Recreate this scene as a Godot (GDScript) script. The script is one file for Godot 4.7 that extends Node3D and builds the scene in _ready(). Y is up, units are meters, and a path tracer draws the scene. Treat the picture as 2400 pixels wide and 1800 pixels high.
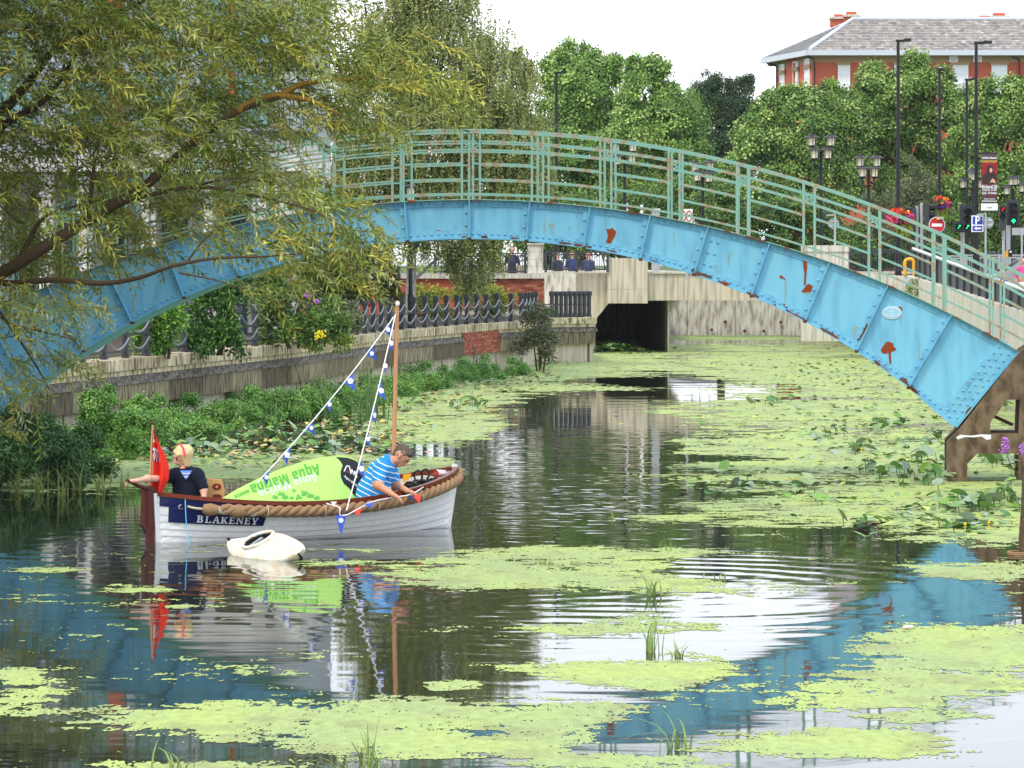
extends Node3D
# Lens: F is the focal length in pixels of the 2400 x 1800 photograph, HY the row of the horizon, CH the height of the eye over the water.
const F := 8000.0
const CH := 3.15
const HY := 620.0
const D0 := 50.3
const YAW := -0.094

var rng := RandomNumberGenerator.new()
var M := {}
var taken := {}
var noise := FastNoiseLite.new()
var bridge_frame := Transform3D()

class MB:
	var v := PackedVector3Array()
	var n := PackedVector3Array()
	var c := PackedColorArray()
	var u := PackedVector2Array()
	var col := Color(1, 1, 1)
	var xf := Transform3D()
	var has_uv := false
	func put(p: Vector3, nn: Vector3, t := Vector2.ZERO) -> void:
		v.append(xf * p)
		n.append((xf.basis * nn).normalized())
		c.append(col)
		u.append(t)
	func tri(a: Vector3, b: Vector3, d: Vector3) -> void:
		var nn := (b - a).cross(d - a)
		if nn.length_squared() < 1e-16:
			return
		nn = nn.normalized()
		put(a, nn)
		put(d, nn)
		put(b, nn)
	func quad(a: Vector3, b: Vector3, d: Vector3, e: Vector3) -> void:
		tri(a, b, d)
		tri(a, d, e)
	func quv(a: Vector3, b: Vector3, d: Vector3, e: Vector3, ta: Vector2, tb: Vector2, td: Vector2, te: Vector2) -> void:
		has_uv = true
		var nn := (b - a).cross(d - a).normalized()
		put(a, nn, ta)
		put(d, nn, td)
		put(b, nn, tb)
		put(a, nn, ta)
		put(e, nn, te)
		put(d, nn, td)
	func trin(a: Vector3, b: Vector3, d: Vector3, na: Vector3, nb: Vector3, nd: Vector3) -> void:
		var nn := (b - a).cross(d - a)
		if nn.length_squared() < 1e-18:
			return
		put(a, na)
		if nn.dot(na + nb + nd) >= 0.0:
			put(d, nd)
			put(b, nb)
		else:
			put(b, nb)
			put(d, nd)
	func quadn(a: Vector3, b: Vector3, d: Vector3, e: Vector3, na: Vector3, nb: Vector3, nd: Vector3, ne: Vector3) -> void:
		trin(a, b, d, na, nb, nd)
		trin(a, d, e, na, nd, ne)
	func box(at: Vector3, s: Vector3, b := Basis()) -> void:
		var x := b.x * s.x * 0.5
		var y := b.y * s.y * 0.5
		var z := b.z * s.z * 0.5
		quad(at - x - y + z, at + x - y + z, at + x + y + z, at - x + y + z)
		quad(at + x - y - z, at - x - y - z, at - x + y - z, at + x + y - z)
		quad(at + x - y + z, at + x - y - z, at + x + y - z, at + x + y + z)
		quad(at - x - y - z, at - x - y + z, at - x + y + z, at - x + y - z)
		quad(at - x + y + z, at + x + y + z, at + x + y - z, at - x + y - z)
		quad(at - x - y - z, at + x - y - z, at + x - y + z, at - x - y + z)
	func cbox(at: Vector3, s: Vector3, ch: float, b := Basis()) -> void:
		# a box with chamfered edges: front and back faces inset, top and sides bevelled
		var h := s * 0.5
		var ring := func(k: float, z: float) -> Array:
			var a := []
			for q in [[-1, -1], [1, -1], [1, 1], [-1, 1]]:
				a.append(at + b * Vector3(q[0] * (h.x - k), q[1] * (h.y - k), z))
			return a
		var r0: Array = ring.call(ch, h.z)
		var r1: Array = ring.call(0.0, h.z - ch)
		var r2: Array = ring.call(0.0, -h.z + ch)
		var r3: Array = ring.call(ch, -h.z)
		quad(r0[0], r0[1], r0[2], r0[3])
		quad(r3[1], r3[0], r3[3], r3[2])
		for rr in [[r0, r1], [r1, r2], [r2, r3]]:
			for i in 4:
				var j := (i + 1) % 4
				quad(rr[1][i], rr[1][j], rr[0][j], rr[0][i])
	func bar(a: Vector3, b: Vector3, w: float, h: float, up := Vector3.UP) -> void:
		var z := (b - a).normalized()
		var x := up.cross(z).normalized()
		var y := z.cross(x)
		box((a + b) * 0.5, Vector3(w, h, a.distance_to(b)), Basis(x, y, z))
	func tube(p: PackedVector3Array, r: PackedFloat32Array, sides := 6, caps := true) -> void:
		var last := []
		var lastn := []
		var ref := Vector3.UP
		for i in p.size():
			var t := (p[mini(i + 1, p.size() - 1)] - p[maxi(i - 1, 0)]).normalized()
			if absf(t.dot(ref)) > 0.95:
				ref = Vector3.RIGHT if absf(t.x) < 0.9 else Vector3.BACK
			var x := ref.cross(t).normalized()
			var y := t.cross(x)
			var ring := []
			var rn := []
			for k in sides:
				var a := TAU * k / sides
				var d := x * cos(a) + y * sin(a)
				ring.append(p[i] + d * r[mini(i, r.size() - 1)])
				rn.append(d)
			if i > 0:
				for k in sides:
					var j := (k + 1) % sides
					quadn(last[k], last[j], ring[j], ring[k], lastn[k], lastn[j], rn[j], rn[k])
			if caps and (i == 0 or i == p.size() - 1):
				var nn := -t if i == 0 else t
				for k in range(1, sides - 1):
					trin(ring[0], ring[k], ring[k + 1], nn, nn, nn)
			last = ring
			lastn = rn
	func lathe(at: Vector3, prof: Array, sides := 12, b := Basis()) -> void:
		# prof: Vector2(radius, height) from the bottom upwards, round b.y
		for i in prof.size() - 1:
			var p: Vector2 = prof[i]
			var q: Vector2 = prof[i + 1]
			var sl := Vector2(q.y - p.y, p.x - q.x).normalized()
			for k in sides:
				var a0 := TAU * k / sides
				var a1 := TAU * (k + 1) / sides
				var d0 := b.x * cos(a0) + b.z * sin(a0)
				var d1 := b.x * cos(a1) + b.z * sin(a1)
				var n0 := d0 * sl.x + b.y * sl.y
				var n1 := d1 * sl.x + b.y * sl.y
				quadn(at + d0 * p.x + b.y * p.y, at + d1 * p.x + b.y * p.y, at + d1 * q.x + b.y * q.y, at + d0 * q.x + b.y * q.y, n0, n1, n1, n0)
	func ell(at: Vector3, r: Vector3, seg := 10, rings := 6, b := Basis()) -> void:
		for i in rings:
			for k in seg:
				var q := []
				for w in [[i, k], [i, k + 1], [i + 1, k + 1], [i + 1, k]]:
					var th: float = PI * w[0] / rings
					var ph: float = TAU * w[1] / seg
					q.append(Vector3(sin(th) * cos(ph), cos(th), sin(th) * sin(ph)))
				var pp := []
				var nn := []
				for d in q:
					pp.append(at + b * (d * r))
					nn.append((b * (d / r)).normalized())
				quadn(pp[0], pp[1], pp[2], pp[3], nn[0], nn[1], nn[2], nn[3])
	func prism(poly: PackedVector2Array, z0: float, z1: float, b := Basis(), at := Vector3.ZERO) -> void:
		# a polygon in the x/y plane of b, from z0 (back) to z1 (front)
		var pl := poly
		if Geometry2D.is_polygon_clockwise(pl):
			pl = pl.duplicate()
			pl.reverse()
		var ix := Geometry2D.triangulate_polygon(pl)
		for i in range(0, ix.size(), 3):
			var t := []
			for k in 3:
				t.append(pl[ix[i + k]])
			var area: float = (t[1] - t[0]).cross(t[2] - t[0])
			if area < 0:
				var s = t[1]
				t[1] = t[2]
				t[2] = s
			tri(at + b * Vector3(t[0].x, t[0].y, z1), at + b * Vector3(t[1].x, t[1].y, z1), at + b * Vector3(t[2].x, t[2].y, z1))
			tri(at + b * Vector3(t[0].x, t[0].y, z0), at + b * Vector3(t[2].x, t[2].y, z0), at + b * Vector3(t[1].x, t[1].y, z0))
		for i in pl.size():
			var p := pl[i]
			var q := pl[(i + 1) % pl.size()]
			quad(at + b * Vector3(p.x, p.y, z0), at + b * Vector3(q.x, q.y, z0), at + b * Vector3(q.x, q.y, z1), at + b * Vector3(p.x, p.y, z1))
	func mesh() -> ArrayMesh:
		var a := []
		a.resize(Mesh.ARRAY_MAX)
		a[Mesh.ARRAY_VERTEX] = v
		a[Mesh.ARRAY_NORMAL] = n
		a[Mesh.ARRAY_COLOR] = c
		if has_uv:
			a[Mesh.ARRAY_TEX_UV] = u
		var m := ArrayMesh.new()
		m.add_surface_from_arrays(Mesh.PRIMITIVE_TRIANGLES, a)
		return m

func P(px: float, py: float, d: float) -> Vector3:
	return Vector3((px - 1200.0) / F * d, CH - (py - HY) / F * d, -d)
func W(px: float, py: float) -> Vector3:
	return P(px, py, CH * F / (py - HY))
func on_plane(px: float, py: float, o: Vector3, nn: Vector3) -> Vector3:
	var eye := Vector3(0, CH, 0)
	var dir := Vector3((px - 1200.0) / F, -(py - HY) / F, -1)
	return eye + dir * ((o - eye).dot(nn) / dir.dot(nn))
func B(px: float, py: float) -> Vector3:
	# a pixel on the near face of the footbridge, in the bridge's own axes
	var p := bridge_frame.affine_inverse() * on_plane(px, py, bridge_frame.origin, bridge_frame.basis.z)
	p.z = 0.0
	return p
func B2(px: float, py: float) -> Vector2:
	var p := B(px, py)
	return Vector2(p.x, p.y)

func numbered(called: String) -> String:
	var k: int = taken.get(called, 0)
	taken[called] = k + 1
	return called if k == 0 else "%s_%03d" % [called, k]
func tag(o: Node, label: String, category: String, group := "") -> void:
	o.set_meta("label", label)
	o.set_meta("category", category)
	if group:
		o.set_meta("group", group)
func thing(called: String, label: String, category: String, at := Vector3.ZERO, group := "", turn := 0.0) -> Node3D:
	var o := Node3D.new()
	o.name = numbered(called)
	add_child(o)
	o.position = at
	o.rotation.y = turn
	tag(o, label, category, group)
	return o
func inst(called: String, m: Mesh, mt: Material, parent: Node, at := Transform3D()) -> MeshInstance3D:
	var o := MeshInstance3D.new()
	o.name = numbered(called) if parent == self else called
	o.mesh = m
	o.material_override = mt
	o.transform = at
	parent.add_child(o, true)
	return o
func obj(called: String, mb: MB, mt: Material, parent: Node = self) -> MeshInstance3D:
	return inst(called, mb.mesh(), mt, parent)
func struct(called: String, mb: MB, mt: Material) -> MeshInstance3D:
	var o := obj(called, mb, mt)
	o.set_meta("kind", "structure")
	return o
func many(called: String, m: Mesh, mt: Material, xs: Array, cs: Array, parent: Node = self) -> MultiMeshInstance3D:
	var mm := MultiMesh.new()
	mm.transform_format = MultiMesh.TRANSFORM_3D
	mm.use_colors = cs.size() > 0
	mm.mesh = m
	mm.instance_count = xs.size()
	for i in xs.size():
		mm.set_instance_transform(i, xs[i])
		if cs.size() > 0:
			mm.set_instance_color(i, cs[i])
	var o := MultiMeshInstance3D.new()
	o.name = numbered(called) if parent == self else called
	o.multimesh = mm
	o.material_override = mt
	parent.add_child(o, true)
	return o
func copy(o: Node3D, label: String) -> Node3D:
	var c: Node3D = o.duplicate()
	c.name = numbered(String(o.name).rstrip("0123456789").trim_suffix("_") if String(o.name)[-1].is_valid_int() else String(o.name))
	add_child(c)
	c.set_meta("label", label)
	return c

func lin(r: float, g: float, b: float) -> Color:
	return Color(r, g, b).linear_to_srgb()
func s8(r: float, g: float, b: float) -> Color:
	return Color(r / 255.0, g / 255.0, b / 255.0)
func sl(r: float, g: float, b: float) -> Color:
	# an sRGB value as the linear one that vertex and copy colours take
	return Color(r / 255.0, g / 255.0, b / 255.0).srgb_to_linear()

func ntex(freq: float, cols: Array, sd := 1, octaves := 4, kind := FastNoiseLite.TYPE_SIMPLEX_SMOOTH, offs := [], size := 512, bump := 0.0) -> NoiseTexture2D:
	var fn := FastNoiseLite.new()
	fn.seed = sd
	fn.frequency = freq
	fn.noise_type = kind
	fn.fractal_octaves = octaves
	var t := NoiseTexture2D.new()
	t.width = size
	t.height = size
	t.seamless = true
	t.noise = fn
	if bump > 0.0:
		t.as_normal_map = true
		t.bump_strength = bump
	elif cols.size():
		var g := Gradient.new()
		var o := PackedFloat32Array()
		var cc := PackedColorArray()
		for i in cols.size():
			o.append(offs[i] if offs.size() else float(i) / (cols.size() - 1))
			cc.append(cols[i])
		g.offsets = o
		g.colors = cc
		t.color_ramp = g
	return t
func mat(called: String, c: Color, rough := 0.8, tex: Texture2D = null, sc := Vector3.ONE, world := true) -> StandardMaterial3D:
	var m := StandardMaterial3D.new()
	m.resource_name = called
	m.albedo_color = c
	m.roughness = rough
	m.metallic_specular = 0.4
	m.cull_mode = BaseMaterial3D.CULL_DISABLED
	if tex:
		m.albedo_texture = tex
		m.uv1_triplanar = true
		m.uv1_world_triplanar = world
		m.uv1_scale = sc
	M[called] = m
	return m
func vmat(called: String, rough := 0.8, back := Color(0, 0, 0)) -> StandardMaterial3D:
	var m := mat(called, Color.WHITE, rough)
	m.vertex_color_use_as_albedo = true
	if back.r + back.g + back.b > 0.0:
		m.backlight_enabled = true
		m.backlight = back
	return m
func rv(k := 1.0) -> Vector3:
	return Vector3(rng.randfn(), rng.randfn(), rng.randfn()) * k
func dirv() -> Vector3:
	return rv().normalized()
func jit(c: Color, k: float) -> Color:
	var f := 1.0 + rng.randf_range(-k, k)
	return Color(c.r * f * (1.0 + rng.randf_range(-k, k) * 0.4), c.g * f, c.b * f * (1.0 + rng.randf_range(-k, k) * 0.4))
func pv(a: Array) -> PackedVector3Array:
	return PackedVector3Array(a)
func pf(a: Array) -> PackedFloat32Array:
	return PackedFloat32Array(a)
func bend(pts: Array, per := 6) -> PackedVector3Array:
	# a smooth curve through points
	var out := PackedVector3Array()
	for i in pts.size() - 1:
		var a: Vector3 = pts[maxi(i - 1, 0)]
		var b: Vector3 = pts[i]
		var c: Vector3 = pts[i + 1]
		var d: Vector3 = pts[mini(i + 2, pts.size() - 1)]
		for k in per:
			out.append(b.cubic_interpolate(c, a, d, float(k) / per))
	out.append(pts[-1])
	return out
func taper(n: int, a: float, b: float) -> PackedFloat32Array:
	var r := PackedFloat32Array()
	for i in n:
		r.append(lerpf(a, b, float(i) / maxf(1.0, n - 1)))
	return r
func text(called: String, s: String, height: float, mt: Material, parent: Node, at: Transform3D, bold := true, fontname := "Droid Sans", squeeze := 1.0) -> MeshInstance3D:
	var t := TextMesh.new()
	var f := SystemFont.new()
	f.font_names = PackedStringArray([fontname])
	f.font_weight = 700 if bold else 400
	t.font = f
	t.text = s
	t.font_size = 64
	t.pixel_size = height / 46.0
	t.depth = 0.004
	t.curve_step = 2.0
	return inst(called, t, mt, parent, at.scaled_local(Vector3(squeeze, 1, 1)))

func _ready() -> void:
	rng.seed = 7
	noise.seed = 3
	noise.noise_type = FastNoiseLite.TYPE_SIMPLEX_SMOOTH
	noise.fractal_octaves = 3
	noise.frequency = 1.0
	camera_and_light()
	bridge_frame = Transform3D(Basis(Vector3.UP, YAW), Vector3(P(1101, 620, D0).x, 0, -D0))
	materials()
	grounds()
	water()
	duckweed()
	footbridge()
	pier()
	river_wall()
	wall_fence()
	road_bridge()
	right_bank()
	hall()
	white_building()
	street()
	trees()
	willow()
	bank_plants()
	lilies()
	boat()
	kayak()
	crew()
	far_people()
	foreground()

func camera_and_light() -> void:
	var cam := Camera3D.new()
	cam.name = "camera"
	add_child(cam)
	cam.position = Vector3(0, CH, 0)
	cam.projection = Camera3D.PROJECTION_FRUSTUM
	cam.set_frustum(1800.0 / F, Vector2(0, -(900.0 - HY) / F), 1.0, 3000.0)
	cam.current = true
	var e := Environment.new()
	e.background_mode = Environment.BG_SKY
	var sm := ProceduralSkyMaterial.new()
	sm.sky_top_color = Color(0.90, 0.94, 1.0)
	sm.sky_horizon_color = Color(0.98, 0.99, 1.0)
	sm.sky_curve = 0.12
	sm.ground_bottom_color = Color(0.25, 0.27, 0.22)
	sm.ground_horizon_color = Color(0.6, 0.62, 0.6)
	sm.sun_angle_max = 40.0
	sm.energy_multiplier = 1.5
	var sky := Sky.new()
	sky.sky_material = sm
	e.sky = sky
	e.tonemap_mode = Environment.TONE_MAPPER_LINEAR
	e.tonemap_exposure = 1.3
	e.sdfgi_enabled = true
	e.ssao_enabled = true
	e.ssil_enabled = true
	e.fog_enabled = true
	e.fog_density = 0.0001
	e.fog_light_color = Color(0.93, 0.95, 0.97)
	var we := WorldEnvironment.new()
	we.name = "world_environment"
	we.environment = e
	add_child(we)
	var sun := DirectionalLight3D.new()
	sun.name = "sun"
	sun.light_energy = 0.6
	sun.light_color = Color(1.0, 0.95, 0.86)
	sun.light_angular_distance = 12.0
	sun.shadow_enabled = true
	add_child(sun)
	sun.look_at_from_position(Vector3(-14, 30, 16), Vector3.ZERO)

func materials() -> void:
	var mott := ntex(0.02, [Color(0.72, 0.72, 0.72), Color(1, 1, 1)], 2, 5)
	M.mott = mott
	var streak := ntex(0.03, [Color(0.79, 0.78, 0.76), Color(0.9, 0.89, 0.87), Color(0.97, 0.96, 0.95), Color(1, 1, 0.98)], 5, 5, FastNoiseLite.TYPE_SIMPLEX_SMOOTH, [0.22, 0.42, 0.6, 1.0])
	M.streak = streak
	var fade := ntex(0.012, [Color(0.88, 0.91, 0.93), Color(0.95, 0.97, 0.98), Color(0.99, 1.0, 1.0), Color(1, 1, 0.97)], 9, 5, FastNoiseLite.TYPE_SIMPLEX_SMOOTH, [0.2, 0.42, 0.62, 0.9])
	mat("blue", s8(124, 192, 222), 0.6, fade, Vector3(0.7, 0.12, 0.7))
	mat("blue_trim", s8(120, 186, 216), 0.5, fade, Vector3(0.6, 0.6, 0.6))
	var rustpaint := ntex(0.018, [s8(158, 138, 114), s8(164, 174, 154), s8(138, 178, 162), s8(128, 178, 166), s8(132, 184, 174)], 21, 4, FastNoiseLite.TYPE_SIMPLEX_SMOOTH, [0.22, 0.36, 0.46, 0.6, 0.9])
	mat("verdigris", Color(1, 1, 1), 0.65, rustpaint, Vector3(0.4, 0.4, 0.4))
	mat("rust", Color(1, 1, 1), 0.95, ntex(0.05, [s8(96, 42, 26), s8(140, 62, 30), s8(182, 92, 36)], 4, 4), Vector3(2.5, 2.5, 2.5))
	mat("rust_dark", Color(1, 1, 1), 0.95, ntex(0.06, [s8(50, 34, 30), s8(110, 66, 48), s8(150, 130, 110)], 14, 4), Vector3(3, 3, 3))
	mat("rust_stain", Color(1, 1, 1), 0.7, ntex(0.05, [s8(168, 128, 84), s8(150, 170, 160), s8(126, 180, 200)], 15, 4), Vector3(3, 1, 3))
	mat("plaque", s8(150, 205, 232), 0.5)
	mat("white_paint", s8(232, 234, 236), 0.45)
	var hull := mat("hull_white", s8(246, 246, 246), 0.32, ntex(0.03, [Color(0.9, 0.9, 0.87), Color(0.98, 0.98, 0.97), Color(1, 1, 1)], 31, 4, FastNoiseLite.TYPE_SIMPLEX_SMOOTH, [0.1, 0.4, 1.0]), Vector3(0.8, 1.6, 0.8))
	hull.metallic_specular = 0.5
	mat("navy", s8(24, 34, 84), 0.35)
	mat("concrete", s8(210, 207, 200), 0.92, streak, Vector3(0.5, 0.03, 0.5))
	mat("concrete_pale", s8(224, 222, 214), 0.92, ntex(0.03, [Color(0.6, 0.6, 0.57), Color(0.88, 0.85, 0.83), Color(1, 1, 1)], 6, 5, FastNoiseLite.TYPE_SIMPLEX_SMOOTH, [0.15, 0.4, 0.8]), Vector3(0.3, 0.06, 0.3))
	mat("concrete_brown", s8(208, 199, 184), 0.92, streak, Vector3(0.42, 0.026, 0.42))
	mat("concrete_dark", s8(132, 114, 94), 0.95, ntex(0.03, [Color(0.62, 0.6, 0.58), Color(0.86, 0.84, 0.81), Color(1, 1, 1)], 8, 5, FastNoiseLite.TYPE_SIMPLEX_SMOOTH, [0.2, 0.5, 0.9]), Vector3(0.35, 0.22, 0.35))
	mat("wall_stone", s8(222, 214, 190), 0.95, ntex(0.04, [Color(0.42, 0.4, 0.37), Color(0.7, 0.67, 0.6), Color(0.93, 0.9, 0.84), Color(1, 0.99, 0.95)], 5, 5, FastNoiseLite.TYPE_SIMPLEX_SMOOTH, [0.2, 0.38, 0.55, 1.0]), Vector3(0.3, 0.07, 0.3))
	mat("wall_low", s8(196, 184, 160), 0.95, ntex(0.045, [Color(0.4, 0.39, 0.38), Color(0.6, 0.58, 0.55), Color(0.9, 0.88, 0.82), Color(1, 0.96, 0.85)], 12, 5, FastNoiseLite.TYPE_SIMPLEX_SMOOTH, [0.25, 0.42, 0.62, 1.0]), Vector3(0.6, 0.06, 0.6))
	for k in 3:
		var m: StandardMaterial3D = M.wall_low.duplicate()
		m.albedo_color = [s8(130, 121, 106), s8(152, 142, 124), s8(178, 168, 146)][k]
		m.uv1_offset = Vector3(k * 0.37, k * 0.21, k * 0.5)
		M["wall_low_%d" % k] = m
		m = M.wall_stone.duplicate()
		m.albedo_color = [s8(196, 186, 162), s8(216, 208, 188), s8(226, 218, 196)][k]
		m.uv1_offset = Vector3(k * 0.27, k * 0.31, k * 0.4)
		M["wall_stone_%d" % k] = m
	mat("wall_bevel", s8(150, 144, 136), 0.95, ntex(0.05, [Color(0.3, 0.3, 0.32), Color(0.55, 0.55, 0.56), Color(1, 0.98, 0.92)], 13, 5, FastNoiseLite.TYPE_SIMPLEX_SMOOTH, [0.35, 0.5, 0.7]), Vector3(0.5, 0.3, 0.5))
	mat("iron", s8(62, 64, 70), 0.55)
	mat("chain", s8(150, 156, 164), 0.45)
	M.chain.metallic = 0.5
	mat("black_pole", s8(30, 31, 34), 0.45)
	mat("grey_pole", s8(168, 172, 174), 0.5)
	mat("signal_case", s8(56, 62, 68), 0.6)
	mat("signal_dark", s8(14, 14, 15), 0.4)
	mat("sign_back", s8(160, 164, 166), 0.5)
	mat("sign_white", s8(240, 242, 244), 0.4)
	mat("sign_blue", s8(38, 66, 170), 0.4)
	mat("sign_red", s8(186, 34, 48), 0.4)
	mat("lamp_glass", s8(236, 226, 200), 0.35)
	mat("yellow", s8(242, 176, 28), 0.45)
	mat("asphalt", lin(0.09, 0.09, 0.09), 0.95, mott, Vector3(0.2, 0.2, 0.2))
	mat("paving", s8(172, 166, 156), 0.9, mott, Vector3(0.3, 0.3, 0.3))
	mat("soil", lin(0.07, 0.055, 0.035), 0.95, mott, Vector3(0.4, 0.4, 0.4))
	mat("grass", lin(0.08, 0.13, 0.03), 0.95, mott, Vector3(0.3, 0.3, 0.3))
	mat("mortar", s8(196, 180, 160), 0.95)
	vmat("brick", 0.9)
	mat("brick_far", Color(1, 1, 1), 0.9, ntex(0.09, [s8(160, 76, 56), s8(182, 92, 68), s8(194, 108, 82)], 17, 3), Vector3(0.4, 0.9, 0.4))
	mat("brick_bright", Color(1, 1, 1), 0.9, ntex(0.08, [s8(184, 84, 54), s8(204, 98, 64), s8(214, 116, 80)], 18, 3), Vector3(0.3, 0.7, 0.3))
	mat("brick_buff", Color(1, 1, 1), 0.9, ntex(0.09, [s8(128, 106, 80), s8(168, 142, 108), s8(186, 164, 132)], 19, 3), Vector3(0.4, 0.9, 0.4))
	vmat("slate", 0.75)
	mat("lead", s8(196, 204, 214), 0.5)
	mat("window_glass", s8(70, 80, 90), 0.08)
	mat("curtain", s8(236, 238, 240), 0.9)
	mat("teal", s8(82, 142, 140), 0.35)
	mat("teal_glass", s8(122, 156, 158), 0.1)
	mat("cladding", s8(158, 168, 176), 0.5)
	mat("cream", s8(236, 234, 230), 0.8, mott, Vector3(0.1, 0.1, 0.1))
	vmat("leaf", 0.55, Color(0.46, 0.46, 0.46))
	vmat("pad", 0.4, Color(0.15, 0.15, 0.15))
	vmat("bark", 0.9)
	mat("bark_tex", Color(1, 1, 1), 0.95, ntex(0.05, [s8(58, 46, 34), s8(92, 76, 56), s8(126, 108, 76)], 23, 4), Vector3(2, 0.7, 2))
	mat("bark_lichen", Color(1, 1, 1), 0.95, ntex(0.05, [s8(70, 58, 40), s8(150, 118, 44), s8(196, 150, 50)], 24, 4), Vector3(2, 2, 2))
	mat("bark_birch", Color(1, 1, 1), 0.85, ntex(0.05, [s8(70, 64, 60), s8(170, 164, 156), s8(226, 222, 214), s8(236, 232, 226)], 25, 4, FastNoiseLite.TYPE_SIMPLEX_SMOOTH, [0.28, 0.42, 0.55, 1.0]), Vector3(0.7, 1.6, 0.7))
	vmat("cloth", 0.9, Color(0.25, 0.25, 0.25))
	vmat("skin", 0.6)
	vmat("plain", 0.6)
	mat("varnish", Color(1, 1, 1), 0.22, ntex(0.05, [s8(72, 26, 16), s8(112, 46, 26), s8(138, 66, 36)], 26, 3), Vector3(1.2, 6, 6), false)
	mat("rudder_wood", Color(1, 1, 1), 0.3, ntex(0.05, [s8(58, 22, 22), s8(88, 36, 32), s8(104, 48, 40)], 27, 3), Vector3(6, 1, 6), false)
	mat("pale_wood", Color(1, 1, 1), 0.5, ntex(0.06, [s8(178, 122, 84), s8(200, 146, 106), s8(212, 162, 122)], 28, 3), Vector3(6, 0.8, 6), false)
	mat("hemp", Color(1, 1, 1), 0.95, ntex(0.12, [s8(112, 84, 58), s8(150, 118, 86), s8(178, 146, 112)], 29, 4), Vector3(3, 3, 3))
	mat("twine", s8(190, 178, 160), 0.9)
	mat("inside_white", s8(216, 214, 204), 0.6)
	mat("sup_green", s8(196, 244, 126), 0.45)
	mat("sup_print", s8(104, 190, 82), 0.5)
	mat("sup_pale", s8(222, 246, 226), 0.5)
	mat("sup_black", s8(36, 38, 42), 0.45)
	mat("bag", Color(1, 1, 1), 0.9, ntex(0.1, [s8(186, 140, 90), s8(206, 162, 112)], 30, 3), Vector3(6, 6, 6))
	mat("maroon", s8(122, 40, 38), 0.8)
	mat("red_cloth", s8(232, 62, 44), 0.8)
	mat("blue_line", s8(96, 186, 226), 0.6)
	mat("kayak_white", Color(1, 1, 1), 0.4, ntex(0.025, [s8(214, 190, 150), s8(230, 220, 196), s8(238, 236, 226), s8(242, 242, 238)], 33, 4, FastNoiseLite.TYPE_SIMPLEX_SMOOTH, [0.24, 0.4, 0.54, 1.0]), Vector3(0.5, 1.0, 0.5))
	var w := mat("water", lin(0.016, 0.02, 0.013), 0.03)
	w.metallic_specular = 0.5
	var dw := vmat("duckweed", 0.85)
	dw.albedo_texture = ntex(0.16, [Color(0.62, 0.66, 0.6), Color(0.95, 0.97, 0.9), Color(1, 1, 1)], 41, 3, FastNoiseLite.TYPE_SIMPLEX_SMOOTH, [0.2, 0.5, 0.8])
	dw.uv1_triplanar = true
	dw.uv1_world_triplanar = true
	dw.uv1_scale = Vector3(0.9, 0.9, 0.9)

func sheet(mb: MB, poly: Array, y: float) -> void:
	var p2 := PackedVector2Array()
	for q in poly:
		p2.append(Vector2(q[0], q[1]))
	var ix := Geometry2D.triangulate_polygon(p2)
	for i in range(0, ix.size(), 3):
		var a := Vector3(p2[ix[i]].x, y, p2[ix[i]].y)
		var b := Vector3(p2[ix[i + 1]].x, y, p2[ix[i + 1]].y)
		var c := Vector3(p2[ix[i + 2]].x, y, p2[ix[i + 2]].y)
		mb.trin(a, b, c, Vector3.UP, Vector3.UP, Vector3.UP)

# plan of the left river wall's top edge, x and depth
const WALL := [[-9.6, 46.0], [-8.4, 53.5], [-7.4, 59.6], [-4.64, 74.3], [-3.05, 87.7], [-1.42, 95.5], [-0.42, 100.3], [0.36, 102.6], [0.95, 109.0], [2.7, 110.5]]

func grounds() -> void:
	# left quay, behind the wall
	var poly := []
	for q in WALL:
		poly.append([q[0] - 0.25, -q[1] - 0.05])
	poly.append([2.4, -117.5])
	poly.append([-60, -117.5])
	poly.append([-60, -46.0])
	var mb := MB.new()
	sheet(mb, poly, 1.43)
	struct("quay_ground", mb, M.soil)
	# street level, beyond the road bridge, out to the horizon
	mb = MB.new()
	sheet(mb, [[-900, -124.9], [3.0, -124.9], [3.0, -160.0], [60, -160.0], [60, -124.9], [900, -124.9], [900, -2000], [-900, -2000]], 2.55)
	struct("street_ground", mb, M.grass)
	mb = MB.new()
	sheet(mb, [[-80, -125.0], [5.4, -125.0], [5.4, -141], [-80, -141]], 2.58)
	sheet(mb, [[12.0, -125.0], [80, -125], [80, -141], [12.0, -141]], 2.58)
	struct("road", mb, M.asphalt)
	# right bank
	mb = MB.new()
	sheet(mb, [[12.9, -84], [13.6, -116], [13.6, -125], [90, -125], [90, -30], [14.5, -30], [10.4, -52], [10.4, -70]], 1.9)
	struct("right_bank_ground", mb, M.paving)

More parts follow.
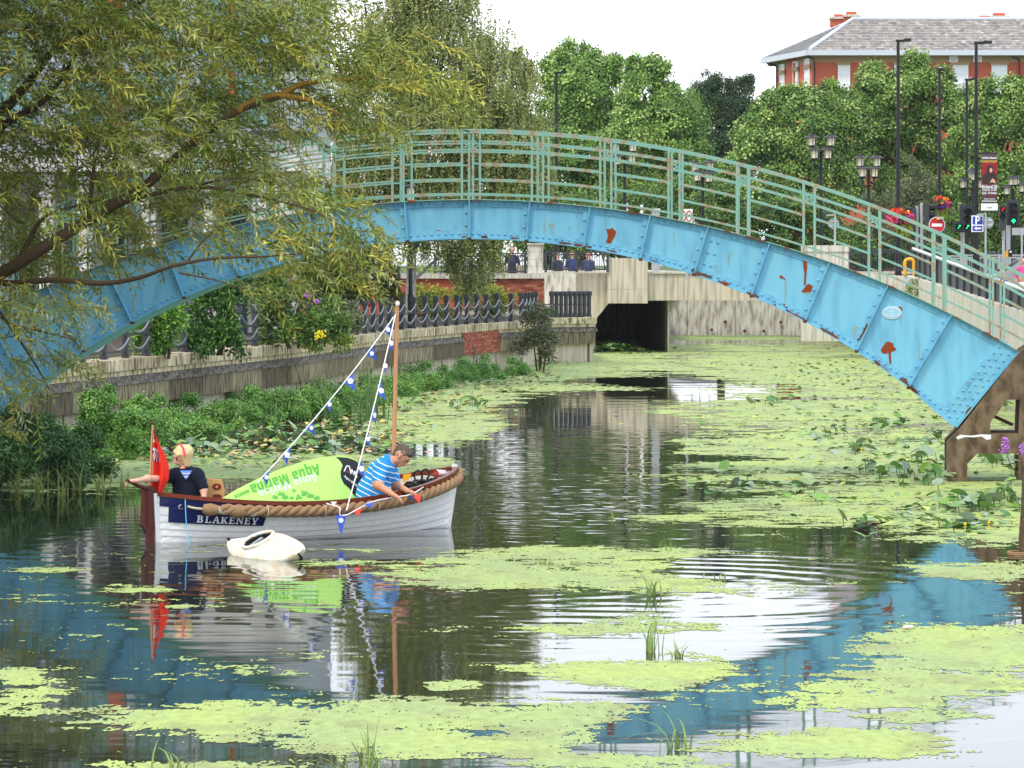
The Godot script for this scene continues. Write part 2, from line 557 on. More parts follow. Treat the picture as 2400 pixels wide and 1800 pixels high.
func wave(x: float, z: float) -> float:
	var d := -z
	var px := 1200.0 + x * F / d
	var py := HY + CH * F / d
	var h := noise.get_noise_2d(x * 0.28, z * 1.15) * 0.0009
	h += noise.get_noise_2d(x * 0.12 + 40.0, z * 0.4) * 0.0008
	# wind on the open water right of the boat
	var wind := exp(-pow((px - 1330.0) / 260.0, 2.0) - pow((py - 1170.0) / 90.0, 2.0)) + 0.8 * exp(-pow((px - 1330.0) / 190.0, 2.0) - pow((py - 1035.0) / 32.0, 2.0)) + 0.5 * exp(-pow((px - 1150.0) / 160.0, 2.0) - pow((py - 1430.0) / 120.0, 2.0))
	h += wind * noise.get_noise_2d(x * 1.6 + 9.0, z * 2.4) * 0.0056
	# stern wash and the rings that spread from the boat and the canoe
	var r1 := Vector2(x + 4.1, z + 38.6).length()
	h += 0.0022 * exp(-r1 * 0.75) * noise.get_noise_2d(x * 2.2, z * 3.2)
	h += 0.0006 * sin(r1 * 13.0) * exp(-r1 * 0.22)
	var r2 := Vector2(x + 1.5, (z + 36.0) * 1.0).length()
	h += 0.0005 * sin(r2 * 15.0) * exp(-absf(r2 - 2.4) * 0.55)
	var r3 := Vector2(x - 1.2, (z + 33.0)).length()
	h += 0.0006 * sin(r3 * 12.0) * exp(-pow((r3 - 3.0) / 1.6, 2.0))
	return h

func water() -> void:
	var ds := PackedFloat32Array()
	var d := 14.0
	while d < 170.0:
		ds.append(d)
		d += maxf(0.055, 0.0018 * d)
	var cols := 132
	var v := PackedVector3Array()
	var n := PackedVector3Array()
	var ix := PackedInt32Array()
	for i in ds.size():
		var half := 0.19 * ds[i] + 1.0
		for k in cols + 1:
			var x := -half + 2.0 * half * k / cols
			var z := -ds[i]
			var e := 0.02
			var h := wave(x, z)
			v.append(Vector3(x, h, z))
			n.append(Vector3((h - wave(x + e, z)) / e, 1.0, (h - wave(x, z + e)) / e).normalized())
	for i in ds.size() - 1:
		for k in cols:
			var a := i * (cols + 1) + k
			var b := a + cols + 1
			ix.append_array(PackedInt32Array([a, b, a + 1, a + 1, b, b + 1]))
	# the rest of the river, out of the picture on both sides
	var arr := []
	arr.resize(Mesh.ARRAY_MAX)
	arr[Mesh.ARRAY_VERTEX] = v
	arr[Mesh.ARRAY_NORMAL] = n
	arr[Mesh.ARRAY_INDEX] = ix
	var m := ArrayMesh.new()
	m.add_surface_from_arrays(Mesh.PRIMITIVE_TRIANGLES, arr)
	var o := inst("river_water", m, M.water, self)
	o.set_meta("kind", "structure")
	var bed := MB.new()
	bed.quad(Vector3(-70, -0.6, 20), Vector3(70, -0.6, 20), Vector3(70, -0.6, -175), Vector3(-70, -0.6, -175))
	struct("riverbed", bed, M.soil)

# patches of duckweed on the water: centre and half-size as seen, strength
const WEED := [
	[1190, 850, 420, 60, 1.2], [1950, 860, 420, 60, 1.0], [2050, 960, 520, 60, 0.95], [2150, 1080, 560, 80, 0.95], [2200, 1170, 480, 70, 1.0], [1900, 1040, 330, 50, 0.75], [1000, 930, 240, 60, 1.0],
	[1380, 855, 300, 22, 0.9], [640, 1095, 430, 34, 1.25], [300, 1105, 120, 35, 1.2], [1040, 1000, 200, 40, 0.8], [1330, 905, 180, 16, 0.75], [1750, 1200, 230, 28, 0.62], [2330, 1250, 260, 30, 0.85], [1560, 1125, 220, 24, 0.4],
	[1250, 1340, 330, 46, 1.0], [1480, 1370, 260, 22, 0.7], [1010, 1345, 120, 12, 0.6], [1380, 1295, 260, 16, 0.6], [2330, 1335, 190, 22, 0.75],
	[1440, 1468, 190, 20, 0.75], [1490, 1578, 270, 36, 0.95], [1760, 1610, 120, 14, 0.4],
	[2250, 1520, 310, 56, 1.25], [2150, 1600, 320, 32, 0.9], [2030, 1640, 200, 16, 0.5],
	[1050, 1680, 390, 50, 1.15], [1000, 1740, 380, 40, 0.95], [1300, 1665, 190, 22, 0.8], [420, 1685, 360, 42, 0.95], [520, 1720, 260, 22, 0.6], [200, 1670, 220, 14, 0.45],
	[1930, 1745, 360, 40, 1.05], [1480, 1785, 300, 20, 0.7], [2150, 1680, 120, 12, 0.5],
	[305, 1380, 95, 11, 0.9], [1050, 1607, 80, 16, 0.95], [30, 1580, 65, 14, 0.8], [45, 1603, 50, 8, 0.7], [450, 1795, 220, 14, 0.8], [120, 1335, 90, 8, 0.6], [95, 1130, 320, 22, 0.9], [760, 1318, 110, 8, 0.4], [420, 1422, 30, 4, 0.5], [310, 1475, 20, 3, 0.5], [1000, 1290, 140, 7, 0.35], [60, 1640, 120, 30, 0.35],
	[1700, 790, 260, 8, 0.75], [2100, 800, 200, 14, 0.8], [1650, 820, 500, 14, 0.6],
]
const OPEN := [[1380, 1000, 270, 44, 0.8], [1480, 1150, 240, 60, 0.7], [1560, 930, 200, 16, 0.6], [1700, 1075, 200, 10, 0.6], [1330, 965, 190, 36, 0.9], [1500, 895, 260, 12, 1.2], [1250, 1090, 170, 100, 1.0], [1450, 1030, 170, 60, 0.6], [1950, 935, 350, 6, 0.7], [1900, 1135, 330, 9, 0.5], [1150, 1160, 230, 60, 1.2], [880, 1225, 500, 40, 1.0], [200, 1210, 220, 50, 1.0], [2050, 1000, 320, 7, 0.55]]

func cover(x: float, d: float) -> float:
	var px := 1200.0 + x * F / d
	var py := HY + CH * F / d
	var best := -0.6
	for q in WEED:
		var rx: float = (px - q[0]) / q[2]
		var ry: float = (py - q[1]) / q[3]
		var r := rx * rx + ry * ry
		if r < 2.6:
			best = maxf(best, q[4] * (1.0 - r))
	for q in OPEN:
		var rx: float = (px - q[0]) / q[2]
		var ry: float = (py - q[1]) / q[3]
		best -= q[4] * maxf(0.0, 1.0 - rx * rx - ry * ry)
	if best < -0.62:
		return -9.0
	return best - 0.12 + noise.get_noise_2d(x * 0.55 + 60.0, d * 0.42) * 0.9 + noise.get_noise_2d(x * 1.0 + 3.0, d * 3.4) * (0.55 if d < 40.0 else 0.85)

func frond(x: float, d: float) -> float:
	return noise.get_noise_2d(x * 2.2, d * 1.6) * 0.45 + noise.get_noise_2d(x * 6.0, d * 4.2) * 0.5 + noise.get_noise_2d(x * 24.0, d * 9.0) * 0.55

func duckweed() -> void:
	var v := PackedVector3Array()
	var c := PackedColorArray()
	var bands := [[20.5, 46.0, 0.0125, 0.045], [46.0, 80.0, 0.035, 0.1], [80.0, 152.0, 0.08, 0.22]]
	for b in bands:
		var cx: float = b[2]
		var cz: float = b[3]
		var rows := int((b[1] - b[0]) / cz)
		var prev := PackedFloat32Array()
		for i in rows + 1:
			var d: float = b[0] + cz * i
			var half: float = ceilf((0.156 * b[1] + 0.4) / cx)
			var nx := int(half) * 2
			var now := PackedFloat32Array()
			now.resize(nx + 1)
			var vis := 0.156 * d + 0.3
			var c0 := 0.0
			var c1 := cover(-half * cx, d) if absf(half * cx) < vis else -9.0
			for k in nx + 1:
				var x := (k - half) * cx
				if k % 6 == 0:
					c0 = c1
					c1 = cover(x + 6.0 * cx, d) if absf(x + 6.0 * cx) < vis else -9.0
				var base := lerpf(c0, c1, (k % 6) / 6.0)
				now[k] = base + frond(x, d) if base > -1.0 else -1.0
			if i > 0:
				for k in nx:
					var f := [prev[k], prev[k + 1], now[k + 1], now[k]]
					var x0 := (k - half) * cx
					if f[0] < 0 and f[1] < 0 and f[2] < 0 and f[3] < 0:
						# loose fronds round the edge of the mats
						if d < 60.0 and f[0] > -0.5 and rng.randf() < 0.1 * pow(1.0 + f[0] / 0.5, 2.0):
							var e := rng.randf_range(0.004, 0.012)
							var o := Vector3(x0 + rng.randf() * cx, 0.0019, -(d - rng.randf() * cz))
							var g := rng.randf_range(0.35, 0.5)
							for w in [Vector3(-e, 0, 0), Vector3(0, 0, -e * 1.6), Vector3(e, 0, 0), Vector3(-e, 0, 0), Vector3(e, 0, 0), Vector3(0, 0, e * 1.6)]:
								v.append(o + w)
								c.append(Color(g * 0.85, g, g * 0.42))
						continue
					if minf(minf(f[0], f[1]), minf(f[2], f[3])) > 0.0 and f[0] < 0.2 and rng.randf() < 0.18:
						continue
					var pts := [Vector3(x0, 0.0018, -(d - cz)), Vector3(x0 + cx, 0.0018, -(d - cz)), Vector3(x0 + cx, 0.0018, -d), Vector3(x0, 0.0018, -d)]
					var poly := []
					for q in 4:
						var r := (q + 1) % 4
						if f[q] >= 0:
							poly.append(pts[q])
						if (f[q] >= 0) != (f[r] >= 0):
							poly.append(pts[q].lerp(pts[r], f[q] / (f[q] - f[r])))
					var t := clampf(0.5 + noise.get_noise_2d(x0 * 0.5 + 7.0, d * 0.3) * 0.9, 0.0, 1.0)
					var cc := Color(0.35, 0.42, 0.2).lerp(Color(0.43, 0.51, 0.17), t)
					var old := noise.get_noise_2d(x0 * 1.3 + 20.0, d * 0.9 + 5.0)
					if old > 0.12:
						cc = cc.lerp(Color(0.3, 0.31, 0.15), minf((old - 0.12) * 2.0, 0.6))
					cc = cc * (1.0 + noise.get_noise_2d(x0 * 9.0, d * 5.0) * 0.22)
					for q in range(1, poly.size() - 1):
						v.append(poly[0])
						v.append(poly[q + 1])
						v.append(poly[q])
						c.append(cc)
						c.append(cc)
						c.append(cc)
			prev = now
	var n := PackedVector3Array()
	n.resize(v.size())
	n.fill(Vector3.UP)
	var arr := []
	arr.resize(Mesh.ARRAY_MAX)
	arr[Mesh.ARRAY_VERTEX] = v
	arr[Mesh.ARRAY_NORMAL] = n
	arr[Mesh.ARRAY_COLOR] = c
	var m := ArrayMesh.new()
	m.add_surface_from_arrays(Mesh.PRIMITIVE_TRIANGLES, arr)
	var o := inst("duckweed", m, M.duckweed, self)
	o.set_meta("kind", "stuff")
	tag(o, "lime green duckweed floating in ragged patches on the river", "duckweed")
	print("duckweed triangles ", v.size() / 3)

# ---- the blue footbridge -------------------------------------------------
func arc_top(px: float) -> float:
	return 469.0 + 2506.0 - sqrt(2506.0 * 2506.0 - pow(px - 1101.0, 2))
func arc_low(px: float) -> float:
	return 557.0 + 1691.0 - sqrt(1691.0 * 1691.0 - pow(px - 1101.0, 2))
func arc_rail(px: float) -> float:
	return 305.0 + 2686.0 - sqrt(2686.0 * 2686.0 - pow(px - 1090.0, 2))
const LOWS := [-160.0, -60.0, 66.0, 195.0, 310.0, 432.0, 560.0, 690.0, 823.0, 956.0, 1101.0, 1235.0, 1369.0, 1502.0, 1627.0, 1762.0, 1887.0, 2008.0, 2130.0, 2240.0]
const TOPS := [-330.0, -190.0, -30.0, 114.0, 246.0, 385.0, 525.0, 668.0, 810.0, 949.0, 1101.0, 1242.0, 1383.0, 1524.0, 1660.0, 1804.0, 1944.0, 2081.0, 2230.0, 2385.0]

func edge(i: int, t: float) -> Vector2:
	# a point on stiffener line i, t from the lower (0) to the upper arc (1), bridge axes
	var a := B2(LOWS[i], arc_low(LOWS[i]) if i < LOWS.size() - 1 else 1000.0)
	var b := B2(TOPS[i], arc_top(TOPS[i]))
	return a.lerp(b, t)
func low_at(i: int, s: float) -> Vector2:
	var px := lerpf(LOWS[i], LOWS[i + 1], s)
	var y := arc_low(px)
	if i == LOWS.size() - 2:
		y = lerpf(arc_low(LOWS[i]), 1000.0, s) + 4.0 * s * (1.0 - s)
	return B2(px, y)
func top_at(i: int, s: float) -> Vector2:
	var px := lerpf(TOPS[i], TOPS[i + 1], s)
	return B2(px, arc_top(px))
func v3(p: Vector2, z := 0.0) -> Vector3:
	return Vector3(p.x, p.y, z)

func patch(mb: MB, pts: Array, z := 0.004) -> void:
	var pl := PackedVector2Array()
	for q in pts:
		pl.append(B2(q[0], q[1]))
	mb.prism(pl, z - 0.003, z)
func c8(a: Array) -> Array:
	var o := []
	for q in a:
		o.append([1700.0 + q[0] / 3.16, 450.0 + q[1] / 3.16])
	return o
func c7(a: Array) -> Array:
	var o := []
	for q in a:
		o.append([1100.0 + q[0] / 3.16, 450.0 + q[1] / 3.16])
	return o

func footbridge() -> void:
	var br := thing("footbridge", "blue riveted steel arch footbridge with green railings over the river", "footbridge")
	br.transform = bridge_frame
	var n := LOWS.size()
	var wide := 0.95
	for side in 2:
		var z := 0.0 if side == 0 else -wide
		var g := Node3D.new()
		g.name = "girder"
		br.add_child(g, true)
		for i in n - 1:
			# web plate
			var mb := MB.new()
			for k in 4:
				var s0 := k / 4.0
				var s1 := (k + 1) / 4.0
				mb.quad(v3(low_at(i, s0), z), v3(low_at(i, s1), z), v3(top_at(i, s1), z), v3(top_at(i, s0), z))
				mb.quad(v3(low_at(i, s1), z - 0.012), v3(low_at(i, s0), z - 0.012), v3(top_at(i, s0), z - 0.012), v3(top_at(i, s1), z - 0.012))
			obj("web_plate", mb, M.blue, g)
			if side == 1:
				continue
			# angle legs along the edges: shallow raised strips with their own lower lip
			for tb in 2:
				mb = MB.new()
				for k in 6:
					var s0 := k / 6.0
					var s1 := (k + 1) / 6.0
					var a0 := top_at(i, s0) if tb else low_at(i, s0)
					var a1 := top_at(i, s1) if tb else low_at(i, s1)
					var up := ((top_at(i, 0.5) - low_at(i, 0.5)).normalized()) * (-0.095 if tb else 0.11)
					var zz := 0.011
					if tb:
						mb.quad(v3(a0 + up, zz), v3(a1 + up, zz), v3(a1, zz), v3(a0, zz))
						mb.quad(v3(a0 + up, 0.0), v3(a1 + up, 0.0), v3(a1 + up, zz), v3(a0 + up, zz))
					else:
						mb.quad(v3(a0, zz), v3(a1, zz), v3(a1 + up, zz), v3(a0 + up, zz))
						mb.quad(v3(a0 + up, zz), v3(a1 + up, zz), v3(a1 + up, 0.0), v3(a0 + up, 0.0))
				obj("edge_angle", mb, M.blue_trim, g)
			# flanges
			mb = MB.new()
			for k in 6:
				var s0 := k / 6.0
				var s1 := (k + 1) / 6.0
				var a0 := v3(top_at(i, s0))
				var a1 := v3(top_at(i, s1))
				var t := Vector3(0, 0.014, 0)
				var o0 := Vector3(0, 0, 0.075)
				var o1 := Vector3(0, 0, -0.1)
				mb.quad(a0 + o0, a1 + o0, a1 + o0 + t, a0 + o0 + t)
				mb.quad(a0 + o0 + t, a1 + o0 + t, a1 + o1 + t, a0 + o1 + t)
				mb.quad(a0 + o1, a1 + o1, a1 + o0, a0 + o0)
			obj("top_flange", mb, M.verdigris, g)
			mb = MB.new()
			for k in 6:
				var s0 := k / 6.0 * 0.93 + 0.035
				var s1 := (k + 1) / 6.0 * 0.93 + 0.035
				var a0 := v3(low_at(i, s0))
				var a1 := v3(low_at(i, s1))
				var t := Vector3(0, -0.022, 0)
				var o0 := Vector3(0, 0, 0.07)
				var o1 := Vector3(0, 0, -0.07)
				mb.quad(a0 + o0 + t, a1 + o0 + t, a1 + o0, a0 + o0)
				mb.quad(a0 + o0, a1 + o0, a1 + o1, a0 + o1)
				mb.quad(a0 + o1 + t, a1 + o1 + t, a1 + o0 + t, a0 + o0 + t)
			obj("bottom_flange", mb, M.blue_trim, g)
			# the plate that closes the arch from below, between the two girders
			mb = MB.new()
			for k in 4:
				var a0 := v3(low_at(i, k / 4.0), -0.072) + Vector3(0, -0.012, 0)
				var a1 := v3(low_at(i, (k + 1) / 4.0), -0.072) + Vector3(0, -0.012, 0)
				var t := Vector3(0, -0.012, 0)
				var o1 := Vector3(0, 0, -wide + 0.06)
				mb.quad(a0 + t + o1, a1 + t + o1, a1 + t, a0 + t)
				mb.quad(a1 + t + o1, a0 + t + o1, a0 + o1, a1 + o1)
				mb.quad(a0, a1, a1 + o1, a0 + o1)
			obj("soffit_plate", mb, M.blue, br)
		if side == 1:
			continue
		for i in range(1, n):
			var a := edge(i, 0.0)
			var b := edge(i, 1.0)
			var dir := (b - a).normalized()
			var nx := Vector2(dir.y, -dir.x)
			var mb := MB.new()
			if i < n - 1:
				# cover strip, then the rib that stands proud of it
				var w0 := 0.085
				mb.quad(v3(a - nx * w0, 0.02), v3(a + nx * 0.02, 0.02), v3(b + nx * 0.02, 0.02), v3(b - nx * w0, 0.02))
				mb.quad(v3(a - nx * w0, 0.0), v3(a - nx * w0, 0.02), v3(b - nx * w0, 0.02), v3(b - nx * w0, 0.0))
				obj("cover_strip", mb, M.blue_trim, g)
				mb = MB.new()
				mb.box(v3((a + b) * 0.5, 0.045), Vector3(0.014, a.distance_to(b) - 0.01, 0.07), Basis(v3(nx), v3(dir), Vector3.BACK))
				obj("stiffener", mb, M.blue_trim, g)
			else:
				mb.quad(v3(a - nx * 0.3, 0.02), v3(a, 0.02), v3(b, 0.02), v3(b - nx * 0.3, 0.02))
				mb.quad(v3(a - nx * 0.3, 0.0), v3(a - nx * 0.3, 0.02), v3(b - nx * 0.3, 0.02), v3(b - nx * 0.3, 0.0))
				mb.quad(v3(a, 0.02), v3(a, -0.02), v3(b, -0.02), v3(b, 0.02))
				obj("end_plate", mb, M.blue_trim, g)
				mb = MB.new()
				mb.box(v3((a + b) * 0.5 + nx * 0.012, -0.3), Vector3(0.02, a.distance_to(b), 0.72), Basis(v3(nx), v3(dir), Vector3.BACK))
				obj("bearing_plate", mb, M.blue_trim, g)
		# rivets: too small to pick apart singly
		var xs := []
		for i in n - 1:
			for k in 9:
				var s := (k + 0.5) / 9.0
				var upd := (top_at(i, s) - low_at(i, s)).normalized()
				var ex := [low_at(i, s) + upd * 0.06, top_at(i, s) - upd * 0.05]
				for p in ex:
					xs.append(Transform3D(Basis(), v3(p, 0.012)))
			var a := edge(i, 0.0)
			var b := edge(i, 1.0)
			var cnt := int(a.distance_to(b) / 0.15)
			var dir := (b - a).normalized()
			var nx := Vector2(dir.y, -dir.x)
			for k in range(1, cnt):
				xs.append(Transform3D(Basis(), v3(a.lerp(b, float(k) / cnt) - nx * 0.055, 0.021)))
				if i == 14:
					xs.append(Transform3D(Basis(), v3(a.lerp(b, float(k) / cnt) + nx * 0.1, 0.001)))
					xs.append(Transform3D(Basis(), v3(a.lerp(b, float(k) / cnt) + nx * 0.2, 0.001)))
		for k in range(1, 12):
			var a := edge(n - 1, 0.0)
			var b := edge(n - 1, 1.0)
			var dir := (b - a).normalized()
			var nx := Vector2(dir.y, -dir.x)
			xs.append(Transform3D(Basis(), v3(a.lerp(b, k / 12.0) - nx * 0.07, 0.021)))
			xs.append(Transform3D(Basis(), v3(a.lerp(b, (k - 0.5) / 12.0) - nx * 0.17, 0.021)))
			xs.append(Transform3D(Basis(), v3(a.lerp(b, k / 12.0) - nx * 0.25, 0.021)))
		var rm := MB.new()
		rm.lathe(Vector3.ZERO, [Vector2(0.02, 0.0), Vector2(0.017, 0.011), Vector2(0.009, 0.018), Vector2(0.0, 0.02)], 8, Basis(Vector3.RIGHT, Vector3.BACK, Vector3.DOWN))
		var rv_ := many("rivets", rm.mesh(), M.blue_trim, xs, [], g)
		rv_.set_meta("kind", "stuff")
	# brackets where the flange is cut at each stiffener
	for i in range(2, n - 1):
		var a := edge(i, 0.0)
		var mb := MB.new()
		mb.box(v3(a, 0.0) + Vector3(0, -0.02, -0.02), Vector3(0.06, 0.035, 0.09))
		obj("joint_block", mb, M.rust_dark, br)
	# deck
	var mb := MB.new()
	for i in n - 1:
		for k in 3:
			var a0 := v3(top_at(i, k / 3.0)) + Vector3(0, -0.05, -0.1)
			var a1 := v3(top_at(i, (k + 1) / 3.0)) + Vector3(0, -0.05, -0.1)
			var o := Vector3(0, 0, -wide + 0.2)
			mb.quad(a0, a1, a1 + o, a0 + o)
			mb.quad(a0 + o - Vector3(0, 0.06, 0), a1 + o - Vector3(0, 0.06, 0), a1 - Vector3(0, 0.06, 0), a0 - Vector3(0, 0.06, 0))
	obj("deck", mb, M.concrete_dark, br)
	railing(br, 0.02)
	railing(br, -wide - 0.02)
	rust_marks(br)
	# maker's oval
	var pq := Node3D.new()
	pq.name = "maker_plate"
	br.add_child(pq)
	var c := B(2090, 733)
	pq.position = c + Vector3(0, 0, 0.002)
	pq.set_meta("label", "pale blue oval maker's plate with white rim and lettering")
	mb = MB.new()
	var ov := PackedVector2Array()
	var ovr := PackedVector2Array()
	for k in 28:
		ov.append(Vector2(cos(TAU * k / 28), sin(TAU * k / 28)) * Vector2(0.135, 0.083))
		ovr.append(Vector2(cos(TAU * k / 28), sin(TAU * k / 28)) * Vector2(0.145, 0.093))
	mb.prism(ovr, 0.0, 0.01)
	obj("rim", mb, M.white_paint, pq)
	mb = MB.new()
	mb.prism(ov, 0.01, 0.014)
	obj("field", mb, M.plaque, pq)
	text("lettering", "YORK", 0.022, M.white_paint, pq, Transform3D(Basis(), Vector3(0, 0.014, 0.016)))
	text("lettering", "1931", 0.022, M.white_paint, pq, Transform3D(Basis(), Vector3(0, -0.02, 0.016)))
	for rr in [["MONK BRIDGE", 1.0], ["CONSTRUCTION CO LTD", -1.0]]:
		var s: String = rr[0]
		for k in s.length():
			if s[k] == " ":
				continue
			var t := (k - (s.length() - 1) * 0.5) / (s.length() - 1)
			var ang: float = PI / 2 - t * 2.1 if rr[1] > 0 else -PI / 2 + t * 2.7
			var q := Vector3(cos(ang) * 0.112, sin(ang) * 0.06, 0.016)
			text("lettering", s[k], 0.02, M.white_paint, pq, Transform3D(Basis(Vector3.BACK, -t * 0.9 * rr[1]), q))

func railing(br: Node3D, z: float) -> void:
	var r := Node3D.new()
	r.name = "railing"
	br.add_child(r, true)
	var offs := [0.0, 26.0, 46.0, 78.0, 115.0, 149.0]
	var pairs := [-240.0, -112.0, 18.0, 160.0, 308.0, 460.0, 615.0, 772.0, 933.0, 1096.0, 1260.0, 1420.0, 1580.0, 1740.0, 1896.0, 2050.0, 2203.0, 2340.0, 2475.0]
	for q in pairs.size() - 1:
		for k in 6:
			var from: float = pairs[q] + (13.0 if k in [3, 4] else 0.0)
			var to: float = pairs[q + 1] - (13.0 if k in [3, 4] else 0.0)
			var mb := MB.new()
			for s in 6:
				var x0 := lerpf(from, to, s / 6.0)
				var x1 := lerpf(from, to, (s + 1) / 6.0)
				var a := B(x0, arc_rail(x0)) + Vector3(0, -offs[k] * D0 / F, z)
				var b := B(x1, arc_rail(x1)) + Vector3(0, -offs[k] * D0 / F, z)
				var h := 0.034 if k == 0 else 0.026
				mb.bar(a, b + (b - a) * 0.02, 0.05 if k == 0 else 0.022, h)
			obj("handrail" if k == 0 else "rail", mb, M.verdigris, r)
	for q in pairs.size():
		for s in [-13.0, 13.0]:
			var px: float = pairs[q] + s
			var a := B(px, arc_rail(px) + 4.0)
			var b := B(px, arc_top(px) + 1.0)
			var mb := MB.new()
			mb.box((a + b) * 0.5 + Vector3(0, 0, z + 0.003), Vector3(0.032, a.y - b.y, 0.034))
			obj("post", mb, M.verdigris, r)
		var mb := MB.new()
		var x0: float = pairs[q] - 13.0
		var x1: float = pairs[q] + 13.0
		for w in [[28.0, 44.0], [44.0, 28.0]]:
			var a := B(x0, arc_rail(x0) + w[0]) + Vector3(0, 0, z)
			var b := B(x1, arc_rail(x1) + w[1]) + Vector3(0, 0, z)
			mb.bar(a, b, 0.012, 0.016)
		obj("cross_brace", mb, M.verdigris, r)

func rust_marks(br: Node3D) -> void:
	var list := [
		[[[1007, 546], [1018, 541], [1026, 539], [1036, 540], [1040, 546], [1034, 550], [1020, 549]], "rust"],
		[[[1022, 550], [1026, 550], [1025, 558], [1022, 558]], "rust_stain"],
		[c7([[1015, 272], [1040, 276], [1060, 264], [1074, 282], [1088, 292], [1078, 330], [1062, 352], [1046, 388], [1028, 398], [1010, 392], [1016, 360], [1026, 338], [1022, 302]]), "rust"],
		[c7([[985, 372], [1010, 380], [1028, 398], [1062, 388], [1040, 404], [1015, 400]]), "rust_stain"],
		[c7([[592, 238], [606, 228], [630, 234], [622, 250], [612, 252], [616, 285], [628, 330], [618, 332], [608, 290], [602, 254], [590, 250]]), "rust_stain"],
		[c7([[1690, 592], [1720, 598], [1790, 622], [1802, 640], [1760, 634], [1700, 610]]), "rust_dark"],
		[c7([[1640, 520], [1664, 430], [1672, 436], [1654, 530], [1640, 560]]), "rust_stain"],
		[c7([[1640, 580], [1672, 562], [1678, 590], [1664, 606]]), "rust_dark"],
		[c7([[1818, 545], [1838, 542], [1836, 560], [1846, 620], [1840, 622], [1828, 570]]), "rust_stain"],
		[c8([[574, 480], [604, 484], [606, 560], [600, 620], [594, 690], [582, 692], [586, 600], [578, 560]]), "rust"],
		[c8([[562, 738], [584, 712], [604, 686], [622, 680], [652, 700], [640, 724], [632, 742], [590, 746]]), "rust"],
		[c8([[566, 742], [634, 744], [626, 758], [600, 756]]), "rust_stain"],
		[c8([[402, 618], [416, 616], [442, 640], [446, 652], [424, 640], [406, 640]]), "rust"],
		[c8([[440, 652], [452, 654], [450, 820], [440, 826]]), "rust_stain"],
		[c8([[424, 830], [440, 828], [462, 856], [452, 860]]), "rust_dark"],
		[c8([[630, 745], [640, 745], [646, 790], [640, 792]]), "rust"],
		[c8([[942, 1010], [960, 992], [984, 1004], [976, 1016], [962, 1024], [960, 1080], [950, 1084], [952, 1030]]), "rust_stain"],
		[c8([[1050, 968], [1056, 990], [1030, 1040], [1000, 1090], [976, 1110], [980, 1080], [1010, 1050], [1030, 1000]]), "rust_dark"],
		[c8([[1150, 1168], [1168, 1144], [1190, 1112], [1212, 1106], [1246, 1124], [1244, 1142], [1268, 1164], [1250, 1178], [1226, 1186], [1228, 1250], [1234, 1300], [1218, 1296], [1212, 1240], [1208, 1188], [1190, 1198], [1160, 1192]]), "rust"],
		[c8([[1434, 1104], [1444, 1106], [1440, 1140], [1434, 1240], [1426, 1236], [1432, 1150]]), "rust_stain"],
		[c8([[1278, 1384], [1310, 1376], [1346, 1384], [1352, 1420], [1330, 1424], [1300, 1398]]), "rust_dark"],
		[c8([[1732, 1534], [1756, 1544], [1774, 1512], [1800, 1450], [1826, 1402], [1832, 1362], [1850, 1342], [1872, 1358], [1910, 1338], [1906, 1390], [1880, 1440], [1846, 1490], [1800, 1534], [1764, 1546]]), "rust"],
		[c8([[1782, 1416], [1812, 1412], [1806, 1424], [1788, 1424]]), "rust_dark"],
		[c8([[1782, 1620], [1810, 1592], [1840, 1590], [1826, 1620], [1800, 1660], [1776, 1650]]), "rust_dark"],
		[c8([[1278, 856], [1300, 846], [1314, 870], [1308, 890], [1296, 864]]), "rust"],
		[c8([[1300, 900], [1310, 900], [1306, 980], [1296, 980]]), "rust_stain"],
		[[[310, 690], [314, 690], [316, 740], [311, 740]], "rust_stain"],
	]
	for q in list:
		var mb := MB.new()
		patch(mb, q[0], 0.0245 if q[1] == "rust_dark" or q[0][0][0] > 2240.0 else 0.005)
		obj("rust_patch", mb, M[q[1]], br)
	# thin rust runs below the upper rivets and old chips in the paint
	for k in 26:
		var i := rng.randi_range(6, LOWS.size() - 3)
		var top := top_at(i, rng.randf_range(0.1, 0.9)) - Vector2(0, rng.randf_range(0.1, 0.4))
		var h := rng.randf_range(0.05, 0.22)
		var w := rng.randf_range(0.004, 0.009)
		var mb := MB.new()
		mb.prism(PackedVector2Array([top + Vector2(-w, 0), top + Vector2(w, 0.006), top + Vector2(w * 0.8, -h * 0.5), top + Vector2(w * 0.3, -h), top + Vector2(-w * 0.4, -h * 0.9), top + Vector2(-w * 0.9, -h * 0.4)]), 0.001, 0.004)
		obj("rust_run", mb, M.rust_stain, br)
	# flaking rust along the edges
	for k in 46:
		var i := rng.randi_range(9, LOWS.size() - 2)
		var s := rng.randf()
		var upper := rng.randf() < 0.35
		var p := top_at(i, s) if upper else low_at(i, s)
		var w := rng.randf_range(0.02, 0.13)
		var h := rng.randf_range(0.008, 0.03)
		var t := ((top_at(i, 1.0) - top_at(i, 0.0)) if upper else (low_at(i, 1.0) - low_at(i, 0.0))).normalized()
		var up := Vector2(-t.y, t.x)
		var mb := MB.new()
		var pl := PackedVector2Array()
		for a in 9:
			var an := TAU * a / 9.0
			var rr := rng.randf_range(0.55, 1.1)
			pl.append(p + up * (0.012 if not upper else 0.0) + t * cos(an) * w * rr + up * sin(an) * h * rr)
		mb.prism(pl, 0.071, 0.0745) if not upper else mb.prism(pl, 0.076, 0.079)
		obj("rust_flake", mb, M.rust_dark if rng.randf() < 0.6 else M.rust, br)

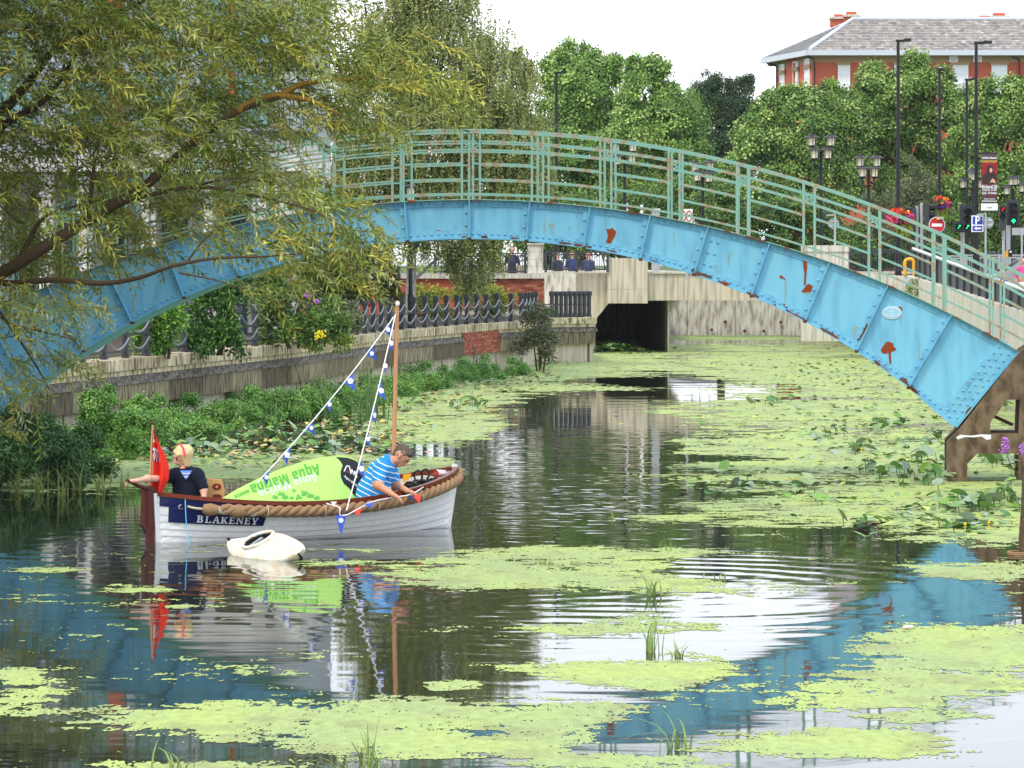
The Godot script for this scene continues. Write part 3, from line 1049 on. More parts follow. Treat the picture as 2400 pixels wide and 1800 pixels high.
func pier() -> void:
	# concrete A-frame under the right end
	var t := thing("bridge_pier", "weathered brown concrete pier with cut-out openings carrying the blue bridge's right end", "pier")
	t.transform = bridge_frame
	for zz in [[0.12, -0.28], [-0.67, -1.07]]:
		var mb := MB.new()
		# slabs round the upper opening: three pieces butted together
		var cut := func(a: Array) -> PackedVector2Array:
			var pl := PackedVector2Array()
			for q in a:
				pl.append(B2(q[0], q[1]))
			return pl
		for pc in [
			[[2247, 1005], [2389, 824], [2389, 936], [2359, 936], [2320, 990], [2320, 1015], [2240, 1015]],
			[[2219, 1036], [2240, 1015], [2386, 1015.5], [2386, 1066], [2372, 1062], [2290, 1062], [2266, 1086], [2266, 1140], [2219, 1140]],
			[[2389, 824], [2440, 790], [2440, 1140], [2386.5, 1140], [2386.5, 1014], [2389.5, 936]],
		]:
			mb.prism(cut.call(pc), zz[1], zz[0])
		obj("frame", mb, M.concrete_dark, t)
	var mb := MB.new()
	mb.bar(B(2326, 975) + Vector3(0, 0, -0.3), B(2378, 1000) + Vector3(0, 0, -0.66), 0.04, 0.04)
	obj("tie_bar", mb, M.rust_dark, t)
	mb = MB.new()
	var pl := PackedVector2Array()
	for q in [[2240, 1024], [2250, 1018], [2275, 1020], [2300, 1017], [2322, 1018], [2322, 1028], [2312, 1030], [2300, 1022], [2280, 1024], [2262, 1023], [2244, 1029]]:
		pl.append(B2(q[0], q[1]))
	mb.prism(pl, 0.12, 0.124)
	obj("white_stain", mb, M.white_paint, t)

# ---- the left river wall and its chain fence -----------------------------
var wall_len := PackedFloat32Array()
func wall_at(s: float) -> Array:
	# position on the wall's top edge (y = 0) and the direction along it
	if wall_len.is_empty():
		var t := 0.0
		wall_len.append(0.0)
		for i in range(1, WALL.size()):
			t += Vector2(WALL[i][0] - WALL[i - 1][0], WALL[i][1] - WALL[i - 1][1]).length()
			wall_len.append(t)
	for i in range(1, WALL.size()):
		if s <= wall_len[i] or i == WALL.size() - 1:
			var k := (s - wall_len[i - 1]) / (wall_len[i] - wall_len[i - 1])
			var a := Vector3(WALL[i - 1][0], 0, -WALL[i - 1][1])
			var b := Vector3(WALL[i][0], 0, -WALL[i][1])
			return [a.lerp(b, k), (b - a).normalized()]
	return []

func piece(called: String, parent: Node, s0: float, s1: float, y0: float, y1: float, out: float, deep: float, mt: Material, bevel := 0.0, lean := 0.0) -> void:
	var a: Vector3 = wall_at(s0)[0]
	var b: Vector3 = wall_at(s1)[0]
	var t := (b - a).normalized()
	var o := Vector3.UP.cross(t) * -1.0   # towards the river
	if o.x < 0 and absf(o.x) > absf(o.z):
		o = -o
	if o.z < 0 and absf(o.z) >= absf(o.x):
		o = -o
	var mb := MB.new()
	var q := func(p: Vector3, y: float, k: float) -> Vector3:
		return p + Vector3(0, y, 0) + o * k
	var fa0: Vector3 = q.call(a, y0, out + lean)
	var fb0: Vector3 = q.call(b, y0, out + lean)
	var fa1: Vector3 = q.call(a, y1 - bevel, out)
	var fb1: Vector3 = q.call(b, y1 - bevel, out)
	var ta: Vector3 = q.call(a, y1, out - bevel)
	var tb: Vector3 = q.call(b, y1, out - bevel)
	var ra: Vector3 = q.call(a, y1, -deep)
	var rb: Vector3 = q.call(b, y1, -deep)
	var da: Vector3 = q.call(a, y0, -deep)
	var db: Vector3 = q.call(b, y0, -deep)
	var mid := (fa0 + fb0 + fa1 + fb1 + ra + rb) / 6.0
	var faces := [[fa0, fb0, fb1, fa1], [fa1, fb1, tb, ta], [ta, tb, rb, ra], [fa0, fa1, ta, ra, da], [fb0, fb1, tb, rb, db], [fa0, fb0, db, da]]
	for f in faces:
		var nn: Vector3 = (f[1] - f[0]).cross(f[2] - f[0])
		if nn.dot(f[0] + f[2] - mid * 2.0) < 0:
			f.reverse()
		for k in range(1, f.size() - 1):
			mb.tri(f[0], f[k], f[k + 1])
	obj(called, mb, mt, parent)

func river_wall() -> void:
	var w := thing("river_wall", "stained pale stone quay wall with overhanging coping along the left bank", "wall")
	wall_at(0.0)
	var total := wall_len[-1]
	var brick_from := wall_len[5]
	var brick_to := wall_len[6]
	var s := 0.0
	while s < total - 0.1:
		var e := minf(s + rng.randf_range(0.75, 1.05), total)
		for j in wall_len:
			if j > s + 0.05 and j < e:
				e = j
		var k := rng.randf_range(-0.008, 0.008)
		piece("coping_stone", w, s + 0.006, e - 0.006, 1.24, 1.45 + k, 0.07 + k, 0.4, M["wall_stone_%d" % (rng.randi() % 3)], 0.015)
		s = e
	for row in [["band_stone", 1.14, 1.24, 0.02, 1.2, M.wall_stone, 0.0], ["bevel_stone", 0.985, 1.138, 0.03, 1.1, M.wall_bevel, 0.09], ["wall_panel", 0.6, 0.983, 0.10, 2.3, M.wall_low, 0.0]]:
		s = 0.0
		while s < total - 0.1:
			var e: float = minf(s + row[4] * rng.randf_range(0.9, 1.1), total)
			for j in wall_len:
				if j > s + 0.05 and j < e:
					e = j
			if not (s >= brick_from - 0.01 and e <= brick_to + 0.01):
				piece(row[0], w, s + 0.005, e - 0.005, row[1], row[2], row[3] + rng.randf_range(-0.006, 0.006), 0.3, M["wall_low_%d" % (rng.randi() % 3)] if row[0] == "wall_panel" else row[5], 0.0, row[6])
			s = e
	s = 0.0
	while s < total - 0.1:
		var e := minf(s + rng.randf_range(1.4, 2.2), total)
		for j in wall_len:
			if j > s + 0.05 and j < e:
				e = j
		piece("pile", w, s + 0.05, e - 0.05, -0.4, 0.6, -0.05 + rng.randf_range(-0.02, 0.02), 0.5, M.concrete_brown)
		s = e
	# the short brick return
	var a: Vector3 = wall_at(brick_from)[0]
	var b: Vector3 = wall_at(brick_to)[0]
	var brk := []
	for k in 4:
		brk.append(brick_mesh(k))
	var t := (b - a).normalized()
	var o := Vector3(-t.z, 0, t.x)
	if o.z < 0:
		o = -o
	var ln := a.distance_to(b)
	for row in 9:
		var x := 0.0 if row % 2 == 0 else -0.1125
		while x < ln - 0.02:
			var l0 := maxf(x, 0.0)
			var l1 := minf(x + 0.215, ln)
			if l1 - l0 > 0.04:
				inst("brick", brk[rng.randi() % 4], M.brick, w, Transform3D(Basis(t * (l1 - l0) / 0.215, Vector3.UP, o), a + t * (l0 + l1) * 0.5 + o * 0.03 + Vector3(0, 0.6 + row * 0.072 + 0.036, 0)))
			x += 0.225
	var mb := MB.new()
	mb.quad(a + o * 0.012 + Vector3(0, 0.58, 0), b + o * 0.012 + Vector3(0, 0.58, 0), b + o * 0.012 + Vector3(0, 1.25, 0), a + o * 0.012 + Vector3(0, 1.25, 0))
	obj("mortar", mb, M.mortar, w)

func brick_mesh(k: int) -> ArrayMesh:
	var mb := MB.new()
	mb.col = [sl(150, 80, 60), sl(166, 94, 72), sl(134, 68, 54), sl(176, 112, 90)][k]
	mb.cbox(Vector3.ZERO, Vector3(0.215, 0.063, 0.05), 0.005)
	return mb.mesh()

func wall_fence() -> void:
	var f := thing("chain_fence", "dark grey post fence with two tiers of hanging chains along the quay", "fence")
	var pm := MB.new()
	pm.cbox(Vector3(0, 0.36, 0), Vector3(0.105, 0.72, 0.105), 0.012)
	pm.cbox(Vector3(0, 0.04, 0), Vector3(0.13, 0.08, 0.13), 0.012)
	var post := pm.mesh()
	var cm := MB.new()
	cm.cbox(Vector3(0, 0.78, 0), Vector3(0.155, 0.12, 0.155), 0.02)
	cm.box(Vector3(0, 0.705, 0), Vector3(0.125, 0.03, 0.125))
	var cap := cm.mesh()
	var total := wall_len[-1]
	var s := 6.0
	var prev := Vector3.ZERO
	var k := 0
	while s < total:
		var near_end := s > wall_len[-2]
		var q := wall_at(s)
		var t: Vector3 = q[1]
		var o := Vector3(-t.z, 0, t.x)
		if o.x < 0 and absf(o.x) > absf(o.z):
			o = -o
		var p: Vector3 = q[0] - o * 0.13 + Vector3(0, 1.45, 0)
		var bs := Basis(t, Vector3.UP, t.cross(Vector3.UP))
		inst("post", post, M.iron, f, Transform3D(bs, p))
		inst("post_cap", cap, M.iron, f, Transform3D(bs, p))
		if k > 0:
			for y in [0.42, 0.12]:
				var mb := MB.new()
				mb.bar(prev + Vector3(0, y, 0), p + Vector3(0, y, 0), 0.03, 0.035)
				obj("rail", mb, M.iron, f)
			for y in [0.66, 0.36] if not near_end else []:
				var pts := []
				var oo := o * 0.06
				for j in 9:
					var w := j / 8.0
					pts.append(prev.lerp(p, w) + oo + Vector3(0, y - 0.2 * 4.0 * w * (1.0 - w), 0))
				var ch := MB.new()
				ch.tube(PackedVector3Array(pts), pf([0.017]), 5)
				obj("chain", ch, M.chain, f)
		prev = p
		k += 1
		s += 0.2 if near_end else 1.3

# ---- slabs given by their outline and depth -------------------------------
func slab(called: String, pts: Array, d: float, thick: float, mt: Material, parent: Node) -> MeshInstance3D:
	var pl := PackedVector2Array()
	for q in pts:
		var p := P(q[0], q[1], d)
		pl.append(Vector2(p.x, p.y))
	var mb := MB.new()
	mb.prism(pl, -d - thick, -d)
	return obj(called, mb, mt, parent)
func rect(x0: float, y0: float, x1: float, y1: float) -> Array:
	return [[x0, y0], [x1, y0], [x1, y1], [x0, y1]]

func bars(parent: Node, x0: float, x1: float, y0: float, y1: float, d: float, step: float, mt: Material, bar := 0.022) -> void:
	# an upright-bar railing between two points at one depth
	for y in [y0, y0 + 6.0, y1 - 4.0]:
		var mb := MB.new()
		mb.bar(P(x0, y, d), P(x1, y, d), 0.04, 0.045)
		obj("rail", mb, mt, parent)
	var x := x0 + step * 0.5
	var one := MB.new()
	one.box(Vector3.ZERO, Vector3(bar, (y1 - y0) * d / F, bar))
	var bm := one.mesh()
	while x < x1:
		inst("bar", bm, mt, parent, Transform3D(Basis(), P(x, (y0 + y1) * 0.5, d)))
		x += step
	for xx in [x0, (x0 + x1) * 0.5, x1]:
		var pm := MB.new()
		pm.box(P(xx, (y0 + y1) * 0.5, d), Vector3(0.09, (y1 - y0 + 4.0) * d / F, 0.09))
		obj("post", pm, mt, parent)

func road_bridge() -> void:
	var d := 122.0
	var r := thing("road_bridge", "weathered concrete road bridge with a dark square tunnel over the river", "bridge")
	slab("wing_wall", [[1350, 640], [1425, 640], [1425, 706], [1430, 707], [1393, 752], [1396, 756], [1396, 834], [1376, 834], [1376, 742], [1350, 742]], d, 1.2, M.concrete_brown, r)
	slab("pale_panel", rect(1277, 643, 1349.5, 745), d - 0.4, 1.5, M.concrete_pale, r)
	slab("pilaster", rect(1424, 605, 1518, 677.6), d - 0.35, 0.6, M.concrete_brown, r)
	slab("pilaster", rect(1424, 678.4, 1518, 711), d - 0.35, 0.6, M.concrete_brown, r)
	slab("base_block", [[1300, 742], [1376, 742], [1376, 834], [1290, 834], [1290, 752]], d - 1.2, 1.1, M.wall_stone, r)
	slab("base_coping", rect(1292, 740, 1378, 754), d - 1.3, 0.5, M.wall_stone, r)
	var xs := [1518.5, 1655.0, 1790.0, 1925.0, 2060.0, 2190.0]
	for i in 5:
		slab("parapet_panel", rect(xs[i] + 0.3, 641.5, xs[i + 1] - 0.3, 704), d, 0.45, M.concrete_brown, r)
		slab("parapet_coping", rect(xs[i] + 0.3, 636, xs[i + 1] - 0.3, 641.3), d - 0.08, 0.6, M.concrete, r)
	# tunnel: ceiling, sloped haunches, walls and far end, all real concrete going back under the road
	var deep := 34.0
	slab("ceiling", [[1424, 700], [1600, 698], [1598, 704.5], [1430, 706]], d + 0.5, deep, M.concrete, r)
	slab("haunch", [[1566.5, 735], [1598, 704.6], [1566.5, 704.6]], d + 4.0, deep - 4.0, M.concrete, r)
	slab("tunnel_wall", rect(1565.5, 704, 1567.2, 834), d + 0.4, deep, M.concrete, r)
	slab("tunnel_wall", rect(1330, 704, 1370, 840), d + 1.3, deep, M.concrete, r)
	slab("tunnel_end", rect(1310, 690, 1590, 830), d + deep - 0.5, 0.4, M.concrete, r)
	slab("road_slab", [[1250, 636], [1600, 636], [1600, 697], [1424, 699], [1330, 703], [1250, 703]], d + 1.25, deep, M.concrete, r)
	# far river wall beyond the bridge
	var w := thing("far_river_wall", "pale stained concrete river wall beyond the road bridge, right of the tunnel", "wall")
	var js := [1560.0, 1610.0, 1693.0, 1724.0, 1853.0, 1990.0, 2150.0]
	for i in 6:
		slab("wall_panel", rect(js[i] + 0.25, 700, js[i + 1] - 0.25, 790), 153.0 + 0.05 * (i % 2), 0.6, M.concrete_pale, w)
	for q in [[1668, 773], [1700, 754], [1745, 776], [1790, 776], [1830, 755]]:
		var mb := MB.new()
		mb.lathe(P(q[0], q[1], 152.96), [Vector2(0.06, 0), Vector2(0.075, 0.04), Vector2(0.04, 0.05), Vector2(0.0, 0.01)], 10, Basis(Vector3.RIGHT, Vector3.BACK, Vector3.DOWN))
		obj("drain_pipe", mb, M.rust_dark, w)
	# brick wall of the raised path, left of the bridge
	var b := thing("brick_wall", "red brick retaining wall with stone coping left of the road bridge", "wall")
	var bd := 118.0
	slab("wall_core", rect(440, 652, 1276, 742), bd + 0.04, 0.5, M.mortar, b)
	var meshes := []
	for k in 4:
		meshes.append(brick_mesh(k))
	var x0 := P(1068, 0, bd).x
	var x1 := P(1276, 0, bd).x
	var y1 := P(0, 653, bd).y
	for row in 14:
		var x := x0 - (0.0 if row % 2 == 0 else 0.1125)
		while x < x1 - 0.03:
			var l0 := maxf(x, x0)
			var l1 := minf(x + 0.215, x1)
			if l1 - l0 > 0.04:
				inst("brick", meshes[rng.randi() % 4], M.brick, b, Transform3D(Basis().scaled(Vector3((l1 - l0) / 0.215, 1, 1)), Vector3((l0 + l1) * 0.5, y1 - 0.035 - row * 0.074, -bd + 0.0)))
			x += 0.225
	slab("brick_face", rect(440, 653, 1067.5, 742), bd + 0.02, 0.015, M.brick_far, b)
	var x := 440.0
	while x < 1276:
		var e := minf(x + 62.0, 1276.0)
		slab("coping_stone", rect(x + 0.3, 641, e - 0.3, 652.8), bd - 0.12, 0.7, M.concrete, b)
		x = e
	# railings on the raised path
	var g := thing("metal_railing", "dark metal bar railing left of the stone pillar on the raised path", "railing", Vector3.ZERO, "railings on the road bridge")
	bars(g, 1020, 1231, 594, 640, 118.3, 5.6, M.iron)
	g = thing("metal_railing", "dark metal bar railing between the stone pillar and the concrete pilaster", "railing", Vector3.ZERO, "railings on the road bridge")
	bars(g, 1279, 1424, 591, 636, 121.6, 5.6, M.iron)
	g = thing("metal_railing", "dark bar railing glimpsed at left behind the willow", "railing", Vector3.ZERO, "railings on the road bridge")
	bars(g, 670, 770, 622, 652, 117.0, 5.6, M.iron)
	g = thing("metal_railing", "dark metal bar railing behind the orange hoop right of the concrete block", "railing", Vector3.ZERO, "railings on the road bridge")
	bars(g, 1994, 2136, 586, 636, 117.0, 6.4, M.iron)
	var p := thing("stone_pillar", "pale stone pillar standing between two railings on the raised path", "pillar")
	for k in 4:
		slab("pillar_block", rect(1237.0 + 0.1 * k, 574 + k * 16.8, 1273, 590.2 + k * 16.8), 118.0 - 0.01 * k, 0.55, M.concrete_pale, p)
	slab("pillar_cap", rect(1235.5, 570, 1274.5, 573.5), 117.95, 0.62, M.concrete_pale, p)

func right_bank() -> void:
	var blk := thing("concrete_block_pillar", "stained concrete block pier beside the dark railing behind the bridge's right side", "pillar")
	slab("upper_block", rect(1884, 575, 1990, 590), 115.6, 1.2, M.concrete, blk)
	slab("lower_block", rect(1885, 590.6, 1989, 650), 115.65, 1.1, M.concrete, blk)
	var w := thing("retaining_wall", "streaky grey concrete retaining wall of the ramp beyond the blue bridge", "wall")
	slab("wall_panel", [[1880, 640], [2000, 638], [2124, 647], [2124, 800], [1880, 800]], 115.0, 0.4, M.concrete, w)
	var cnt := 12
	for i in cnt:
		var t0 := i / float(cnt)
		var t1 := (i + 1) / float(cnt)
		var d0 := lerpf(115.0, 74.0, t0)
		var d1 := lerpf(115.0, 74.0, t1)
		var x0 := lerpf(2124.5, 2520.0, pow(t0, 1.35))
		var x1 := lerpf(2124.5, 2520.0, pow(t1, 1.35))
		var y0 := 646.0 + (x0 - 2124.0) * 0.312
		var y1 := 646.0 + (x1 - 2124.0) * 0.312
		var a := P(x0 + 0.3, y0, d0)
		var b := P(x1 - 0.3, y1, d1)
		var mb := MB.new()
		var o := Vector3(0.35, 0, 0)
		var la := Vector3(a.x, -0.2, a.z)
		var lb := Vector3(b.x, -0.2, b.z)
		mb.quad(la, lb, b, a)
		mb.quad(a, b, b + o, a + o)
		mb.quad(lb, lb + o, b + o, b)
		mb.quad(la + o, la, a, a + o)
		obj("wall_panel", mb, M.concrete, w)
	# steel sheet fence on the ramp
	var f := thing("sheet_fence", "dark grey sheet metal fence running down the ramp above the concrete wall", "fence")
	cnt = 19
	for i in cnt:
		var t0 := i / float(cnt)
		var t1 := (i + 0.9) / float(cnt)
		var q := []
		for t in [t0, t1]:
			var dd := lerpf(113.0, 78.0, t)
			var xx := lerpf(2148.0, 2470.0, pow(t, 1.2))
			q.append([P(xx, 589.0 + (xx - 2146.0) * 0.374, dd), P(xx, 656.0 + (xx - 2146.0) * 0.31, dd)])
		var mb := MB.new()
		var o := Vector3(0.03, 0, 0)
		mb.quad(q[0][1], q[1][1], q[1][0], q[0][0])
		mb.quad(q[1][1] + o, q[0][1] + o, q[0][0] + o, q[1][0] + o)
		mb.quad(q[0][0], q[1][0], q[1][0] + o, q[0][0] + o)
		obj("sheet", mb, M.iron, f)
		mb = MB.new()
		mb.box((q[0][0] + q[0][1]) * 0.5 + Vector3(-0.03, 0, 0), Vector3(0.08, q[0][0].y - q[0][1].y, 0.08))
		obj("post", mb, M.signal_case, f)
	var mb := MB.new()
	var hr := []
	for i in 12:
		var t := i / 11.0
		var xx := lerpf(2140.0, 2470.0, pow(t, 1.2))
		hr.append(P(xx, 585.0 + (xx - 2146.0) * 0.374, lerpf(113.0, 78.0, t)))
	mb.tube(PackedVector3Array(hr), pf([0.05]), 6)
	obj("top_rail", mb, M.lead, f)
	# orange hoop
	var h := thing("hoop_barrier", "bright orange metal hoop standing before the dark railing", "barrier")
	mb = MB.new()
	var hp := []
	for k in 13:
		var an := PI - PI * k / 12.0
		hp.append(P(2131.5 + 10.5 * cos(an), 615 - 8.0 * sin(an), 110.0))
	hp.push_front(P(2121, 645, 110.0))
	hp.append(P(2142, 645, 110.0))
	mb.tube(PackedVector3Array(hp), pf([0.055]), 8)
	obj("hoop", mb, M.yellow, h)
	mb = MB.new()
	mb.box(P(2122, 660, 110.05), Vector3(0.09, 0.45, 0.09))
	obj("stub_post", mb, M.lead, h)

# ---- the red brick hall on the skyline, right ------------------------------
func window_unit(parent: Node, at: Vector3, w: float, h: float, right: Vector3, out: Vector3, cols: int, rows: int, cur: Material) -> void:
	var b := Basis(right, Vector3.UP, out)
	var n := Node3D.new()
	n.name = "window"
	parent.add_child(n, true)
	n.transform = Transform3D(b, at)
	var mb := MB.new()
	mb.box(Vector3(0, 0, -0.02), Vector3(w, h, 0.03))
	obj("pane", mb, M.window_glass, n)
	mb = MB.new()
	mb.box(Vector3(0, h * 0.1, -0.003), Vector3(w * 0.96, h * 0.76, 0.008))
	obj("curtain", mb, cur, n)
	mb = MB.new()
	var fw := 0.09
	for x in [-w * 0.5, w * 0.5]:
		mb.box(Vector3(x, 0, 0.03), Vector3(fw, h + fw, 0.09))
	for y in [-h * 0.5, h * 0.5]:
		mb.box(Vector3(0, y, 0.028), Vector3(w - fw - 0.002, fw, 0.09))
	obj("frame", mb, M.white_paint, n)
	mb = MB.new()
	for k in range(1, cols):
		mb.box(Vector3(-w * 0.5 + w * k / cols, 0, 0.022), Vector3(0.05, h - fw, 0.04))
	for k in range(1, rows):
		mb.box(Vector3(0, -h * 0.5 + h * k / rows, 0.018), Vector3(w - fw, 0.05, 0.04))
	if cols > 1 or rows > 1:
		obj("glazing_bar", mb, M.white_paint, n)

func hall() -> void:
	var h := thing("brick_building", "red brick building with grey slate hipped roof behind the trees at right", "building")
	var d := 200.0
	var c := P(1903, 0, d).x
	var back := Vector3(P(1820, 0, 208.0).x - c, 0, -8.0)
	var bdir := back.normalized()
	var bn := Vector3(bdir.z, 0, -bdir.x)
	if bn.x > 0:
		bn = -bn
	var eave := P(0, 121, d).y
	var low := 2.5
	var band := P(0, 146, d).y
	var far := P(2560, 0, d).x
	var mb := MB.new()
	mb.quad(Vector3(c, low, -d), Vector3(far, low, -d), Vector3(far, band, -d), Vector3(c, band, -d))
	obj("front_wall", mb, M.brick_far, h)
	mb = MB.new()
	mb.quad(Vector3(c, band, -d), Vector3(far, band, -d), Vector3(far, eave, -d), Vector3(c, eave, -d))
	obj("front_band", mb, M.brick_buff, h)
	mb = MB.new()
	var a := Vector3(c, low, -d)
	mb.quad(a + back, a, a + Vector3(0, band - low, 0), a + back + Vector3(0, band - low, 0))
	obj("side_wall", mb, M.brick_bright, h)
	mb = MB.new()
	mb.quad(a + back + Vector3(0, band - low, 0), a + Vector3(0, band - low, 0), a + Vector3(0, eave - low, 0), a + back + Vector3(0, eave - low, 0))
	obj("side_band", mb, M.brick_buff, h)
	mb = MB.new()
	mb.quad(a + back, a + back + Vector3(0, eave - low, 0), Vector3(far, eave, -d - 20), Vector3(far, low, -d - 20))
	mb.quad(Vector3(far, low, -d), Vector3(far, low, -d - 20), Vector3(far, eave, -d - 20), Vector3(far, eave, -d))
	obj("rear_wall", mb, M.brick_far, h)
	# a brick pier on the side wall
	mb = MB.new()
	var sp := a + back * 0.55 + bn * 0.06
	mb.box(sp + Vector3(0, (eave - low) * 0.5, 0), Vector3(1.7, eave - low - 0.02, 0.1), Basis(bdir, Vector3.UP, bn))
	obj("brick_pier", mb, M.brick_far, h)
	# roof
	var e0 := P(1898, 118, d - 0.6)
	var e1 := Vector3(far + 1.0, e0.y, e0.z)
	var el := P(1787, 138, 208.6)
	var r0 := P(1999, 46, 206.5)
	var r1 := Vector3(far + 1.0, r0.y, r0.z)
	var mid := r0 + Vector3(-0.3, -0.05, 4.0) * 0.0
	mb = MB.new()
	mb.quad(e0, e1, r1, r0)
	mb.tri(el, e0, r0)
	mb.tri(Vector3(el.x + 1.0, el.y, el.z - 8.0), el, r0)
	mb.quad(r0, r1, Vector3(r1.x, e1.y, r1.z - 8.0), Vector3(el.x + 1.0, el.y, el.z - 8.0))
	var roof := obj("roof", mb, mat("slate_base", s8(120, 118, 118), 0.8), h)
	# slates, row upon row: each about 8 by 4 pixels, joined
	mb = MB.new()
	var slope := (Vector3(e0.x, r0.y, r0.z) - e0)
	var rows := 19
	var nrm := Vector3(0, -slope.z, slope.y).normalized()
	if nrm.y < 0:
		nrm = -nrm
	for k in rows:
		var y0 := e0 + slope * (float(k) / rows)
		var y1 := e0 + slope * (float(k + 1.08) / rows)
		var left := lerpf(e0.x, r0.x, float(k) / rows)
		var x := left + 0.05
		while x < 31.0:
			var ww := rng.randf_range(0.2, 0.34)
			var g := rng.randf_range(0.75, 1.15)
			var tone := rng.randf()
			mb.col = (Color(0.3, 0.27, 0.25) if tone < 0.7 else (Color(0.4, 0.375, 0.33) if tone < 0.86 else Color(0.2, 0.195, 0.2))) * g
			var lift := nrm * 0.05
			var p0 := Vector3(x, y0.y, y0.z) + lift
			var p1 := Vector3(x + ww - 0.015, y0.y, y0.z) + lift
			var p2 := Vector3(x + ww - 0.015, y1.y, y1.z) + nrm * 0.015
			var p3 := Vector3(x, y1.y, y1.z) + nrm * 0.015
			mb.quad(p0, p1, p2, p3)
			mb.quad(p0 - lift, p1 - lift, p1, p0)
			x += ww
	# the left hip
	for k in 16:
		var l0 := el.lerp(r0, k / 16.0)
		var q0 := e0.lerp(r0, k / 16.0)
		var l1 := el.lerp(r0, (k + 1) / 16.0)
		var q1 := e0.lerp(r0, (k + 1) / 16.0)
		var hn := (q0 - l0).cross(r0 - l0).normalized()
		if hn.y < 0:
			hn = -hn
		var cnt := 16 - k
		for j in cnt:
			mb.col = Color(0.28, 0.275, 0.28) * rng.randf_range(0.75, 1.15)
			var u0 := j / float(cnt)
			var u1 := (j + 0.96) / float(cnt)
			mb.quad(l0.lerp(q0, u0) + hn * 0.05, l0.lerp(q0, u1) + hn * 0.05, l1.lerp(q1, u1) + hn * 0.015, l1.lerp(q1, u0) + hn * 0.015)
	var sl_ := obj("slates", mb, M.slate, roof)
	sl_.set_meta("kind", "stuff")
	mb = MB.new()
	mb.tube(pv([el + Vector3(0, 0.06, 0), r0]), pf([0.06]), 6)
	mb.tube(pv([e0 + Vector3(0, 0.08, 0), r0 + Vector3(0, 0.05, 0), r1 + Vector3(0, 0.05, 0)]), pf([0.13]), 6)
	obj("lead_ridge", mb, M.lead, roof)
	# eaves gutter
	mb = MB.new()
	mb.bar(e0 + Vector3(-0.1, -0.14, 0.05), e1 + Vector3(0, -0.14, 0.05), 0.25, 0.3)
	mb.bar(el + Vector3(0, -0.14, 0), e0 + Vector3(-0.1, -0.14, 0.05), 0.25, 0.3)
	obj("gutter", mb, M.lead, h)
	mb = MB.new()
	mb.quad(e0 + Vector3(0, -0.3, 0), e1 + Vector3(0, -0.3, 0), e1 + Vector3(0, -0.3, -0.62), e0 + Vector3(0, -0.3, -0.62))
	obj("soffit", mb, M.white_paint, h)
	for k in 46:
		mb = MB.new()
		mb.box(Vector3(c + 0.3 + k * 0.33, eave - 0.16, -d + 0.28), Vector3(0.09, 0.16, 0.5))
		obj("bracket", mb, M.white_paint, h)
	# windows
	for q in [[1978, 196, 25, 88], [2110, 196, 25, 88], [2251, 196, 33, 88], [2342, 196, 33, 88]]:
		var at := P(q[0], q[1], d - 0.03)
		window_unit(h, at, q[2] * d / F, q[3] * d / F, Vector3.RIGHT, Vector3.BACK, 3, 4, M.curtain)
		mb = MB.new()
		mb.box(P(q[0], 149, d - 0.06), Vector3(q[2] * d / F * 1.35, 0.16, 0.14))
		obj("lintel", mb, M.brick_buff, h)
	for q in [2235, 2291]:
		window_unit(h, P(q, 137, d - 0.03), 0.42, 0.34, Vector3.RIGHT, Vector3.BACK, 1, 1, M.curtain)
	for q in [0.1, 0.42, 0.8]:
		var at: Vector3 = a + back * q + bn * 0.04
		at.y = P(0, 186, 203).y
		window_unit(h, at, 0.95, 2.1, -bdir, bn, 2, 4, M.curtain)
		mb = MB.new()
		mb.box(Vector3(at.x, band - 0.22, at.z) + bn * 0.06, Vector3(1.3, 0.22, 0.1), Basis(bdir, Vector3.UP, bn))
		obj("lintel", mb, M.brick_buff, h)
	# rainwater pipes
	for q in [[[1893, 124], [1894, 133], [1908, 138], [1909, 146], [1909, 215]], [[2371, 126], [2374, 134], [2388, 138], [2389, 146], [2389, 215]]]:
		mb = MB.new()
		var pp := []
		for w in q:
			pp.append(P(w[0], w[1], d - 0.2))
		mb.tube(PackedVector3Array(pp), pf([0.05]), 6)
		obj("rainwater_pipe", mb, M.black_pole, h)
	mb = MB.new()
	mb.tube(pv([P(1802, 143, 207.6), P(1806, 149, 207.6), P(1818, 153, 207.7), P(1820, 160, 207.7), P(1820, 250, 207.7)]), pf([0.05]), 6)
	obj("rainwater_pipe", mb, M.black_pole, h)
	# chimneys
	for q in [[1948, 2016, 30, 54], [2289, 2364, 33, 50]]:
		var n := Node3D.new()
		n.name = "chimney"
		h.add_child(n, true)
		var x0: float = q[0]
		var x1: float = q[1]
		var xm := lerpf(x0, x1, 0.42)
		var dd := 207.5
		slab("stack", rect(x0, q[2] + 14, xm, q[3] + 8), dd, 0.9, M.brick_far, n)
		slab("stack", rect(xm + 0.3, q[2] + 9, x1, q[3] + 8), dd - 0.1, 0.9, M.brick_far, n)
		slab("stack_cap", rect(x0 - 2, q[2] + 9, xm - 0.3, q[2] + 13.8), dd - 0.12, 1.1, M.concrete, n)
		slab("stack_cap", rect(xm + 0.3, q[2] + 3.5, x1 + 2, q[2] + 8.8), dd - 0.22, 1.1, M.concrete, n)
		slab("pot_row", rect(x0 + 8, q[2] + 3, xm - 2, q[2] + 8.8), dd + 0.1, 0.5, M.brick_bright, n)
		slab("pot_row", rect(xm + 8, q[2] - 3, x1 - 8, q[2] + 3.3), dd, 0.5, M.brick_bright, n)

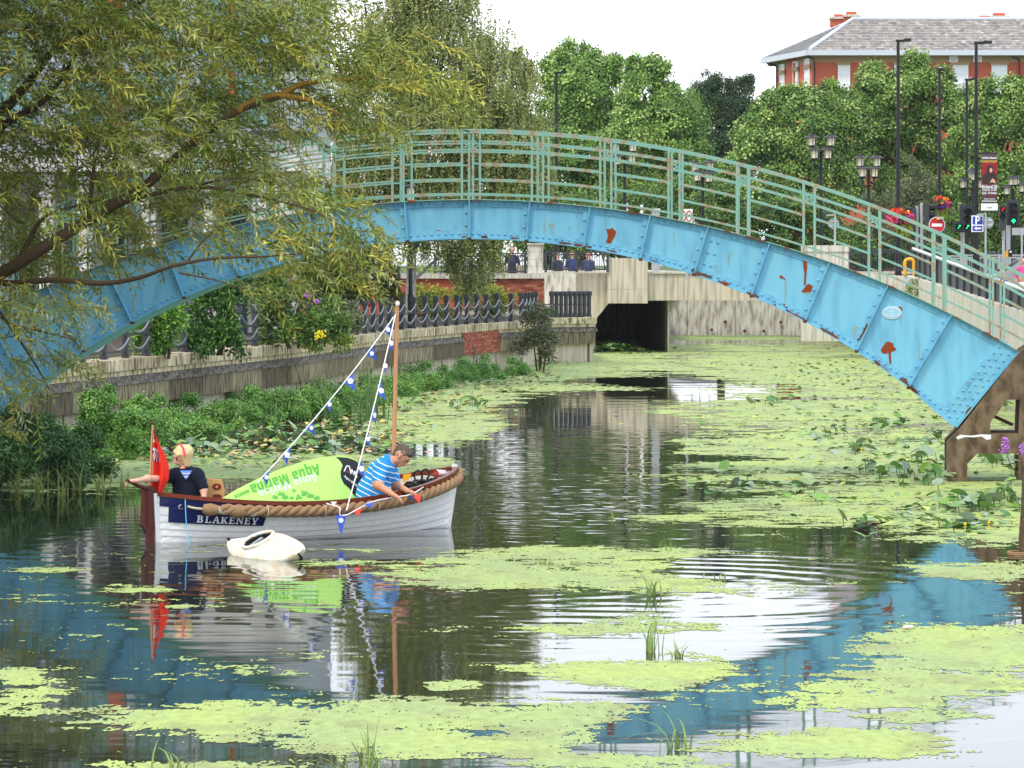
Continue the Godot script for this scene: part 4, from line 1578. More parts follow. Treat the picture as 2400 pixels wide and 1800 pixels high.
# ---- the white building on the left quay -----------------------------------
func white_building() -> void:
	var b := thing("quayside_building", "white and grey building with teal windows and columns behind the willow", "building")
	var d := 82.0
	slab("upper_storey", rect(-900, -700, 560, 306), d, 14.0, M.cladding, b)
	slab("corner_tower", rect(561, -700, 702, 306), d - 0.25, 14.0, M.cladding, b)
	slab("floor_ledge", rect(-900, 306.5, 716, 312), d - 0.45, 14.5, M.iron, b)
	slab("white_band", rect(-900, 312.5, 705, 402), d - 0.2, 13.5, M.cream, b)
	slab("shop_wall", rect(-900, 402.5, 640, 800), d + 4.0, 6.0, M.concrete_pale, b)
	slab("side_wall", rect(640.5, 402.5, 668, 800), d + 3.5, 6.0, M.cream, b)
	for x in [-330, -180, -30, 92, 180, 330, 470, 590, 645]:
		slab("column", rect(x, 402.5, x + 33, 790), d, 0.36, M.cream, b)
	for x in [-250, -100, 20, 135, 240, 380, 520]:
		slab("shop_window", rect(x, 470, x + 60, 780), d + 3.95, 0.04, M.window_glass, b)
	for y in [[-500, -330], [-260, -90], [-20, 130], [160, 296]]:
		for x in [-800, -640, -480, -320, -160, 0, 160, 320, 470]:
			var n := Node3D.new()
			n.name = "window"
			b.add_child(n, true)
			slab("pane", rect(x, y[0], x + 84, y[1]), d - 0.03, 0.02, M.teal_glass, n)
			for k in 4:
				slab("mullion", rect(x + k * 28 - 2, y[0], x + k * 28 + 2, y[1]), d - 0.08, 0.04, M.teal, n)
			for k in 3:
				slab("transom", rect(x - 2, lerpf(y[0], y[1], k / 2.0) - 2, x + 86, lerpf(y[0], y[1], k / 2.0) + 2), d - 0.11, 0.025, M.teal, n)
		slab("brick_strip", rect(255, y[0], 290, y[1]), d - 0.04, 0.03, M.brick_far, b)
		slab("brick_strip", rect(535, y[0], 556, y[1]), d - 0.04, 0.03, M.brick_far, b)
		var n := Node3D.new()
		n.name = "window"
		b.add_child(n, true)
		slab("pane", rect(566, y[0], 630, y[1]), d - 0.28, 0.02, M.teal_glass, n)
		for k in 3:
			slab("mullion", rect(566 + k * 32 - 2, y[0], 566 + k * 32 + 2, y[1]), d - 0.33, 0.04, M.teal, n)
		slab("transom", rect(562, (y[0] + y[1]) * 0.5 - 2, 634, (y[0] + y[1]) * 0.5 + 2), d - 0.37, 0.03, M.teal, n)

# ---- street furniture ------------------------------------------------------
func street_y(d: float) -> float:
	return HY + (CH - 2.58) * F / d
func pole(called: String, px: float, top: float, d: float, r0: float, r1: float, mt: Material, parent: Node, base := -1.0) -> void:
	var mb := MB.new()
	var yb := street_y(d) if base < 0 else base
	var a := P(px, yb, d)
	var b := P(px, top, d)
	mb.tube(pv([a, a + Vector3(0, 0.9, 0), a + Vector3(0, 0.95, 0), b]), pf([r0 * 1.4, r0 * 1.4, r0, r1]), 10)
	obj(called, mb, mt, parent)

func street() -> void:
	# tall street lamps
	for q in [
		[2105, 97, 118.0, 30, "tall black street lamp, leftmost of the tall lamps before the brick building"],
		[2288, 102, 117.0, 36, "tall black street lamp carrying the museum banner"],
		[2202, 164, 140.0, -1, "black street lamp with flat T-shaped head above a flower basket"],
		[2266, 188, 146.0, 20, "shorter black street lamp just left of the banner lamp"],
		[1304, 172, 126.0, 24, "lone tall black street lamp left of the maples"],
	]:
		var t := thing("street_lamp", q[4], "street lamp", Vector3.ZERO, "tall black street lamps")
		pole("pole", q[0], q[1], q[2], 0.085, 0.055, M.black_pole, t)
		var mb := MB.new()
		var a := P(q[0], q[1], q[2])
		if q[3] > 0:
			var e := P(q[0] + q[3], q[1] - 3, q[2])
			mb.bar(a + Vector3(-0.08, 0.02, 0), a.lerp(e, 0.45), 0.09, 0.09)
			mb.bar(a.lerp(e, 0.4) + Vector3(0, 0.02, 0), e, 0.24, 0.1)
		else:
			mb.box(a + Vector3(0.02, 0.02, 0), Vector3(0.32, 0.1, 0.3))
		obj("lamp_head", mb, M.black_pole, t)
		mb = MB.new()
		mb.ell(P(q[0] + maxf(q[3], 0) * 0.45, q[1] - 4.5, q[2]), Vector3(0.06, 0.05, 0.06), 8, 5)
		obj("light_sensor", mb, M.sign_back, t)
	# lantern clusters
	for q in [
		[1924, 124.0, [[1902, 330], [1947, 330], [1909, 360], [1940, 360]], "four-lantern black lamp post, larger one right of the bridge crown"],
		[2036, 126.0, [[2016, 378], [2055, 378], [2022, 403], [2049, 403]], "four-lantern black lamp post right of the leftmost tall lamp's trees"],
		[1464, 124.0, [[1443, 345], [1483, 343], [1447, 374], [1480, 372]], "four-lantern black lamp post seen through the bridge railing below the maples"],
		[1647, 128.0, [[1629, 392], [1664, 388], [1634, 413], [1661, 415]], "four-lantern black lamp post seen through the railing below the dark tree"],
		[2281, 138.0, [[2279, 408], [2258, 430], [2300, 430], [2284, 412]], "four-lantern black lamp post behind the museum banner's pole"],
		[2374, 146.0, [[2371, 424], [2381, 424], [2396, 440], [2360, 446]], "dark lantern cluster in the trees at the right edge"],
	]:
		var t := thing("lantern_post", q[3], "lamp post", Vector3.ZERO, "lantern clusters")
		var d: float = q[1]
		var low := 0.0
		for l in q[2]:
			low = maxf(low, l[1])
		pole("pole", q[0], low - 4, d, 0.08, 0.06, M.black_pole, t)
		var k := 0
		for l in q[2]:
			var n := Node3D.new()
			n.name = "lantern"
			t.add_child(n, true)
			n.position = P(l[0], l[1], d + 0.5 * (0.5 if k < 2 else -0.5))
			var mb := MB.new()
			mb.lathe(Vector3(0, 0.11, 0), [Vector2(0.28, 0.0), Vector2(0.27, 0.02), Vector2(0.13, 0.09), Vector2(0.12, 0.12), Vector2(0.0, 0.13)], 12)
			mb.lathe(Vector3(0, 0.11, 0), [Vector2(0.0, 0.001), Vector2(0.28, 0.0)], 12)
			obj("shade", mb, M.black_pole, n)
			mb = MB.new()
			mb.lathe(Vector3(0, -0.17, 0), [Vector2(0.12, 0.0), Vector2(0.135, 0.28)], 10)
			obj("glass", mb, M.lamp_glass, n)
			mb = MB.new()
			for j in 5:
				var an := TAU * j / 5.0
				mb.bar(Vector3(cos(an) * 0.125, -0.17, sin(an) * 0.125), Vector3(cos(an) * 0.14, 0.12, sin(an) * 0.14), 0.015, 0.015)
			mb.lathe(Vector3(0, -0.24, 0), [Vector2(0.05, 0), Vector2(0.14, 0.05), Vector2(0.14, 0.075), Vector2(0.0, 0.08)], 10)
			obj("cage", mb, M.black_pole, n)
			mb = MB.new()
			var bot := n.position + Vector3(0, -0.24, 0)
			var elbow := bot + Vector3(0, -0.28, 0)
			mb.tube(pv([bot, elbow, Vector3(P(q[0], 0, d).x, elbow.y, -d)]), pf([0.028]), 6)
			mb.xf = Transform3D()
			obj("arm", mb, M.black_pole, t)
			k += 1
	var sl1 := thing("garden_lamp", "single black lantern on a slim post behind the chain fence and birch", "lamp post")
	pole("pole", 962, 470, 92.0, 0.06, 0.045, M.black_pole, sl1, HY + (CH - 1.43) * F / 92.0)
	var lm := MB.new()
	lm.lathe(P(962, 440, 92.0), [Vector2(0.2, 0.0), Vector2(0.18, 0.03), Vector2(0.06, 0.1), Vector2(0.0, 0.11)], 12)
	obj("shade", lm, M.black_pole, sl1)
	lm = MB.new()
	lm.lathe(P(962, 470, 92.0), [Vector2(0.06, 0.0), Vector2(0.09, 0.02), Vector2(0.1, 0.34)], 10)
	obj("glass", lm, M.lamp_glass, sl1)
	signals()
	signs()
	baskets()
	# guard rails along the road
	for q in [[2162, 2262, 600, 640, 121.0, "pale guard rail left of the parking sign pole"], [2264, 2420, 598, 646, 120.0, "pale guard rail at the right edge by the traffic light"]]:
		var g := thing("guard_rail", q[5], "railing", Vector3.ZERO, "guard rails by the road")
		bars(g, q[0], q[1], q[2], q[3], q[4], 5.4, M.grey_pole, 0.018)
	# white marker posts and a cabinet seen over the bridge's edge
	for q in [[1469, 476, 9, "white marker post below the lantern cluster, left of a taller marker"], [1504, 480, 7, "white marker post between the cluster and the speed sign"]]:
		var t := thing("marker_post", q[3], "post", Vector3.ZERO, "white marker posts")
		slab("post", rect(q[0] - 3, q[1], q[0] + 3, street_y(124)), 124.0, 0.06, M.sign_white, t)
		slab("band", rect(q[0] - 3.2, q[1] + 8, q[0] + 3.2, q[1] + 12), 123.98, 0.1, M.sign_red, t)
	var cb := thing("control_cabinet", "grey roadside cabinet seen over the top of the bridge girder", "cabinet")
	slab("cabinet_body", rect(1528, 493, 1546, street_y(126)), 126.0, 0.3, M.sign_back, cb)
	slab("cabinet_lid", rect(1526.5, 489, 1547.5, 492.8), 125.95, 0.4, M.sign_white, cb)
	# parked car at the right edge
	car()

func lens_(n: Node3D, at: Vector3, r: float, lit: Color, arrow := 0) -> void:
	var mb := MB.new()
	mb.lathe(at, [Vector2(0.0, 0.0), Vector2(r, 0.001), Vector2(r, 0.01)], 16, Basis(Vector3.RIGHT, Vector3.BACK, Vector3.DOWN))
	obj("lens", mb, M.signal_dark, n)
	mb = MB.new()
	var pts := []
	for k in 11:
		var an := PI * k / 10.0
		pts.append(Vector3(cos(an), sin(an), 0))
	for k in 10:
		var a: Vector3 = at + pts[k] * r * 1.12
		var b: Vector3 = at + pts[k + 1] * r * 1.12
		var o := Vector3(0, 0, 0.2)
		mb.quad(a, b, b + o * (0.4 + 0.6 * pts[k + 1].y), a + o * (0.4 + 0.6 * pts[k].y))
		mb.quad(b, a, a + o * (0.4 + 0.6 * pts[k].y), b + o * (0.4 + 0.6 * pts[k + 1].y))
	obj("visor", mb, M.signal_dark, n)
	if lit.a > 0.0:
		var key := "glow_%d" % int(lit.g * 100 + lit.r * 10)
		if not M.has(key):
			var gm := mat(key, lit, 0.5)
			gm.emission_enabled = true
			gm.emission = lit
			gm.emission_energy_multiplier = 1.6
		mb = MB.new()
		if arrow == 1:
			mb.prism(PackedVector2Array([Vector2(-0.025, -0.07), Vector2(0.025, -0.07), Vector2(0.025, 0.0), Vector2(0.07, -0.02), Vector2(0.075, 0.02), Vector2(0, 0.085), Vector2(-0.075, 0.02), Vector2(-0.07, -0.02), Vector2(-0.025, 0.0)]), 0.012, 0.02, Basis(), at)
		else:
			mb.prism(PackedVector2Array([Vector2(-0.05, -0.06), Vector2(-0.02, -0.06), Vector2(0.035, 0.04), Vector2(0.055, 0.0), Vector2(0.06, 0.07), Vector2(-0.02, 0.065), Vector2(0.01, 0.035)]), 0.012, 0.02, Basis(), at)
		obj("signal_light", mb, M[key], n)

func signals() -> void:
	var none := Color(0, 0, 0, 0)
	var green := Color(0.1, 0.95, 0.6, 1.0)
	var t := thing("traffic_light", "traffic light on grey pole at right edge with green up arrow lit", "traffic light", Vector3.ZERO, "traffic lights")
	var d := 118.0
	pole("pole", 2363, 527, d + 0.3, 0.075, 0.075, M.grey_pole, t)
	slab("backing_board", rect(2359, 468, 2390, 528), d, 0.05, M.signal_case, t)
	slab("signal_head", rect(2366.5, 476, 2383.5, 526), d - 0.14, 0.13, M.signal_dark, t)
	lens_(t, P(2375.5, 485, d - 0.15), 0.11, none)
	lens_(t, P(2375.5, 501, d - 0.15), 0.11, none)
	lens_(t, P(2375.5, 518, d - 0.15), 0.11, green, 1)
	t = thing("traffic_light", "traffic light beside the parking sign with two green filter arrows lit", "traffic light", Vector3.ZERO, "traffic lights")
	pole("pole", 2256, 545, d + 0.3, 0.07, 0.07, M.grey_pole, t)
	slab("backing_board", [[2249, 479], [2279, 479], [2279, 544], [2234, 544], [2234, 519], [2249, 519]], d, 0.05, M.signal_case, t)
	slab("signal_head", rect(2258, 487, 2277, 542), d - 0.14, 0.13, M.signal_case, t)
	slab("signal_head", rect(2238, 521, 2257.6, 542), d - 0.14, 0.13, M.signal_case, t)
	lens_(t, P(2267.5, 496, d - 0.15), 0.115, none)
	lens_(t, P(2267.5, 513.5, d - 0.15), 0.115, none)
	lens_(t, P(2267.5, 532, d - 0.15), 0.115, green, 2)
	lens_(t, P(2247.5, 532, d - 0.15), 0.115, green, 2)
	# heads seen from the side
	for q in [[2170, 2178, 478, 530, 2160, "traffic light seen side-on with three visors, above the no entry sign"], [2137, 2147, 486, 529, 2149, "traffic light head seen from behind, beside the left grey pole"]]:
		t = thing("traffic_light", q[5], "traffic light", Vector3.ZERO, "traffic lights")
		pole("pole", q[4], q[2] - 3, d + 0.2, 0.055, 0.055, M.grey_pole, t)
		slab("signal_head", rect(q[0], q[2], q[1], q[3]), d, 0.3, M.signal_case, t)
		for k in 3:
			var mb := MB.new()
			var c := P(q[1], lerpf(q[2], q[3], (k + 0.5) / 3.0), d + 0.15)
			if q[4] > 2155:
				mb.lathe(c, [Vector2(0.11, 0.0), Vector2(0.12, 0.2), Vector2(0.105, 0.2), Vector2(0.1, 0.0)], 12, Basis(Vector3.UP, Vector3.RIGHT, Vector3.BACK))
			else:
				mb.lathe(c + Vector3(-0.15, 0, 0), [Vector2(0.11, 0.0), Vector2(0.12, 0.2), Vector2(0.105, 0.2), Vector2(0.1, 0.0)], 12, Basis(Vector3.UP, Vector3.LEFT, Vector3.BACK))
			obj("visor", mb, M.signal_dark, t)
		var br := MB.new()
		br.bar(P((q[0] + q[1]) * 0.5, q[2] + 6, d + 0.15), P(q[4], q[2] + 6, d + 0.2), 0.05, 0.05)
		obj("bracket", br, M.signal_case, t)
	t = thing("traffic_light", "traffic light angled away with a red glimmer, left of the green arrow light", "traffic light", Vector3.ZERO, "traffic lights")
	pole("pole", 2352, 540, d + 2.3, 0.05, 0.05, M.grey_pole, t)
	slab("signal_head", rect(2343, 482, 2358, 516), d + 2.0, 0.2, M.signal_case, t)
	slab("lower_box", rect(2343, 519, 2357, 538), d + 2.0, 0.2, M.signal_case, t)
	slab("hanger", rect(2349, 515, 2353, 520), d + 2.05, 0.1, M.signal_case, t)
	lens_(t, P(2350, 491, d + 1.98), 0.1, Color(0.8, 0.08, 0.12, 1.0), 2)
	lens_(t, P(2350, 507, d + 1.98), 0.1, none)

func disc(called: String, px: float, py: float, d: float, r: float, mt: Material, parent: Node, thick := 0.02, ry := -1.0) -> void:
	var pl := []
	for k in 24:
		pl.append([px + cos(TAU * k / 24) * r, py + sin(TAU * k / 24) * (r if ry < 0 else ry)])
	slab(called, pl, d, thick, mt, parent)

func signs() -> void:
	var d := 116.0
	var t := thing("parking_sign", "blue and white parking sign with letter P and left arrow", "sign")
	slab("plate", rect(2277, 505, 2305, 543.5), d, 0.03, M.sign_white, t)
	slab("blue_field", rect(2279.5, 507.5, 2302.5, 526), d - 0.005, 0.004, M.sign_blue, t)
	slab("blue_field", rect(2279.5, 529, 2302.5, 541.5), d - 0.005, 0.004, M.sign_blue, t)
	text("lettering", "P", 0.26, M.sign_white, t, Transform3D(Basis(), P(2291, 516.5, d - 0.012)))
	slab("arrow", [[2283, 535], [2289, 530.5], [2289, 533.5], [2300, 533.5], [2300, 537], [2289, 537], [2289, 540]], d - 0.012, 0.005, M.sign_white, t)
	pole("pole", 2291, 543, d + 0.06, 0.04, 0.04, M.black_pole, t)
	t = thing("no_entry_sign", "round red no entry sign with white bar", "sign")
	disc("rim", 2196, 527, d + 0.6, 19, M.sign_white, t)
	disc("red_disc", 2196, 527, d + 0.585, 17.6, M.sign_red, t)
	slab("white_bar", rect(2184, 524, 2208, 531), d + 0.57, 0.01, M.sign_white, t)
	slab("sign_light", rect(2195, 508, 2212, 514), d + 0.5, 0.12, M.sign_back, t)
	slab("amber_lamp", rect(2196, 510, 2202, 515), d + 0.45, 0.05, M.yellow, t)
	pole("pole", 2202, 520, d + 0.7, 0.045, 0.045, M.black_pole, t)
	for q in [[1954, 524, 13, 1957, "round grey sign seen from behind with a lamp arm, left of the railing"], [2316, 522, 13, 2310, "round grey sign seen from behind, right of the parking sign"]]:
		t = thing("round_sign", q[4], "sign", Vector3.ZERO, "road signs seen from behind")
		disc("plate", q[0], q[1], d, q[2], M.sign_back, t, 0.02)
		slab("channel", rect(q[0] - 9, q[1] - 7, q[0] + 9, q[1] - 4.5), d - 0.03, 0.025, M.lead, t)
		slab("channel", rect(q[0] - 9, q[1] + 4.5, q[0] + 9, q[1] + 7), d - 0.03, 0.025, M.lead, t)
		pole("pole", q[3], q[1] - 22, d - 0.08, 0.035, 0.035, M.grey_pole, t)
		var mb := MB.new()
		mb.bar(P(q[3], q[1] - 21, d - 0.08), P(q[3] - 20, q[1] - 19, d - 0.1), 0.08, 0.05)
		obj("lamp_arm", mb, M.sign_back, t)
	t = thing("speed_sign", "white board with two red ringed circles seen over the bridge edge", "sign")
	slab("plate", rect(1597, 490, 1623, 521), 121.0, 0.03, M.sign_white, t)
	for x in [1601, 1615]:
		var mb := MB.new()
		var pl := []
		for k in 25:
			pl.append(P(x + cos(TAU * k / 24) * 6.0, 506 + sin(TAU * k / 24) * 12.0, 120.98))
		mb.tube(PackedVector3Array(pl), pf([0.016]), 4, false)
		obj("red_ring", mb, M.sign_red, t)
	slab("symbol", rect(1612, 503, 1618, 507), 120.985, 0.01, M.signal_dark, t)
	pole("pole", 1610, 521, 121.1, 0.035, 0.035, M.grey_pole, t)
	t = thing("blank_sign", "pale rectangular sign seen from behind at the right edge", "sign")
	slab("plate", rect(2372, 534, 2412, 551), d - 1.0, 0.02, M.sign_back, t)
	pole("pole", 2395, 536, d - 1.1, 0.03, 0.03, M.grey_pole, t)
	t = thing("push_button_box", "yellow and black crossing push-button unit on the traffic light pole", "crossing box")
	slab("yellow_box", rect(2356, 588, 2363, 603), 117.5, 0.15, M.yellow, t)
	slab("black_box", rect(2364.5, 585, 2372, 602), 117.5, 0.15, M.signal_dark, t)
	slab("white_label", rect(2366, 588, 2371, 592), 117.48, 0.01, M.sign_white, t)
	for k in 4:
		t = thing("bollard", ["leftmost", "second", "third", "rightmost"][k] + " of four small dark bollards behind the guard rail", "bollard", Vector3.ZERO, "row of four bollards")
		var mb := MB.new()
		mb.lathe(P(2320 + k * 10.5, street_y(126), 126.0), [Vector2(0.08, 0.0), Vector2(0.07, 0.9), Vector2(0.09, 0.93), Vector2(0.07, 1.02), Vector2(0.0, 1.08)], 10)
		obj("bollard_body", mb, M.iron, t)
	# the museum banner: flat print on a real banner held by two arms
	t = thing("banner", "tall museum banner with portrait of a man in black on crimson", "banner")
	d = 116.6
	slab("cloth", rect(2300, 360, 2338, 494), d, 0.02, mat("banner_dark", s8(78, 70, 72), 0.8), t)
	slab("crimson_print", rect(2300.3, 375, 2337.7, 432), d - 0.004, 0.003, mat("banner_red", s8(140, 34, 48), 0.8), t)
	slab("maroon_print", rect(2300.3, 432.5, 2337.7, 463), d - 0.004, 0.003, mat("banner_maroon", s8(92, 50, 56), 0.8), t)
	slab("white_print", rect(2299.5, 477, 2338.3, 494.3), d - 0.004, 0.003, M.sign_white, t)
	slab("gold_print", rect(2301, 375.5, 2337, 381), d - 0.008, 0.003, mat("banner_gold", s8(170, 130, 60), 0.8), t)
	slab("figure_print", [[2302, 431], [2303, 412], [2312, 405], [2314, 390], [2322, 387], [2328, 391], [2329, 404], [2336, 410], [2337, 431]], d - 0.008, 0.003, mat("banner_figure", s8(52, 44, 42), 0.8), t)
	disc("face_print", 2322.5, 399, d - 0.012, 3.4, mat("banner_skin", s8(206, 160, 130), 0.8), t, 0.003, 5.5)
	slab("hand_print", [[2319, 428], [2326, 418], [2332, 422], [2334, 430], [2326, 427]], d - 0.012, 0.003, M.banner_skin, t)
	var tx := func(s: String, py: float, hpx: float, bold: bool, wpx: float, wt: Material) -> void:
		var hh: float = hpx * d / F
		var m := text("lettering", s, hh, wt, t, Transform3D(Basis(), P(2319, py, d - 0.014)), bold)
		var wid: float = m.mesh.get_aabb().size.x
		m.scale = Vector3(wpx * d / F / maxf(wid, 0.01), 1, 1)
	tx.call("Yorkshire Museum", 370.0, 5.0, true, 36.0, M.sign_white)
	tx.call("Richard III", 438.0, 8.0, true, 35.0, M.sign_white)
	tx.call("COMING HOME", 445.5, 5.0, false, 35.0, M.sign_white)
	tx.call("9 July – 31 October", 452.5, 4.6, true, 35.0, M.sign_white)
	tx.call("Discover more at", 466.0, 3.6, false, 24.0, M.sign_white)
	tx.call("yorkshiremuseum.org.uk", 471.0, 3.6, true, 35.0, M.sign_white)
	tx.call("YORK", 486.5, 4.0, false, 13.0, M.banner_dark)
	for y in [359.0, 494.5]:
		var mb := MB.new()
		mb.bar(P(2289, y, d + 0.02), P(2338.5, y, d + 0.02), 0.05, 0.04)
		obj("banner_arm", mb, M.black_pole, t)

func baskets() -> void:
	var pm := MB.new()
	for k in 5:
		var a := TAU * k / 5.0
		var b := a + 0.55
		pm.quad(Vector3.ZERO, Vector3(cos(a - 0.5) * 0.045, 0.01, sin(a - 0.5) * 0.045), Vector3(cos(a) * 0.06, 0.0, sin(a) * 0.06), Vector3(cos(b) * 0.045, 0.01, sin(b) * 0.045))
	var fm := pm.mesh()
	var lf := MB.new()
	lf.quad(Vector3(0, 0, 0), Vector3(0.03, 0.03, 0), Vector3(0, 0.09, 0.01), Vector3(-0.03, 0.03, 0))
	var lm := lf.mesh()
	for q in [
		[2107, 510, 34, 22, 117.4, "big hanging basket of pink and orange flowers behind the bridge railing"],
		[2204, 478, 23, 18, 139.0, "smaller hanging basket with purple, yellow and red flowers on the T-headed lamp"],
	]:
		var t := thing("flower_basket", q[5], "flower basket", Vector3.ZERO, "hanging flower baskets")
		var d: float = q[4]
		var c := P(q[0], q[1], d)
		var k := d / F
		var mb := MB.new()
		mb.lathe(c + Vector3(0, -q[3] * k * 0.9, 0), [Vector2(0.02, 0), Vector2(0.2, 0.08), Vector2(0.32, 0.28)], 12)
		mb.tube(pv([c + Vector3(-0.05, -0.2, 0.0), c + Vector3(-0.05, -0.2, -0.3)]), pf([0.03]), 5)
		obj("basket", mb, M.soil, t)
		var xs := []
		var cs := []
		for i in 230:
			var p := dirv() * Vector3(q[2], q[3], q[2]) * k * rng.randf_range(0.75, 1.02)
			if p.y < -q[3] * k * 0.5 and rng.randf() < 0.7:
				continue
			var col: Color
			var u := rng.randf()
			if p.y > q[3] * k * 0.35:
				col = sl(236, 84, 40) if u < 0.6 else (sl(240, 190, 40) if u < 0.8 else sl(226, 60, 120))
			elif p.x > q[2] * k * 0.5 and q[2] < 30:
				col = sl(230, 80, 150)
			elif q[2] < 30:
				col = sl(96, 50, 160) if u < 0.6 else (sl(238, 180, 40) if u < 0.8 else sl(226, 70, 130))
			else:
				col = sl(226, 60, 136) if u < 0.55 else (sl(206, 30, 70) if u < 0.75 else (sl(150, 80, 180) if u < 0.85 else sl(238, 110, 60)))
			xs.append(Transform3D(Basis(dirv(), rng.randf() * TAU).scaled(Vector3.ONE * 1.15), c + p))
			cs.append(jit(col, 0.2))
		many("blooms", fm, M.cloth, xs, cs, t).set_meta("kind", "stuff")
		xs = []
		cs = []
		for i in 420:
			var p := dirv() * Vector3(q[2], q[3] * 0.9, q[2]) * k * rng.randf_range(0.3, 0.9)
			if i > 190:
				p = Vector3(rng.randf_range(-0.2, 0.9) * q[2] * k * 0.8, -rng.randf_range(0.5, 2.0) * q[3] * k, rng.randf_range(-0.1, 0.2))
				p.x += sin(p.x * 40.0) * 0.05
			xs.append(Transform3D(Basis(dirv(), rng.randf() * TAU), c + p))
			cs.append(jit(sl(150, 160, 40) if i > 190 else sl(70, 104, 36), 0.25))
		many("foliage", lm, M.leaf, xs, cs, t).set_meta("kind", "stuff")

func car() -> void:
	var t := thing("parked_car", "silver grey car at the far right edge behind the guard rail", "car")
	var d := 114.0
	var o := P(2470, 0, d)
	o.y = 1.9
	t.position = o
	var mb := MB.new()
	var side := PackedVector2Array([Vector2(-2.1, 0.3), Vector2(2.1, 0.3), Vector2(2.1, 0.75), Vector2(1.8, 0.9), Vector2(0.95, 0.98), Vector2(0.3, 1.42), Vector2(-1.1, 1.45), Vector2(-1.75, 1.0), Vector2(-2.08, 0.85)])
	mb.prism(side, -0.82, 0.82)
	obj("body", mb, mat("car_grey", s8(150, 156, 160), 0.3), t)
	mb = MB.new()
	mb.prism(PackedVector2Array([Vector2(-1.45, 1.0), Vector2(0.75, 1.0), Vector2(0.22, 1.37), Vector2(-1.05, 1.39)]), 0.8, 0.83)
	obj("side_window", mb, M.window_glass, t)
	mb = MB.new()
	mb.quad(Vector3(-1.74, 1.02, 0.7), Vector3(-1.14, 1.43, 0.62), Vector3(-1.14, 1.43, -0.62), Vector3(-1.74, 1.02, -0.7))
	obj("windscreen", mb, M.window_glass, t)
	for x in [-1.3, 1.35]:
		for z in [0.72, -0.72]:
			var w := Node3D.new()
			w.name = "wheel"
			t.add_child(w, true)
			w.position = Vector3(x, 0.31, z)
			mb = MB.new()
			mb.lathe(Vector3(0, -0.1, 0), [Vector2(0.18, 0), Vector2(0.31, 0.0), Vector2(0.31, 0.2), Vector2(0.18, 0.2)], 16, Basis(Vector3.RIGHT, Vector3.BACK, Vector3.DOWN))
			mb.xf = Transform3D(Basis(), Vector3.ZERO)
			obj("tyre", mb, M.signal_dark, w)
			mb = MB.new()
			mb.lathe(Vector3(0, 0, -0.09), [Vector2(0.0, 0.16), Vector2(0.19, 0.17), Vector2(0.19, 0.0)], 12, Basis(Vector3.RIGHT, Vector3.BACK, Vector3.DOWN))
			obj("rim", mb, M.sign_back, w)
	mb = MB.new()
	mb.box(Vector3(-1.35, 1.0, 0.92), Vector3(0.16, 0.13, 0.2))
	obj("wing_mirror", mb, M.signal_dark, t)

# ---- foliage ---------------------------------------------------------------
var SPRIG := {}
func leaf_quad(mb: MB, base: Vector3, along: Vector3, across: Vector3, l: float, w: float, fold := 0.25) -> void:
	var up := along.cross(across).normalized()
	var tip := base + along * l - up * l * 0.08
	var m := base + along * l * 0.45
	var a := m + across * w * 0.5 + up * w * fold
	var b := m - across * w * 0.5 + up * w * fold
	mb.tri(base, a, tip)
	mb.tri(base, tip, b)
func sprig_broad(n: int, rad: float, l: float, w: float) -> ArrayMesh:
	var mb := MB.new()
	for i in n:
		var d := dirv()
		d.y = d.y * 0.6 + 0.15
		var along := (d + rv(0.35)).normalized()
		along.y -= 0.25
		along = along.normalized()
		var across := along.cross(dirv()).normalized()
		if absf(across.y) > 0.6:
			across = along.cross(Vector3.UP).normalized()
		mb.col = Color(1, 1, 1) * rng.randf_range(0.8, 1.12)
		leaf_quad(mb, d * rad * rng.randf_range(0.2, 1.0), along, across, l * rng.randf_range(0.7, 1.15), w * rng.randf_range(0.7, 1.15))
	return mb.mesh()
func sprig_strand(ln: float, n: int, l: float, w: float) -> ArrayMesh:
	var mb := MB.new()
	for i in n:
		var y := -ln * (i + rng.randf()) / n
		var an := rng.randf() * TAU
		var along := Vector3(cos(an), -0.9, sin(an)).normalized()
		mb.col = Color(1, 1, 1) * rng.randf_range(0.75, 1.15)
		leaf_quad(mb, Vector3(sin(y * 6.0) * 0.03, y, cos(y * 5.0) * 0.03) + rv(0.02), along, along.cross(dirv()).normalized(), l * rng.randf_range(0.7, 1.2), w)
	return mb.mesh()
func sprig_willow(ln: float, n: int) -> ArrayMesh:
	# a twig along +x, leaves alternate and swept forward
	var mb := MB.new()
	mb.col = Color(0.75, 0.62, 0.35)
	var pts := []
	for k in 4:
		pts.append(Vector3(ln * k / 3.0, -0.10 * pow(k / 3.0, 2.0) * ln, 0))
	mb.tube(PackedVector3Array(pts), pf([0.006, 0.005, 0.004, 0.002]), 3, false)
	for i in n:
		var t := (i + 0.5) / n
		var p := Vector3(ln * t, -0.10 * t * t * ln, 0)
		var an := i * 2.4 + rng.randf() * 0.8
		var side := Vector3(0, cos(an), sin(an))
		var along := (Vector3(0.75, -0.25, 0) + side * 0.75 + rv(0.12)).normalized()
		var across := along.cross(dirv()).normalized()
		mb.col = Color(1, 1, 1) * rng.randf_range(0.75, 1.15)
		if rng.randf() < 0.12:
			mb.col = Color(1.5, 1.5, 1.7)
		elif rng.randf() < 0.06:
			mb.col = Color(1.6, 1.3, 0.6)
		leaf_quad(mb, p, along, across, rng.randf_range(0.075, 0.125), rng.randf_range(0.016, 0.026), 0.15)
	return mb.mesh()

